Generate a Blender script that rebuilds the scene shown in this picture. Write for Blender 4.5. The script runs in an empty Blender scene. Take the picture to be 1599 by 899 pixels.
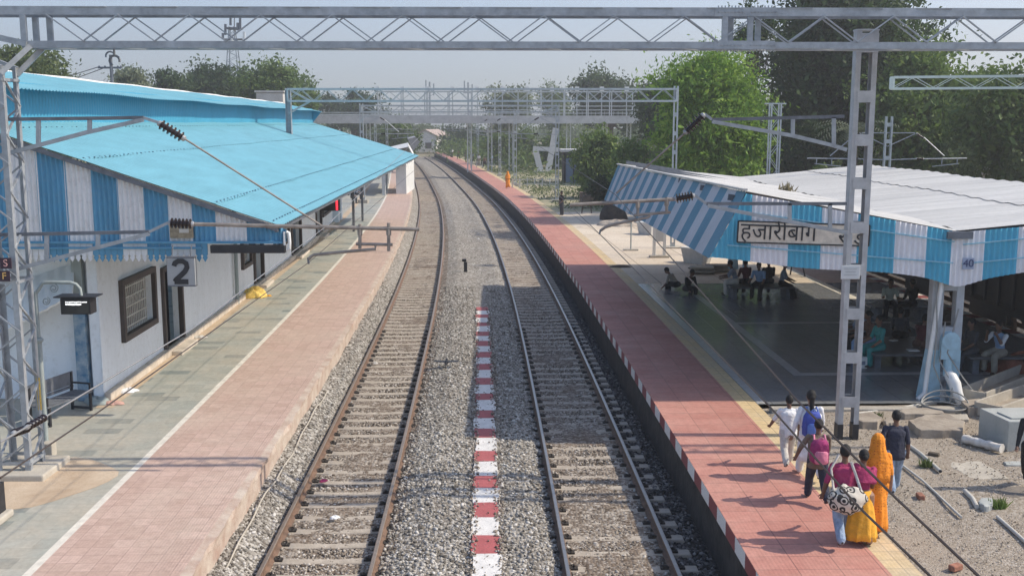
import bpy, bmesh, math, random
import numpy as np
from mathutils import Vector, Matrix, Euler
random.seed(7); rng = np.random.default_rng(11)
SC = bpy.context.scene
COL = SC.collection
R = math.radians
PI = math.pi
# ------------------------------------------------------------------ camera numbers (metres; z = 0 is the rail top)
F_PX, CX, CY, CAM_H, PITCH = 1650.0, 799.5, 449.5, 7.0, R(8.85)
def ray(x, y):
    u = (x-CX)/F_PX; v = -(y-CY)/F_PX
    return Vector((u, math.cos(PITCH)+v*math.sin(PITCH), -math.sin(PITCH)+v*math.cos(PITCH)))
def G(x, y, z=0.8):                      # ground point seen at a measured spot
    d = ray(x, y); t = (z-CAM_H)/d.z
    return Vector((0, 0, CAM_H)) + d*t
def A(x, y, Y):                          # point at depth Y seen at a measured spot
    d = ray(x, y); t = Y/d.y
    return Vector((0, 0, CAM_H)) + d*t
# ------------------------------------------------------------------ materials
MATS = {}
def mat(name, col, rough=.7, metal=0., var=.15, scale=3., bump=0., bscale=40., col2=None, detail=4, spec=.5, coat=0.):
    m = bpy.data.materials.new(name); m.use_nodes = True
    nt = m.node_tree; N = nt.nodes; L = nt.links
    b = N['Principled BSDF']
    b.inputs['Roughness'].default_value = rough; b.inputs['Metallic'].default_value = metal
    b.inputs['Specular IOR Level'].default_value = spec
    tc = N.new('ShaderNodeTexCoord')
    nz = N.new('ShaderNodeTexNoise'); nz.inputs['Scale'].default_value = scale; nz.inputs['Detail'].default_value = detail
    nz.inputs['Roughness'].default_value = .65
    L.new(tc.outputs['Object'], nz.inputs['Vector'])
    cr = N.new('ShaderNodeValToRGB')
    c2 = col2 if col2 else tuple(min(1, c*(1+var)) for c in col)
    c1 = col if col2 else tuple(c*(1-var) for c in col)
    cr.color_ramp.elements[0].position = .33; cr.color_ramp.elements[1].position = .67
    cr.color_ramp.elements[0].color = (*c1, 1); cr.color_ramp.elements[1].color = (*c2, 1)
    L.new(nz.outputs['Fac'], cr.inputs['Fac']); L.new(cr.outputs['Color'], b.inputs['Base Color'])
    if bump:
        n2 = N.new('ShaderNodeTexNoise'); n2.inputs['Scale'].default_value = bscale; n2.inputs['Detail'].default_value = 3
        L.new(tc.outputs['Object'], n2.inputs['Vector'])
        bp = N.new('ShaderNodeBump'); bp.inputs['Strength'].default_value = bump; bp.inputs['Distance'].default_value = .02
        L.new(n2.outputs['Fac'], bp.inputs['Height']); L.new(bp.outputs['Normal'], b.inputs['Normal'])
    MATS[name] = m
    return m
def nodes_of(m):
    return m.node_tree.nodes, m.node_tree.links, m.node_tree.nodes['Principled BSDF']
# ------------------------------------------------------------------ mesh builder
class MB:
    def __init__(s): s.v = []; s.f = []; s.m = []; s.uv = {}
    def add(s, vs, fs, mi=0):
        o = len(s.v); s.v += [tuple(p) for p in vs]
        for f in fs: s.f.append(tuple(i+o for i in f)); s.m.append(mi)
        return s
    def box(s, c, d, mi=0, yaw=0., rot=None, taper=1.):
        hx, hy, hz = d[0]/2, d[1]/2, d[2]/2
        M = rot if rot is not None else Matrix.Rotation(yaw, 3, 'Z')
        vs = []
        for z in (-1, 1):
            t = taper if z > 0 else 1.
            for x, y in ((-1,-1),(1,-1),(1,1),(-1,1)):
                vs.append(Vector(c) + M @ Vector((x*hx*t, y*hy*t, z*hz)))
        return s.add(vs, [(3,2,1,0),(4,5,6,7),(0,1,5,4),(1,2,6,5),(2,3,7,6),(3,0,4,7)], mi)
    def bar(s, p0, p1, w, h=None, mi=0, up=(0,0,1)):
        h = h or w; p0 = Vector(p0); p1 = Vector(p1); t = (p1-p0)
        if t.length < 1e-6: return s
        t.normalize(); u = Vector(up)
        if abs(t.dot(u)) > .98: u = Vector((0,1,0))
        a = t.cross(u).normalized(); b = a.cross(t).normalized()
        vs = [p + a*(x*w/2) + b*(y*h/2) for p in (p0, p1) for x, y in ((-1,-1),(1,-1),(1,1),(-1,1))]
        return s.add(vs, [(3,2,1,0),(4,5,6,7),(0,1,5,4),(1,2,6,5),(2,3,7,6),(3,0,4,7)], mi)
    def tube(s, p0, p1, r0, r1=None, n=8, mi=0, caps=True):
        return s.path([p0, p1], [r0, r0 if r1 is None else r1], n, mi, caps)
    def path(s, pts, r, n=8, mi=0, caps=True):
        pts = [Vector(p) for p in pts]; k = len(pts)
        if not hasattr(r, '__len__'): r = [r]*k
        vs = []; a = None
        for i, p in enumerate(pts):
            t = (pts[min(i+1, k-1)] - pts[max(i-1, 0)]).normalized()
            if a is None:
                a = t.cross(Vector((0,0,1)));
                if a.length < .05: a = t.cross(Vector((0,1,0)))
            a = (a - t*a.dot(t)).normalized(); b = t.cross(a)
            for j in range(n):
                q = 2*PI*j/n; vs.append(p + (a*math.cos(q) + b*math.sin(q))*r[i])
        fs = [(i*n+j, i*n+(j+1)%n, (i+1)*n+(j+1)%n, (i+1)*n+j) for i in range(k-1) for j in range(n)]
        if caps: fs += [tuple(range(n-1,-1,-1)), tuple((k-1)*n+j for j in range(n))]
        return s.add(vs, fs, mi)
    def lathe(s, p, axis, prof, n=12, mi=0):        # prof: (distance along axis, radius)
        ax = Vector(axis).normalized(); p = Vector(p)
        a = ax.cross(Vector((0,0,1)))
        if a.length < .05: a = ax.cross(Vector((0,1,0)))
        a.normalize(); b = ax.cross(a); vs = []
        for d, r in prof:
            for j in range(n):
                q = 2*PI*j/n; vs.append(p + ax*d + (a*math.cos(q)+b*math.sin(q))*r)
        k = len(prof)
        fs = [(i*n+j, i*n+(j+1)%n, (i+1)*n+(j+1)%n, (i+1)*n+j) for i in range(k-1) for j in range(n)]
        fs += [tuple(range(n-1,-1,-1)), tuple((k-1)*n+j for j in range(n))]
        return s.add(vs, fs, mi)
    def prism(s, poly, off, mi=0):                  # poly: list of 3D points, off: extrusion vector
        n = len(poly); off = Vector(off); ps = [Vector(p) for p in poly]
        vs = ps + [p+off for p in ps]
        fs = [tuple(range(n-1,-1,-1)), tuple(range(n, 2*n))] + [(i, (i+1)%n, n+(i+1)%n, n+i) for i in range(n)]
        return s.add(vs, fs, mi)
    def ell(s, c, r, mi=0, nu=12, nv=8, M=None):
        vs = []; c = Vector(c)
        for i in range(nv+1):
            th = PI*i/nv
            for j in range(nu):
                ph = 2*PI*j/nu
                q = Vector((r[0]*math.sin(th)*math.cos(ph), r[1]*math.sin(th)*math.sin(ph), r[2]*math.cos(th)))
                if M is not None: q = M @ q
                vs.append(c+q)
        fs = [(i*nu+j, (i+1)*nu+j, (i+1)*nu+(j+1)%nu, i*nu+(j+1)%nu) for i in range(nv) for j in range(nu)]
        return s.add(vs, fs, mi)
    def loft(s, rings, mi=0, caps=True, closed=True):
        n = len(rings[0]); k = len(rings); vs = [p for r in rings for p in r]
        fs = [(i*n+j, i*n+(j+1)%n, (i+1)*n+(j+1)%n, (i+1)*n+j) for i in range(k-1) for j in range(n if closed else n-1)]
        if caps and closed: fs += [tuple(range(n-1,-1,-1)), tuple((k-1)*n+j for j in range(n))]
        return s.add(vs, fs, mi)
    def build(s, name, mats, parent=None, smooth=None, bevel=0., fix=True, solid=0.):
        if not isinstance(mats, (list, tuple)): mats = [mats]
        me = bpy.data.meshes.new(name)
        me.from_pydata(s.v, [], s.f); me.update()
        if len(mats) > 1: me.polygons.foreach_set('material_index', s.m)
        for m in mats: me.materials.append(m)
        if fix and len(s.f) < 60000:
            bm = bmesh.new(); bm.from_mesh(me); bmesh.ops.recalc_face_normals(bm, faces=bm.faces); bm.to_mesh(me); bm.free()
        if smooth is not None:
            me.shade_smooth()
            if smooth < 180: me.set_sharp_from_angle(angle=R(smooth))
        o = bpy.data.objects.new(name, me); COL.objects.link(o)
        if parent is not None:
            o.parent = parent
            if parent.type == 'EMPTY' or True: o.matrix_parent_inverse = Matrix.Identity(4)
        if bevel:
            bv = o.modifiers.new('edge', 'BEVEL'); bv.width = bevel; bv.segments = 2; bv.limit_method = 'ANGLE'; bv.angle_limit = R(40)
        if solid:
            sd = o.modifiers.new('thick', 'SOLIDIFY'); sd.thickness = solid; sd.offset = -1
        return o
def tag(o, label, cat, group=None, kind=None):
    if label: o['label'] = label
    if cat: o['category'] = cat
    if group: o['group'] = group
    if kind: o['kind'] = kind
    return o
def thing(name, label, cat, group=None, loc=(0,0,0), rz=0.):
    o = bpy.data.objects.new(name, None); COL.objects.link(o)
    o.location = loc; o.rotation_euler = (0, 0, rz); o.empty_display_size = .2
    return tag(o, label, cat, group)
def struct(name, mb, mats, **k):
    o = mb.build(name, mats, **k); o['kind'] = 'structure'; return o
def copy_tree(o, parent=None):
    c = o.copy(); COL.objects.link(c); c.parent = parent
    for ch in list(o.children): copy_tree(ch, c)
    return c
def lerp(a, b, t): return a + (b-a)*t
# ------------------------------------------------------------------ the line of the railway (x of the middle between both tracks)
CP = [(-40,.25),(-6,-.35),(15.7,-.675),(23.4,-.875),(44.9,-1.62),(62,-2.5),(88,-4.35),(123,-7.8),(185,-14.9),(230,-20.9),(300,-32),(420,-54)]
_cy = np.array([c[0] for c in CP], float); _cx = np.array([c[1] for c in CP], float)
_h = np.diff(_cy); _d = np.diff(_cx)/_h
_m = np.concatenate([[_d[0]], (_d[:-1]*_h[1:]+_d[1:]*_h[:-1])/(_h[1:]+_h[:-1]), [_d[-1]]])
def cx(Y):
    i = int(min(max(np.searchsorted(_cy, Y)-1, 0), len(_cy)-2)); t = (Y-_cy[i])/_h[i]
    return ((2*t**3-3*t**2+1)*_cx[i] + (t**3-2*t**2+t)*_h[i]*_m[i] + (-2*t**3+3*t**2)*_cx[i+1] + (t**3-t**2)*_h[i]*_m[i+1])
def cdir(Y):
    d = (cx(Y+.5)-cx(Y-.5)); v = Vector((d, 1, 0)); return v.normalized()
def on(off, Y, z=0.):
    t = cdir(Y); return Vector((cx(Y)+off*t.y, Y-off*t.x, z))
def yaw_at(Y):
    t = cdir(Y); return math.atan2(-t.x, t.y)
# cumulative length along the line for texture coordinates
_ys = np.arange(-40, 421, 1.0); _xs = np.array([cx(y) for y in _ys])
_s = np.concatenate([[0], np.cumsum(np.hypot(np.diff(_xs), np.diff(_ys)))])
def arc(Y): return float(np.interp(Y, _ys, _s))
def y_of_arc(s): return float(np.interp(s, _s, _ys))
def sweep(name, prof, Ys, mats, mi=None, kind='structure', parent=None, noise=None, closed=False, smooth=None, label=None, jit=None):
    """prof: (offset, z) across the line, carried along Ys; UV = (offset, length along the line) in metres"""
    me = bpy.data.meshes.new(name); n = len(prof); k = len(Ys)
    V = np.zeros((k, n, 3)); U = np.zeros((k, n, 2))
    for i, Y in enumerate(Ys):
        t = cdir(Y); c = cx(Y); s = arc(Y); acc = 0
        for j, (o, z) in enumerate(prof):
            if j: acc += math.hypot(o-prof[j-1][0], z-prof[j-1][1])
            if jit: o = o + jit(j, Y)
            V[i, j] = (c+o*t.y, Y-o*t.x, z); U[i, j] = (prof[0][0]+acc, s)
    if noise is not None: V[:, :, 2] += noise(V[:, :, 0], V[:, :, 1])
    jn = n if closed else n-1
    idx = np.arange(k*n).reshape(k, n)
    f = []
    mm = []
    for j in range(jn):
        j2 = (j+1) % n
        f.append(np.stack([idx[:-1, j], idx[:-1, j2], idx[1:, j2], idx[1:, j]], -1)); mm.append(np.full(k-1, mi[j] if mi else 0))
    f = np.concatenate(f); mm = np.concatenate(mm)
    me.from_pydata(V.reshape(-1, 3).tolist(), [], f.tolist()); me.update()
    uvl = me.uv_layers.new(name='uv'); uvl.data.foreach_set('uv', U.reshape(-1, 2)[f.reshape(-1)].reshape(-1).astype(np.float32))
    for m in (mats if isinstance(mats, (list, tuple)) else [mats]): me.materials.append(m)
    me.polygons.foreach_set('material_index', mm.astype(np.int32))
    if smooth is not None:
        me.shade_smooth(); me.set_sharp_from_angle(angle=R(smooth))
    o = bpy.data.objects.new(name, me); COL.objects.link(o)
    if kind: o['kind'] = kind
    if parent is not None: o.parent = parent
    return o
def yrange(a, b, near=.5, far=4.):
    out = [a]
    while out[-1] < b: out.append(min(b, out[-1] + max(near, min(far, near*max(1, (out[-1]-20)/25)))))
    return out
def vnoise(x, y, s, seed=0):              # smooth value noise, vectorised
    x = np.asarray(x)/s; y = np.asarray(y)/s; xi = np.floor(x).astype(np.int64); yi = np.floor(y).astype(np.int64)
    fx = x-xi; fy = y-yi; fx = fx*fx*(3-2*fx); fy = fy*fy*(3-2*fy)
    def h(a, b):
        n = (a*374761393 + b*668265263 + seed*974711) & 0x7fffffff
        n = ((n ^ (n >> 13))*1274126177) & 0x7fffffff
        return ((n ^ (n >> 16)) & 0xffff)/65535.0
    return (h(xi,yi)*(1-fx)+h(xi+1,yi)*fx)*(1-fy) + (h(xi,yi+1)*(1-fx)+h(xi+1,yi+1)*fx)*fy - .5
def np_mesh(name, V, F, mats, mi=None, parent=None, smooth=False):
    me = bpy.data.meshes.new(name); F = np.asarray(F, np.int32); V = np.asarray(V, np.float32)
    nf, k = F.shape
    me.vertices.add(len(V)); me.vertices.foreach_set('co', V.reshape(-1))
    me.loops.add(nf*k); me.loops.foreach_set('vertex_index', F.reshape(-1))
    me.polygons.add(nf); me.polygons.foreach_set('loop_start', np.arange(0, nf*k, k, dtype=np.int32))
    for m in (mats if isinstance(mats, (list, tuple)) else [mats]): me.materials.append(m)
    if mi is not None: me.polygons.foreach_set('material_index', np.asarray(mi, np.int32))
    me.update(calc_edges=True); me.validate()
    if smooth: me.shade_smooth()
    o = bpy.data.objects.new(name, me); COL.objects.link(o)
    if parent is not None: o.parent = parent
    return o
# ------------------------------------------------------------------ camera, sky, sun
cam_d = bpy.data.cameras.new('camera'); cam = bpy.data.objects.new('camera', cam_d); COL.objects.link(cam)
cam.location = (0, 0, CAM_H); cam.rotation_euler = (PI/2-PITCH, 0, 0)
cam_d.sensor_fit = 'HORIZONTAL'; cam_d.sensor_width = 36; cam_d.lens = F_PX/1599*36
cam_d.clip_start = .1; cam_d.clip_end = 4000
SC.camera = cam
SUN_EL, SUN_AZ = 42.5, 91.0            # azimuth clockwise from +Y
w = bpy.data.worlds.new('World'); SC.world = w; w.use_nodes = True
bg = w.node_tree.nodes['Background']
sky = w.node_tree.nodes.new('ShaderNodeTexSky'); sky.sky_type = 'NISHITA'; sky.sun_disc = False
sky.sun_elevation = R(SUN_EL); sky.sun_rotation = R(SUN_AZ); sky.altitude = 600
sky.air_density = .9; sky.dust_density = 2.0; sky.ozone_density = 3.0
w.node_tree.links.new(sky.outputs['Color'], bg.inputs['Color']); bg.inputs['Strength'].default_value = .12
sd = bpy.data.lights.new('sun', 'SUN'); sun = bpy.data.objects.new('sun', sd); COL.objects.link(sun)
sd.energy = 2.75; sd.angle = R(.6); sd.color = (1, .90, .745)
sv = Vector((math.sin(R(SUN_AZ))*math.cos(R(SUN_EL)), math.cos(R(SUN_AZ))*math.cos(R(SUN_EL)), math.sin(R(SUN_EL))))
sun.rotation_euler = sv.to_track_quat('Z', 'Y').to_euler(); sun.location = (30, 0, 40)
vs = SC.view_settings; vs.view_transform = 'Standard'; vs.look = 'None'; vs.gamma = 1; vs.use_curve_mapping = False; vs.exposure = .9
SC.cycles.max_bounces = 6; SC.cycles.diffuse_bounces = 4; SC.cycles.glossy_bounces = 3; SC.cycles.transparent_max_bounces = 6
SC.cycles.volume_bounces = 0
SC.cycles.use_denoising = True
# ------------------------------------------------------------------ surface materials laid out in metres
def nd(nt, typ, ins=None, **attrs):
    n = nt.nodes.new(typ)
    for k, v in attrs.items(): setattr(n, k, v)
    for k, v in (ins or {}).items(): n.inputs[k].default_value = v
    return n
def tile_mat(name, c1, c2, bw, rh, mortar, mcol, off=.5, rough=.75, dust=None, dustamt=.5, dscale=.7, odd=None, groove=0., spec=.3, nbump=.25):
    m = bpy.data.materials.new(name); m.use_nodes = True; nt = m.node_tree; L = nt.links; b = nt.nodes['Principled BSDF']
    uv = nd(nt, 'ShaderNodeUVMap'); tc = nd(nt, 'ShaderNodeTexCoord')
    br = nd(nt, 'ShaderNodeTexBrick', {'Scale': 1., 'Brick Width': bw, 'Row Height': rh, 'Mortar Size': mortar, 'Mortar Smooth': .2, 'Bias': 0.,
            'Color1': (*c1, 1), 'Color2': (*c2, 1), 'Mortar': (*mcol, 1)}, offset=off, squash=1.)
    L.new(uv.outputs[0], br.inputs['Vector'])
    col = br.outputs['Color']
    if odd:                                           # a few slabs of another stone
        sep = nd(nt, 'ShaderNodeSeparateColor'); 
        b2 = nd(nt, 'ShaderNodeTexBrick', {'Scale': 1., 'Brick Width': bw, 'Row Height': rh, 'Mortar Size': 0., 'Bias': 0., 'Color1': (0,0,0,1), 'Color2': (1,1,1,1), 'Mortar': (0,0,0,1)}, offset=off, squash=1.)
        L.new(uv.outputs[0], b2.inputs['Vector']); L.new(b2.outputs['Color'], sep.inputs[0])
        rp = nd(nt, 'ShaderNodeMapRange', {1: .86, 2: .88}); L.new(sep.outputs[0], rp.inputs[0])
        mx = nd(nt, 'ShaderNodeMix', data_type='RGBA'); L.new(rp.outputs[0], mx.inputs[0]); L.new(col, mx.inputs[6]); mx.inputs[7].default_value = (*odd, 1); col = mx.outputs[2]
    nz = nd(nt, 'ShaderNodeTexNoise', {'Scale': dscale, 'Detail': 6., 'Roughness': .7}); L.new(tc.outputs['Object'], nz.inputs['Vector'])
    if dust:
        rp = nd(nt, 'ShaderNodeMapRange', {1: .42, 2: .7, 3: 0., 4: dustamt}); L.new(nz.outputs[0], rp.inputs[0])
        mx = nd(nt, 'ShaderNodeMix', data_type='RGBA'); L.new(rp.outputs[0], mx.inputs[0]); L.new(col, mx.inputs[6]); mx.inputs[7].default_value = (*dust, 1); col = mx.outputs[2]
    n3 = nd(nt, 'ShaderNodeTexNoise', {'Scale': 9., 'Detail': 5., 'Roughness': .7}); L.new(tc.outputs['Object'], n3.inputs['Vector'])
    hs = nd(nt, 'ShaderNodeHueSaturation'); mr = nd(nt, 'ShaderNodeMapRange', {1: .3, 2: .7, 3: .86, 4: 1.12}); L.new(n3.outputs[0], mr.inputs[0]); L.new(mr.outputs[0], hs.inputs['Value'])
    L.new(col, hs.inputs['Color']); L.new(hs.outputs[0], b.inputs['Base Color'])
    n4 = nd(nt, 'ShaderNodeTexNoise', {'Scale': 1.7, 'Detail': 7., 'Roughness': .8}); L.new(tc.outputs['Object'], n4.inputs['Vector']); r4 = nd(nt, 'ShaderNodeMapRange', {1: .60, 2: .74, 3: 0., 4: .38}); L.new(n4.outputs[0], r4.inputs[0])
    m4 = nd(nt, 'ShaderNodeMix', data_type='RGBA'); L.new(r4.outputs[0], m4.inputs[0]); L.new(hs.outputs[0], m4.inputs[6]); m4.inputs[7].default_value = (.16,.13,.11,1); L.new(m4.outputs[2], b.inputs['Base Color'])
    b.inputs['Roughness'].default_value = rough; b.inputs['Specular IOR Level'].default_value = spec
    h = br.outputs['Fac']; inv = nd(nt, 'ShaderNodeMath', {0: 1.}, operation='SUBTRACT'); L.new(h, inv.inputs[1])
    add = nd(nt, 'ShaderNodeMath', operation='MULTIPLY_ADD'); L.new(n3.outputs[0], add.inputs[0]); add.inputs[1].default_value = nbump; L.new(inv.outputs[0], add.inputs[2])
    bp = nd(nt, 'ShaderNodeBump', {'Strength': .35, 'Distance': .012}); hh = add.outputs[0]
    if groove:
        sp = nd(nt, 'ShaderNodeSeparateXYZ'); L.new(uv.outputs[0], sp.inputs[0])
        mu = nd(nt, 'ShaderNodeMath', {1: 2*PI/groove}, operation='MULTIPLY'); L.new(sp.outputs[0], mu.inputs[0])
        sn = nd(nt, 'ShaderNodeMath', operation='SINE'); L.new(mu.outputs[0], sn.inputs[0])
        a2 = nd(nt, 'ShaderNodeMath', {1: .16}, operation='MULTIPLY_ADD'); L.new(sn.outputs[0], a2.inputs[0]); L.new(hh, a2.inputs[2]); hh = a2.outputs[0]
    L.new(hh, bp.inputs['Height']); L.new(bp.outputs[0], b.inputs['Normal'])
    MATS[name] = m; return m
def stripe_mat(name, c1, c2, period, chips=True, rough=.6, axis=1, duty=.5):
    m = bpy.data.materials.new(name); m.use_nodes = True; nt = m.node_tree; L = nt.links; b = nt.nodes['Principled BSDF']
    uv = nd(nt, 'ShaderNodeUVMap'); tc = nd(nt, 'ShaderNodeTexCoord')
    sp = nd(nt, 'ShaderNodeSeparateXYZ'); L.new(uv.outputs[0], sp.inputs[0])
    nz = nd(nt, 'ShaderNodeTexNoise', {'Scale': 14., 'Detail': 3.}); L.new(tc.outputs['Object'], nz.inputs['Vector'])
    wob = nd(nt, 'ShaderNodeMath', {1: .05}, operation='MULTIPLY_ADD'); L.new(nz.outputs[0], wob.inputs[0]); L.new(sp.outputs[axis], wob.inputs[2])
    dv = nd(nt, 'ShaderNodeMath', {1: period}, operation='DIVIDE'); L.new(wob.outputs[0], dv.inputs[0])
    fr = nd(nt, 'ShaderNodeMath', operation='FRACT'); L.new(dv.outputs[0], fr.inputs[0])
    gt = nd(nt, 'ShaderNodeMath', {1: duty}, operation='GREATER_THAN'); L.new(fr.outputs[0], gt.inputs[0])
    mx = nd(nt, 'ShaderNodeMix', data_type='RGBA'); L.new(gt.outputs[0], mx.inputs[0]); mx.inputs[6].default_value = (*c1, 1); mx.inputs[7].default_value = (*c2, 1)
    n2 = nd(nt, 'ShaderNodeTexNoise', {'Scale': 22., 'Detail': 6., 'Roughness': .75}); L.new(tc.outputs['Object'], n2.inputs['Vector'])
    rp = nd(nt, 'ShaderNodeMapRange', {1: .60, 2: .66}); L.new(n2.outputs[0], rp.inputs[0])
    m2 = nd(nt, 'ShaderNodeMix', data_type='RGBA'); L.new(rp.outputs[0], m2.inputs[0]); L.new(mx.outputs[2], m2.inputs[6]); m2.inputs[7].default_value = (.2, .18, .16, 1)
    L.new((m2 if chips else mx).outputs[2], b.inputs['Base Color']); b.inputs['Roughness'].default_value = rough
    bp = nd(nt, 'ShaderNodeBump', {'Strength': .3, 'Distance': .01}); L.new(n2.outputs[0], bp.inputs['Height']); L.new(bp.outputs[0], b.inputs['Normal'])
    MATS[name] = m; return m
def stone_mat(name, ramp, scale, tint, tintamt=.5, gap=.35, bump=1., tscale=.5):
    m = bpy.data.materials.new(name); m.use_nodes = True; nt = m.node_tree; L = nt.links; b = nt.nodes['Principled BSDF']
    tc = nd(nt, 'ShaderNodeTexCoord')
    vo = nd(nt, 'ShaderNodeTexVoronoi', {'Scale': scale, 'Randomness': 1.}); L.new(tc.outputs['Object'], vo.inputs['Vector'])
    sp = nd(nt, 'ShaderNodeSeparateColor'); L.new(vo.outputs['Color'], sp.inputs[0])
    cr = nd(nt, 'ShaderNodeValToRGB'); e = cr.color_ramp.elements
    for i, c in enumerate(ramp):
        p = i/(len(ramp)-1)
        if i == 0: e[0].color = (*c, 1)
        elif i == len(ramp)-1: e[-1].position = 1; e[-1].color = (*c, 1)
        else: q = e.new(p); q.color = (*c, 1)
    L.new(sp.outputs[0], cr.inputs[0])
    nz = nd(nt, 'ShaderNodeTexNoise', {'Scale': tscale, 'Detail': 5., 'Roughness': .65}); L.new(tc.outputs['Object'], nz.inputs['Vector'])
    rp = nd(nt, 'ShaderNodeMapRange', {1: .4, 2: .68, 3: 0., 4: tintamt}); L.new(nz.outputs[0], rp.inputs[0])
    mx = nd(nt, 'ShaderNodeMix', data_type='RGBA'); L.new(rp.outputs[0], mx.inputs[0]); L.new(cr.outputs[0], mx.inputs[6]); mx.inputs[7].default_value = (*tint, 1)
    L.new(mx.outputs[2], b.inputs['Base Color']); b.inputs['Roughness'].default_value = .9; b.inputs['Specular IOR Level'].default_value = .2
    bp = nd(nt, 'ShaderNodeBump', {'Strength': bump, 'Distance': .5/scale}); inv = nd(nt, 'ShaderNodeMath', {0: 1.}, operation='SUBTRACT'); L.new(vo.outputs['Distance'], inv.inputs[1])
    L.new(inv.outputs[0], bp.inputs['Height']); L.new(bp.outputs[0], b.inputs['Normal'])
    MATS[name] = m; return m
M_PINK = tile_mat('pink tiles', (.46,.325,.265), (.54,.39,.325), .3, .3, .007, (.38,.27,.23), off=0., dust=(.55,.44,.36), dustamt=.55, groove=.05)
M_RED = tile_mat('red tiles', (.43,.19,.15), (.51,.24,.19), .6, .45, .008, (.26,.125,.105), off=0., dust=(.55,.34,.27), dustamt=.5, groove=.06)
M_YEL = tile_mat('yellow tactile tiles', (.60,.45,.24), (.66,.50,.28), .3, .3, .01, (.42,.32,.2), off=0., dust=(.5,.43,.33), dustamt=.7, groove=.06)
M_GREY = tile_mat('greenish grey stone slabs', (.33,.34,.30), (.42,.42,.37), .75, .38, .006, (.30,.29,.25), off=.4, rough=.6, dust=(.48,.40,.30), dustamt=.7, odd=(.225,.25,.235), spec=.4, dscale=.35)
M_SLAB = tile_mat('sandy concrete slabs', (.62,.53,.42), (.66,.57,.46), 2.6, 3.2, .03, (.32,.26,.2), off=0., rough=.9, dust=(.50,.40,.29), dustamt=.7, dscale=.4)
M_GRAN = tile_mat('polished dark granite', (.19,.20,.212), (.225,.235,.245), .6, .6, .004, (.035,.038,.04), off=0., rough=.17, dust=(.27,.265,.26), dustamt=.4, spec=.5, dscale=.8, nbump=.03)
M_GRANL = mat('grey granite strip', (.46,.46,.455), rough=.25, var=.12, scale=8)
M_WHITELINE = mat('worn white line', (.66,.62,.54), rough=.8, var=.15, scale=5, bump=.2)
M_KERB = stripe_mat('red and white kerb', (.76,.745,.72), (.26,.06,.065), 1.27)
M_TROUGH = stripe_mat('red and white block paint', (.74,.72,.69), (.44,.10,.11), 1.9, duty=.55)
M_PWALL = mat('shade-dark platform wall', (.05,.043,.038), rough=.95, var=.35, scale=2.5, bump=.8, bscale=9)  # near-black colour stands in for the shade below the kerb
M_PWALL2 = mat('crumbling plaster edge', (.40,.28,.22), rough=.95, scale=2.2, bump=.9, bscale=7, col2=(.55,.47,.39))
M_BALL = stone_mat('ballast', [(.075,.058,.044),(.16,.13,.102),(.25,.21,.17),(.34,.295,.245),(.50,.455,.40)], 17., (.19,.135,.095), .6)
M_BALLD = stone_mat('oily shade-darkened ballast', [(.018,.017,.016),(.045,.041,.038),(.075,.068,.064),(.11,.10,.094),(.20,.19,.18)], 17., (.05,.046,.044), .6)  # oil tone, darkened further for the shadow at the platform foot
M_BALLG = stone_mat('grey ballast', [(.09,.078,.065),(.19,.17,.145),(.29,.265,.23),(.385,.36,.32),(.55,.52,.475)], 17., (.20,.17,.14), .4)
M_GRAVEL = stone_mat('yard gravel', [(.15,.125,.10),(.25,.21,.165),(.33,.285,.23),(.41,.36,.30),(.52,.475,.42)], 34., (.35,.295,.235), .85, tscale=.35)
M_DIRT = mat('sandy dirt', (.42,.31,.21), rough=1, scale=1.2, bump=.5, bscale=18, col2=(.56,.45,.33), detail=8)
M_EARTH = mat('dry earth and weeds', (.17,.17,.085), rough=1, scale=.25, bump=.4, bscale=3, col2=(.33,.27,.18), detail=8)
# ------------------------------------------------------------------ ground and platforms
g = MB(); S = 780
g.add([(-S,-80,-.42),(S,-80,-.42),(S,1480,-.42),(-S,1480,-.42)], [(0,1,2,3)])
struct('ground', g, M_EARTH)
def zb(o):
    P = [(-4.05,.16),(-3.75,.08),(-3.5,-.08),(-3.31,-.2),(-3.1,-.212),(-1.8,-.212),(-1.57,-.2),(-1.25,-.10),(-.75,-.03),(-.35,-.06),(.0,-.10),(.55,-.12),(1.05,-.10),(1.4,-.16),(1.57,-.2),(1.8,-.203),(3.1,-.203),(3.31,-.21),(3.6,-.24),(4.15,-.30)]
    return float(np.interp(o, [p[0] for p in P], [p[1] for p in P]))
_bo = list(np.arange(-4.05, 4.16, .1))
bnoise = lambda x, y: vnoise(x, y, 1.6, 40)*.05 + vnoise(x, y, .55, 1)*.05 + vnoise(x, y, .16, 2)*.035
ys_b = [-6 + 3*i for i in range(6)] + yrange(12., 230, .12, 4.)
sweep('ballast', [(o, zb(o)) for o in _bo], ys_b, [M_BALL, M_BALLD, M_BALLG], mi=[1 if o > 3.32 else (0 if (-3.5 < o < -1.3 or 1.4 < o) else 2) for o in _bo], noise=bnoise, smooth=180)
ysp = [-6+3*i for i in range(6)]+yrange(12, 230, .12, 4.)
LP = .60
sweep('platform', [(-4.03,-.42),(-4.03,.46),(-3.97,.5),(-3.97,LP-.015),(-4.12,LP),(-6.25,LP),(-6.38,LP),(-8.25,LP),(-22,LP)], ysp,
      [M_PWALL2, M_PINK, M_WHITELINE, M_GREY, M_DIRT], mi=[0,0,0,0,1,2,3,3], jit=lambda j, Y: (float(vnoise(Y,j*.3,.5,31))*.05+float(vnoise(Y,j,.17,32))*.03) if j in (2,3) else (float(vnoise(Y,.5,.6,33))*.05+.02 if j in (0,1) else 0))
sweep('path', [(-8.22,LP+.004),(-8.62,LP+.006)], yrange(23.6, 118, 1., 4.), M_DIRT)
RP = .80
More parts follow.
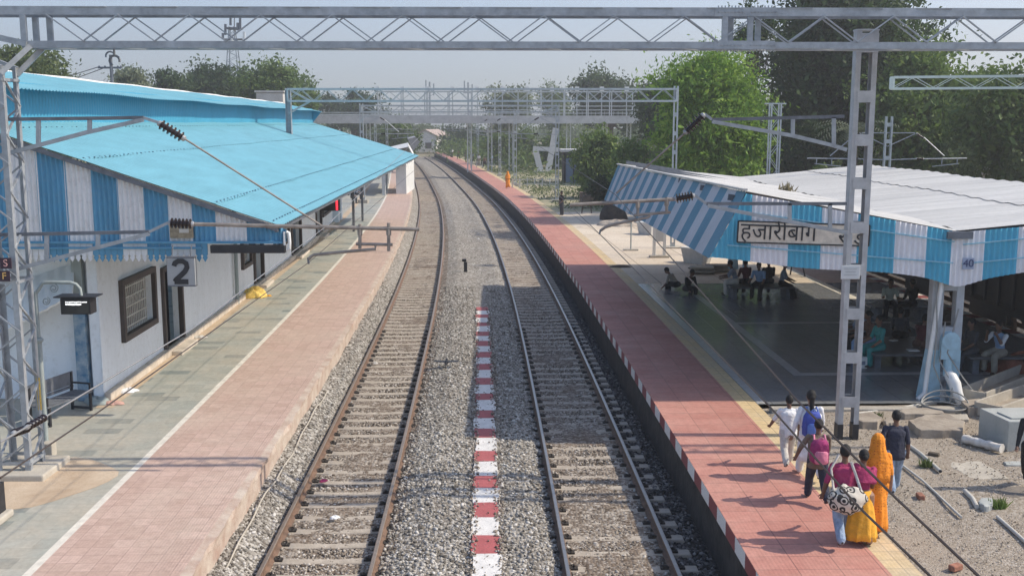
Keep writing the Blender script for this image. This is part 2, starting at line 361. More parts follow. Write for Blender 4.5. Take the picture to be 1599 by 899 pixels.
def right_prof(): return [(4.12,-.42),(4.12,.55),(4.06,.55),(4.06,RP),(4.30,RP),(5.92,RP),(6.35,RP)]
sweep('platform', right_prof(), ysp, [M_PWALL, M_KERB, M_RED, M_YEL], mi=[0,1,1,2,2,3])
BACK = 16.3
# the yard in front of the shelter: gravel, a little lower than the tiles
def yard_noise(x, y): return vnoise(x, y, 1.3, 5)*.07 + vnoise(x, y, .4, 6)*.03
sweep('yard', [(o, RP-.06) for o in np.linspace(6.35, BACK, 60)], yrange(-6, 22.75, .25, .3), M_GRAVEL, noise=yard_noise, smooth=180)
sweep('pavement', [(6.35,.3),(6.35,RP+.002),(BACK,RP+.002),(BACK,-.42)], [22.75+.75*i for i in range(24)]+[40.6], [M_GRAN], mi=[0,0,0])
fr = MB(); fr.box((11.0, 22.62, RP-.075), (10.6, .26, .18)); struct('kerb', fr, mat('stone kerb', (.42,.385,.33), rough=.9, scale=6, bump=.5, bscale=15), bevel=.02)
for o0, o1, y0, y1 in ((7.95,8.2,25.4,39.2),(8.2,15.,25.4,25.68),(8.2,15.2,32.2,32.45),(6.36,6.6,22.8,40.5)):
    sweep('pavement', [(o0,RP+.007),(o1,RP+.007)], [y0+(y1-y0)*i/12 for i in range(13)], M_GRANL)
sweep('pavement', [(6.35,.3),(6.35,RP+.001),(13.4,RP+.001)], [40.6+1.2*i for i in range(29)], M_SLAB)
sweep('pavement', [(13.4,RP+.0015),(BACK-.01,RP+.0015)], [40.6+1.2*i for i in range(29)], M_PINK)
sweep('kerb', [(BACK,-.42),(BACK,.6),(BACK+.04,.6),(BACK+.04,RP+.006),(BACK-.35,RP+.006)], yrange(-6, 110, 1., 4.), M_KERB)
sweep('pavement', [(13.4,RP+.009),(13.75,RP+.009)], [30+1.2*i for i in range(38)], M_WHITELINE)
def weed_noise(x, y): return vnoise(x, y, 2.5, 8)*.25
sweep('terrain', [(o, RP-.12) for o in np.linspace(6.35, BACK+4, 24)], yrange(74.5, 230, .7, 4.), mat('rubble and weeds', (.20,.22,.10), rough=1, scale=.6, bump=.7, bscale=6, col2=(.46,.38,.28), detail=8), noise=weed_noise, smooth=180)
sweep('ballast', [(BACK+.05,-.34),(BACK+1,-.25),(BACK+4.5,-.25),(BACK+6,-.40)], yrange(-6, 160, 2., 4.), M_BALLD)
# bare earth round the left mast
dp = MB(); ring = []
for i in range(28):
    q = 2*PI*i/28; ring.append(Vector((-8.75+1.45*math.cos(q)*(1+.1*math.sin(3*q)), 18.35+1.35*math.sin(q)*(1+.08*math.cos(5*q)), LP+.004)))
dp.add(ring, [tuple(range(28))]); struct('dirt', dp, M_DIRT)
# ------------------------------------------------------------------ tracks
M_RAIL = mat('rusty rail side', (.17,.105,.07), rough=.8, var=.3, scale=6)
M_RAILB = mat('rail head brown', (.38,.30,.235), rough=.45, metal=.6, var=.12, scale=8)
M_RAILS = mat('rail head bright', (.42,.385,.35), rough=.35, metal=.85, var=.1, scale=8)
M_SLEEP = mat('concrete sleeper', (.34,.29,.235), rough=.9, scale=4, bump=.5, bscale=25, col2=(.48,.42,.345))
M_CLIP = mat('black rail clip', (.035,.028,.022), rough=.7)
prof_r = [(-.075,-.172),(-.075,-.16),(-.012,-.135),(-.010,-.05),(-.035,-.036),(-.0355,-.008),(-.026,0),(.026,0),(.0355,-.008),(.035,-.036),(.010,-.05),(.012,-.135),(.075,-.16),(.075,-.172)]
def sleeper_mb():
    mb = MB(); rings = []
    for x, w, zt in ((-1.30,.13,-.215),(-1.28,.135,-.178),(-.87,.135,-.174),(-.3,.115,-.196),(.3,.115,-.196),(.87,.135,-.174),(1.28,.135,-.178),(1.30,.13,-.215)):
        rings.append([Vector((x,-w,-.33)), Vector((x,w,-.33)), Vector((x,w*.86,zt)), Vector((x,-w*.86,zt))])
    return mb.loft(rings)
def clip_mb():
    c = MB(); c.path([(-.05,-.06,-.172),(-.03,.05,-.135),(.03,.06,-.128),(.055,-.02,-.135),(.03,-.06,-.15)], .015, 6); c.box((.03,0,-.163),(.13,.12,.03)); return c
_sl = None
for off, headm, lab in ((-2.44, M_RAILB, 'railway track with brown rail heads beside the pale pink platform'), (2.44, M_RAILS, 'railway track with shiny rail heads beside the red tiled platform')):
    T = thing('railway_track', lab, 'railway track', 'railway tracks')
    for sgn in (-1, 1):
        sweep('rail', [(off+sgn*.8745+p[0], p[1]) for p in prof_r], [-6+1.5*i for i in range(10)]+yrange(9.5, 225, 1., 2.5), [M_RAIL, headm],
              mi=[0]*5+[1,1,1]+[0]*6, kind=None, parent=T, closed=True, smooth=35)
    s0 = arc(12.2); far = MB()
    if _sl is None: 
        _sl = sleeper_mb().build('sleeper', M_SLEEP, T, bevel=.012); _cl = clip_mb().build('rail_clip', M_CLIP, _sl, smooth=40); first = True
        _slm, _clm = _sl.data, _cl.data
    for i in range(330):
        Y = y_of_arc(s0 + .65*i + (.2 if off > 0 else 0)); p = on(off, Y); yw = yaw_at(Y) + random.uniform(-.012,.012)
        p.z = random.uniform(-.004, 0)
        if i < 100:
            if first: o = _sl
            else:
                o = bpy.data.objects.new('sleeper', _slm); COL.objects.link(o); o.parent = T
                bv = o.modifiers.new('edge','BEVEL'); bv.width=.012; bv.segments=1; bv.limit_method='ANGLE'
            o.location = p; o.rotation_euler = (0,0,yw)
            if i < 38:
                for sx in (-.8745,.8745):
                    for si in (-1,1):
                        if first: c = _cl; first = False
                        else: c = bpy.data.objects.new('rail_clip', _clm); COL.objects.link(c); c.parent = o
                        c.location = (sx+si*.105, 0, 0); c.rotation_euler = (0,0,0 if si > 0 else PI)
            first = False
        else:
            q = sleeper_mb(); Mx = Matrix.Rotation(yw, 3, 'Z'); far.add([p + Mx @ Vector(v) for v in q.v], q.f)
    fo = far.build('sleeper', M_SLEEP, T, fix=False); fo['kind'] = 'stuff'
# cable trough between the tracks, its cover painted in red and white bars
_t = MB(); rt = random.Random(4); yy = -2.; kk = 0
while yy < 40.2:
    ln_ = (.90 if kk % 2 == 0 else .74)*rt.uniform(.88,1.12); a_, b_ = .04-rt.uniform(-.03,.06)*(1 if kk%2==0 else .4), .48+rt.uniform(-.03,.07)*(1 if kk%2==0 else .4); dz = rt.uniform(-.006,.006); edge = []
    for i in range(9): edge.append(on(a_+rt.uniform(-.022,.022), yy+ln_*i/8, -.052+dz+rt.uniform(-.006,.006)))
    for i in range(9): edge.append(on(b_+rt.uniform(-.022,.022), yy+ln_*(8-i)/8, -.052+dz+rt.uniform(-.006,.006)))
    _t.prism([p-Vector((0,0,.2)) for p in edge], (0,0,.2), kk % 2); yy += ln_+.004; kk += 1
def chip(name, c):
    m = mat(name, c, rough=.75, scale=5, var=.1, bump=.5, bscale=18); N_, L_, B_ = nodes_of(m); nt_ = m.node_tree; src = B_.inputs['Base Color'].links[0].from_socket
    t_ = nd(nt_, 'ShaderNodeTexCoord'); z_ = nd(nt_, 'ShaderNodeTexNoise', {'Scale': 13., 'Detail': 6., 'Roughness': .8}); L_.new(t_.outputs['Object'], z_.inputs['Vector']); r_ = nd(nt_, 'ShaderNodeMapRange', {1: .60, 2: .64}); L_.new(z_.outputs[0], r_.inputs[0])
    x_ = nd(nt_, 'ShaderNodeMix', data_type='RGBA'); L_.new(r_.outputs[0], x_.inputs[0]); L_.new(src, x_.inputs[6]); x_.inputs[7].default_value = (.13,.105,.085,1); L_.new(x_.outputs[2], B_.inputs['Base Color']); return m
tr = _t.build('cable_trough', [chip('chipped white paint', (.70,.68,.65)), chip('chipped red paint', (.40,.105,.105))])
tag(tr, 'low concrete trough painted in red and white bars lying between the two tracks', 'cable trough')
# loose stones on the ballast near the viewer
def stones(name, n, y0, y1, o0, o1, rad, mats, zf, seed, avoid=(), dens=1.6):
    r = np.random.default_rng(seed)
    bm = bmesh.new(); bmesh.ops.create_icosphere(bm, subdivisions=1, radius=1); bv = np.array([v.co[:] for v in bm.verts]); bf = np.array([[v.index for v in f.verts] for f in bm.faces]); bm.free()
    bv = np.array([b for b in bv]); nv = len(bv); nf = len(bf)
    Y = y0 + (y1-y0)*r.random(n)**dens; o = o0 + (o1-o0)*r.random(n)
    for a, b in avoid:
        k = ~((o > a) & (o < b)); o = o[k]; Y = Y[k]
    n = len(o)
    C = np.array([cx(y) for y in np.linspace(y0, y1, 200)]); ccx = np.interp(Y, np.linspace(y0, y1, 200), C)
    tx = np.gradient(C, (y1-y0)/199); sl = np.interp(Y, np.linspace(y0, y1, 200), tx)
    nl = np.sqrt(1+sl*sl); X = ccx + o/nl; Yp = Y - o*sl/nl
    z = np.array([zf(v) for v in np.linspace(o0, o1, 400)]); Z = np.interp(o, np.linspace(o0, o1, 400), z) + bnoise(X, Yp)*(1 if zf is zb else 0) + r.uniform(-.25,.5,n)*rad
    s = rad*(.55+.9*r.random(n)**2)
    sc = s[:,None]*np.stack([.7+.6*r.random(n), .7+.6*r.random(n), .5+.4*r.random(n)], 1)
    q = r.random(n)*2*PI; tl = r.uniform(-.6,.6,n)
    jit = 1 + .35*(r.random((n, nv))-.5)
    P = bv[None]*jit[:,:,None]*sc[:,None,:]
    x, yv, zz = P[...,0], P[...,1], P[...,2]
    y2 = yv*np.cos(tl)[:,None]-zz*np.sin(tl)[:,None]; z2 = yv*np.sin(tl)[:,None]+zz*np.cos(tl)[:,None]
    x3 = x*np.cos(q)[:,None]-y2*np.sin(q)[:,None]; y3 = x*np.sin(q)[:,None]+y2*np.cos(q)[:,None]
    V = np.stack([x3+X[:,None], y3+Yp[:,None], z2+Z[:,None]], -1).reshape(-1,3)
    Fc = (bf[None] + (np.arange(n)*nv)[:,None,None]).reshape(-1,3)
    ob = np_mesh(name, V, Fc, mats); ob['kind'] = 'stuff'; return ob
def pebble_mat(name, ramp):
    m = bpy.data.materials.new(name); m.use_nodes = True; nt = m.node_tree; L = nt.links; b = nt.nodes['Principled BSDF']
    ge = nd(nt, 'ShaderNodeNewGeometry'); cr = nd(nt, 'ShaderNodeValToRGB'); e = cr.color_ramp.elements
    for i, c in enumerate(ramp):
        if i == 0: e[0].color = (*c,1)
        elif i == len(ramp)-1: e[-1].position = 1; e[-1].color = (*c,1)
        else: e.new(i/(len(ramp)-1)).color = (*c,1)
    L.new(ge.outputs['Random Per Island'], cr.inputs[0]); L.new(cr.outputs[0], b.inputs['Base Color']); b.inputs['Roughness'].default_value = .9; b.inputs['Specular IOR Level'].default_value = .2
    return m
M_PEB = pebble_mat('loose stones', [(.09,.068,.05),(.18,.148,.118),(.27,.23,.185),(.36,.315,.265),(.58,.535,.48)])
M_PEBG = pebble_mat('loose grey stones', [(.10,.088,.073),(.205,.185,.158),(.31,.285,.248),(.41,.385,.345),(.62,.59,.545)])
M_PEBD = pebble_mat('loose oily shade-darkened stones', [(.03,.028,.026),(.07,.065,.06),(.11,.10,.095),(.17,.155,.145),(.36,.34,.32)])  # stones darkened with the strip in the platform's shadow
M_PEBY = pebble_mat('yard stones', [(.16,.13,.10),(.27,.225,.175),(.36,.315,.26),(.54,.49,.43)])
rails = [(-3.40,-3.22),(-1.66,-1.48),(1.48,1.66),(3.22,3.40),(.0,.5)]
stones('ballast_stones', 62000, 12.5, 46, -4.0, 3.35, .031, M_PEBG, zb, 3, rails+[(-3.2,-1.68),(1.68,3.2)])
stones('ballast_stones', 30000, 12.5, 46, -3.2, -1.66, .027, M_PEB, lambda o: zb(o)-.014, 13)
stones('ballast_stones', 30000, 12.5, 46, 1.66, 3.2, .027, M_PEB, lambda o: zb(o)-.014, 14)
stones('ballast_stones', 900, 12.5, 40, -.05, .12, .026, M_PEB, lambda o: -.045, 23)
stones('ballast_stones', 900, 12.5, 40, .42, .6, .026, M_PEB, lambda o: -.045, 24)
stones('ballast_stones', 160, 12.5, 40, .0, .55, .018, M_PEB, lambda o: -.035, 25)
stones('ballast_stones', 12000, 12.5, 40, 3.4, 4.05, .032, M_PEBD, zb, 4)
stones('yard_stones', 6000, 12.5, 22.4, 6.4, 12, .013, M_PEBY, lambda o: RP-.05, 5, dens=1)
# ------------------------------------------------------------------ painted sheet and wall materials
def sheet_mat(name, col, streak=.12, rough=.45, dirt=None, dirtamt=.3, spec=.4, ms=(1.2,.35,.35)):
    m = bpy.data.materials.new(name); m.use_nodes = True; nt = m.node_tree; L = nt.links; b = nt.nodes['Principled BSDF']
    tc = nd(nt, 'ShaderNodeTexCoord'); mp = nd(nt, 'ShaderNodeMapping'); mp.inputs['Scale'].default_value = ms; L.new(tc.outputs['Object'], mp.inputs[0])
    nz = nd(nt, 'ShaderNodeTexNoise', {'Scale': 1.6, 'Detail': 6., 'Roughness': .7}); L.new(mp.outputs[0], nz.inputs['Vector'])
    n2 = nd(nt, 'ShaderNodeTexNoise', {'Scale': 7., 'Detail': 6., 'Roughness': .75}); L.new(tc.outputs['Object'], n2.inputs['Vector'])
    hs = nd(nt, 'ShaderNodeHueSaturation', {'Color': (*col, 1)}); mr = nd(nt, 'ShaderNodeMapRange', {1: .3, 2: .7, 3: 1-streak, 4: 1+streak}); L.new(nz.outputs[0], mr.inputs[0]); L.new(mr.outputs[0], hs.inputs['Value'])
    rp = nd(nt, 'ShaderNodeMapRange', {1: .52, 2: .74, 3: 0., 4: dirtamt}); L.new(n2.outputs[0], rp.inputs[0])
    mx = nd(nt, 'ShaderNodeMix', data_type='RGBA'); L.new(rp.outputs[0], mx.inputs[0]); L.new(hs.outputs[0], mx.inputs[6]); mx.inputs[7].default_value = (*(dirt or tuple(c*.6 for c in col)), 1)
    L.new(mx.outputs[2], b.inputs['Base Color']); b.inputs['Roughness'].default_value = rough; b.inputs['Specular IOR Level'].default_value = spec
    bp = nd(nt, 'ShaderNodeBump', {'Strength': .12, 'Distance': .02}); L.new(n2.outputs[0], bp.inputs['Height']); L.new(bp.outputs[0], b.inputs['Normal'])
    MATS[name] = m; return m
M_ROOFB = sheet_mat('sky blue roof sheet', (.155,.375,.455), .12, dirtamt=.3, dirt=(.20,.42,.50))
M_CLERE = sheet_mat('deep blue wall sheet', (.06,.30,.45), .1)
M_FBLUE = sheet_mat('blue painted sheet', (.10,.30,.46), .18, dirt=(.25,.33,.38), dirtamt=.4, rough=.6)
M_FWHITE = sheet_mat('white painted sheet', (.74,.735,.73), .08, dirt=(.42,.38,.33), dirtamt=.5, rough=.6)
M_SBLUE = sheet_mat('bright blue painted sheet', (.085,.40,.57), .12, dirt=(.2,.4,.5), dirtamt=.3)
M_SSLATE = sheet_mat('shade-toned slate blue sheet', (.10,.235,.315), .12, dirt=(.24,.33,.38), dirtamt=.35, rough=.6)  # stripe blue greyed to put the side's shade into the colour
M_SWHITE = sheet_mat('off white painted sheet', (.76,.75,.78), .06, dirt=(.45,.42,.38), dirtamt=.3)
M_ROOFW = sheet_mat('streaked white roof sheet', (.56,.545,.51), .22, dirt=(.36,.34,.30), dirtamt=.6, rough=.5, ms=(.07,1.1,.2))  # lighter and darker streaks run down the slope
M_PLASTER = sheet_mat('white wall paint', (.83,.85,.86), .06, rough=.85, dirt=(.52,.50,.46), dirtamt=.45, spec=.3, ms=(1.4,1.4,.22))
M_PLINTH = mat('pale plinth', (.55,.48,.40), rough=.9, var=.2, scale=3, bump=.4)
M_FRAME = mat('dark brown frame', (.075,.058,.05), rough=.6, var=.2)
M_DARK = mat('dark interior', (.018,.017,.018), rough=.8, var=.3)
M_GRILLE = mat('cream window grille', (.56,.53,.47), rough=.6)
M_PANE = mat('dusty window glass', (.16,.15,.13), rough=.2, var=.3, scale=2)
M_STEEL = mat('galvanised steel', (.36,.38,.40), rough=.5, metal=.35, var=.18, scale=5)
M_STEELD = mat('weathered dark steel', (.16,.17,.19), rough=.6, metal=.3, var=.2, scale=5)
M_BLACK = mat('black paint', (.022,.022,.026), rough=.5, var=.3)
M_PEELB = mat('peeling blue paint', (.05,.17,.29), rough=.8, scale=5, col2=(.38,.43,.46), detail=8)
M_GREYP = mat('grey pipe paint', (.30,.34,.33), rough=.6)
M_TAN = mat('tan board', (.30,.25,.17), rough=.8, var=.3, scale=9)
M_LWHITE = mat('white enamel', (.78,.78,.76), rough=.4, var=.06)
def corr(mb, a, b, c, d, period, amp, rows=1, mis=None, seg=6, bump=None):
    """sheet a-b (top edge) to d-c (bottom edge), waves counted along a-b; mis(u, v) gives the material"""
    a, b, c, d = map(Vector, (a, b, c, d)); L = max((b-a).length, (c-d).length); n = max(2, int(L/period*seg))
    nrm = (b-a).cross(d-a).normalized(); vs = []
    for r in range(rows+1):
        v = r/rows
        p, q = a.lerp(d, v), b.lerp(c, v)
        for i in range(n+1):
            u = i/n; vs.append(p.lerp(q, u) + nrm*(amp*math.sin(2*PI*u*L/period) + (bump(u, v) if bump else 0)))
    o = len(mb.v); mb.v += [tuple(x) for x in vs]
    for r in range(rows):
        for i in range(n):
            mb.f.append((o+r*(n+1)+i, o+r*(n+1)+i+1, o+(r+1)*(n+1)+i+1, o+(r+1)*(n+1)+i)); mb.m.append(mis((i+.5)/n, (r+.5)/rows) if mis else 0)
    return mb
def text_obj(name, txt, size, m, parent, loc, rot, depth=.004, width=None):
    cu = bpy.data.curves.new(name, 'FONT'); cu.body = txt; cu.size = size; cu.extrude = depth; cu.align_x = 'CENTER'; cu.align_y = 'CENTER'
    o = bpy.data.objects.new(name, cu); COL.objects.link(o)
    dg = bpy.context.evaluated_depsgraph_get(); me = bpy.data.meshes.new_from_object(o.evaluated_get(dg)); bpy.data.objects.remove(o)
    o = bpy.data.objects.new(name, me); COL.objects.link(o); me.materials.clear(); me.materials.append(m)
    xs = [v.co.x for v in me.vertices]; w = (max(xs)-min(xs)) if xs else 1
    if width and w > 0: o.scale = (width/w, 1, 1)
    o.location = loc; o.rotation_euler = rot; o.parent = parent; return o
def wall_open(mb, p0, p1, z0, z1, opens, depth=.22, mi=0):
    """wall face from p0 to p1 with rectangular openings (s0, s1, za, zb) and their reveals, depth behind the face"""
    p0 = Vector((p0[0], p0[1], 0)); p1 = Vector((p1[0], p1[1], 0)); t = (p1-p0); L = t.length; t.normalize(); nb = Vector((-t.y, t.x, 0))   # nb points away from the track when t runs along +y
    ss = sorted({0., L, *[o[0] for o in opens], *[o[1] for o in opens]}); zs = sorted({z0, z1, *[o[2] for o in opens], *[o[3] for o in opens]})
    P = lambda s, z, d=0: p0 + t*s + nb*d + Vector((0,0,z))
    for i in range(len(ss)-1):
        for j in range(len(zs)-1):
            sm, zm = (ss[i]+ss[i+1])/2, (zs[j]+zs[j+1])/2
            if any(o[0] < sm < o[1] and o[2] < zm < o[3] for o in opens): continue
            mb.add([P(ss[i],zs[j]),P(ss[i+1],zs[j]),P(ss[i+1],zs[j+1]),P(ss[i],zs[j+1])], [(0,1,2,3)], mi)
    for s0, s1, a, b in opens:
        for q in (((s0,a),(s1,a)),((s1,a),(s1,b)),((s1,b),(s0,b)),((s0,b),(s0,a))):
            mb.add([P(*q[0]),P(*q[1]),P(*q[1],depth),P(*q[0],depth)], [(0,1,2,3)], mi)
    return P
# ================================================================== station building on the left platform
SB = thing('station_building', 'long white station building with sky blue sheet roof and blue and white striped gable', 'building')
E = lambda Y, d=0: Vector((-4.95-.0274*(Y-22.7)+d, Y, 4.83-.33*d))        # eave of the big roof
Cc = lambda Y: Vector((-11.5-.039*(Y-22.7), Y, 7.0))                       # foot of the clerestory
Y0, Y1 = 22.62, 72.0
rm = MB()
for v0, v1, up in ((.0,.36,.024),(.34,.79,.012),(.77,1.,0.)):
    lift = Vector((0,0,up))
    corr(rm, Cc(Y0).lerp(E(Y0), v0)+lift, Cc(Y1).lerp(E(Y1), v0)+lift, Cc(Y1).lerp(E(Y1), v1)+lift*.6, Cc(Y0).lerp(E(Y0), v1)+lift*.6, .25, .019, rows=3, bump=lambda u, v: .012*math.sin(u*41+v*3))
rm.build('roof_sheet', M_ROOFB, SB, smooth=60, fix=False)
bl = MB()
for v in (.06,.355,.785,.97):
    for i in range(150):
        p = Cc(22.8+i*.33).lerp(E(22.8+i*.33), v); bl.box((p.x, p.y, p.z+.035), (.035,.035,.03))
_bolts = bl.build('roof_bolts', mat('dull bolt', (.16,.27,.33), rough=.7), SB, fix=False); _bolts['kind'] = 'stuff'
ev = MB(); ev.bar(E(Y0)+Vector((-.12,0,-.09)), E(Y1)+Vector((-.12,0,-.09)), .06, .1); ev.bar(E(Y0)+Vector((-.1,.02,-.08)), Cc(Y0)+Vector((0,.02,-.08)), .05, .1)
for k in range(14):
    Y = 25+k*3.5; ev.bar(E(Y)+Vector((-.15,0,-.16)), Cc(Y)+Vector((.2,0,-.16)), .06, .14)
ev.build('eave_frame', M_STEELD, SB)
cl = MB(); corr(cl, Cc(Y0)+Vector((0,0,.95)), Cc(Y1)+Vector((0,0,.95)), Cc(Y1)-Vector((0,0,.1)), Cc(Y0)-Vector((0,0,.1)), .2, .018)
cl.build('clerestory_wall', M_CLERE, SB, smooth=60, fix=False)
U = lambda Y: Vector((-10.88-.039*(Y-22.7), Y, 7.78)); Rg = lambda Y: Vector((-13.0-.05*(Y-22.7), Y, 8.33))
ur = MB(); corr(ur, Rg(Y0-.4), Rg(Y1+.4), U(Y1+.4), U(Y0-.4), .2, .018, rows=2, bump=lambda u, v: .02*math.sin(u*33))
r2 = lambda Y: Rg(Y) + Vector((-5.5,0,-1.4)); corr(ur, r2(Y0-.4), r2(Y1+.4), Rg(Y1+.4), Rg(Y0-.4), .2, .018)
ur.build('upper_roof_sheet', M_ROOFB, SB, smooth=60, fix=False)
rc = MB(); rc.path([Rg(Y0-.4)+Vector((0,0,.02))]+[Rg(y)+Vector((0,0,.0+.015*math.sin(y))) for y in np.arange(24,72,1.5)]+[Rg(Y1+.4)+Vector((0,0,.02))], .055, 6)
rc.build('ridge_cap', M_FWHITE, SB, smooth=60)
pg = MB(); pg.prism([Cc(Y1), Rg(Y1), U(Y1)], (0,-.05,0)); pg.prism([Cc(Y0), Rg(Y0), U(Y0)], (0,.05,0));
pg.build('end_wall', M_CLERE, SB)
# striped gable
FY = 22.75; fx = [A(x, 330, FY).x for x in (-200,-140,-100,-58,-20,20,62,105,145,185,227,263,300,337,383,446)]
def gz(X): return E(FY).z + .33*(E(FY).x - X) - .07 if X > -11.5 else 7.0
gm = MB(); zb_f = 4.47; per = .108
def fmat(X): return sum(1 for q in fx if q < X) % 2
n = int((fx[-1]-fx[0])/per*8); vs = []
for i in range(n+1):
    X = fx[0]+(fx[-1]-fx[0])*i/n; y = FY + .022*math.sin(2*PI*X/per)
    vs += [Vector((X, y, zb_f)), Vector((X, y, max(zb_f+.01, gz(X))))]
o = len(gm.v); gm.v += [tuple(v) for v in vs]
for i in range(n):
    X = fx[0]+(fx[-1]-fx[0])*(i+.5)/n; gm.f.append((o+2*i, o+2*i+2, o+2*i+3, o+2*i+1)); gm.m.append(fmat(X + .02*math.sin(i)))
gm.build('gable_sheet', [M_FWHITE, M_FBLUE], SB, smooth=70, fix=False)
gr = MB(); gr.box((-9.75,FY-.05,zb_f-.01),(9.6,.06,.05)); gr.box((-11.2,FY-.055,zb_f-.13),(9.,.05,.04)); gr.build('gable_rail', M_FBLUE, SB)
vm = MB(); bw = .131; xb = fx[0]
xe = A(330, 395, FY).x
while xb + bw < xe+.05:
    z0, z1 = zb_f-.03, 4.13; c = xb+bw/2; h = bw/2-.004
    poly = [(xb+.004,z0),(xb+.004,z1+.06),(xb+.03,z1+.035),(xb+.012,z1-.01),(c,z1-.10),(xb+bw-.012,z1-.01),(xb+bw-.03,z1+.035),(xb+bw-.004,z1+.06),(xb+bw-.004,z0)]
    vm.prism([Vector((x, FY-.02, z)) for x, z in poly], (0,.02,0), fmat(c)); xb += bw
vm.build('scalloped_valance', [M_FWHITE, M_FBLUE], SB)
bb = MB(); q0, q1 = A(330,390,FY-.05), A(446,390,FY-.05); bb.box(((q0.x+q1.x)/2, FY-.06, q0.z+.02), (q1.x-q0.x, .16, .17)); bb.build('black_beam', M_BLACK, SB, bevel=.01)
# walls
M_ = MB(); segs = [24.2, 31.2, 38.5, 45.2, 50.0, 55., 62., 68.]
opens_by_y = [(25.75,28.15,1.84,3.08,'w'),(29.1,30.75,.72,2.95,'d'),(39.1,40.5,1.8,3.1,'w'),(41.3,42.9,.72,2.85,'d'),(45.7,49.3,1.7,3.1,'w'),(50.4,53.2,.72,3.0,'d'),(59.4,61.6,.72,3.0,'d'),(62.4,66.3,1.7,3.1,'w')]
details = []
for i in range(len(segs)-1):
    a, b = on(-8.62, segs[i]), on(-8.62, segs[i+1]); L = (b-a).length; k = L/(segs[i+1]-segs[i])
    ops = [((y0-segs[i])*k, (y1-segs[i])*k, za, zb_, t) for y0, y1, za, zb_, t in opens_by_y if segs[i] <= y0 < segs[i+1]]
    P = wall_open(M_, a, b, .6, 6.1, [o[:4] for o in ops]); details += [(P, o) for o in ops]
c0 = on(-8.62, 24.2); M_.add([(c0.x,24.2,.6),(-22,24.2,.6),(-22,24.2,6.6),(c0.x,24.2,6.1)], [(0,1,2,3)])
M_.build('wall', M_PLASTER, SB)
pl = MB()
for i in range(len(segs)-1):
    a, b = on(-8.53, segs[i], .70), on(-8.53, segs[i+1], .70); pl.bar(a, b, .16, .2)
pl.build('plinth', M_PLINTH, SB, bevel=.02)
for kk, (P, (s0, s1, za, zt, t)) in enumerate(details):
    fo = MB(); w = .15
    if t == 'w':
        for q in (((s0-w,za-w/2),(s1+w,za-w/2)),((s0-w,zt+w/2),(s1+w,zt+w/2)),((s0-w/2,za),(s0-w/2,zt)),((s1+w/2,za),(s1+w/2,zt))): fo.bar(P(*q[0],-.03), P(*q[1],-.03), .16 if q[0][1]==q[1][1] else .16, w)
        W = fo.build('window', M_FRAME, SB, bevel=.01)
        pn = MB(); sm = s0+(s1-s0)*.86; pn.add([P(s0,za,.2),P(s1,za,.2),P(s1,zt,.2),P(s0,zt,.2)], [(0,1,2,3)]); pn.build('pane', M_PANE, W)
        gl = MB(); n = int((sm-s0)/.13)
        for i in range(n+1): s = s0+(sm-s0)*i/n; gl.bar(P(s,za,.06), P(s,zt,.06), .022)
        for i in range(5): z = za+(zt-za)*(i+.5)/5; gl.bar(P(s0,z,.05), P(sm,z,.05), .02, .03)
        for i in range(int((sm-s0)/.26)):
            s = s0+.13+.26*i; gl.path([P(s+.1*math.cos(q),za+.75+.1*math.sin(q),.045) for q in np.linspace(0,2*PI,9)], .009, 4)
        gl.build('grille', M_GRILLE, W)
    else:
        for q in (((s0-.06,za-.1),(s0-.06,zt+.1)),((s1+.06,za-.1),(s1+.06,zt+.1)),((s0-.1,zt+.06),(s1+.1,zt+.06))): fo.bar(P(*q[0],-.02), P(*q[1],-.02), .14, .14)
        D = fo.build('door', M_FRAME, SB, bevel=.01)
        lf = MB(); lf.add([P(s0,za,.35),P(s1,za,.35),P(s1,zt,.35),P(s0,zt,.35)], [(0,1,2,3)]); lf.add([P(s0,za,.0),P(s1,za,.0),P(s1,za,.36),P(s0,za,.36)], [(0,1,2,3)])
        for i in range(4): lf.bar(P(lerp(s0,s1,.12+.25*i),za,.3), P(lerp(s0,s1,.12+.25*i),zt,.3), .05, .03)
        lf.build('doorway_dark', M_DARK, D)  # black sheet stands for the unlit room behind the doorway
        st = MB(); c = P((s0+s1)/2, .665, -.32); st.box(c, (.3, s1-s0, .13), yaw=yaw_at(c.y)); st.build('doorstep', M_PLINTH, D, bevel=.015)
# corner pier, painted column, downpipe, open hall pillars
pr = MB(); pr.box((c0.x-.12, 24.1, 2.5), (.26,.24,3.8)); pr.build('corner_pier', M_PLASTER, SB, bevel=.02)
pc = MB(); pc.box((-9.98, 24.05, 1.75), (.27,.22,2.3)); pc.build('painted_column', M_PEELB, SB, bevel=.015)
pc = MB(); pc.box((-9.98, 24.06, 3.5), (.24,.2,1.2)); pc.build('column_top', M_GREYP, SB, bevel=.015)
dw = MB(); p = on(-8.5, 37.6); dw.tube((p.x,p.y,.62),(p.x,p.y,4.8), .07, n=8); dw.build('downpipe', M_GREYP, SB, smooth=50)
for Y in (69.6, 71.6):
    h = MB(); p = on(-8.6, Y); h.box((p.x,p.y,2.6),(.5,.7,4.), yaw=yaw_at(Y)); h.build('hall_pillar', M_PLASTER, SB, bevel=.02)
for Y in (63.5, 70.5):
    h = MB(); p = on(-6.9, Y)
    for d in (-.14,.14): h.bar((p.x,p.y+d,.6),(p.x,p.y+d,4.7),.1,.1)
    for z in (.65,1.6,2.6,3.6): h.box((p.x,p.y,z),(.1,.36,.16))
    h.build('steel_post', M_STEELD, SB)
for Y in (60,):
    pass
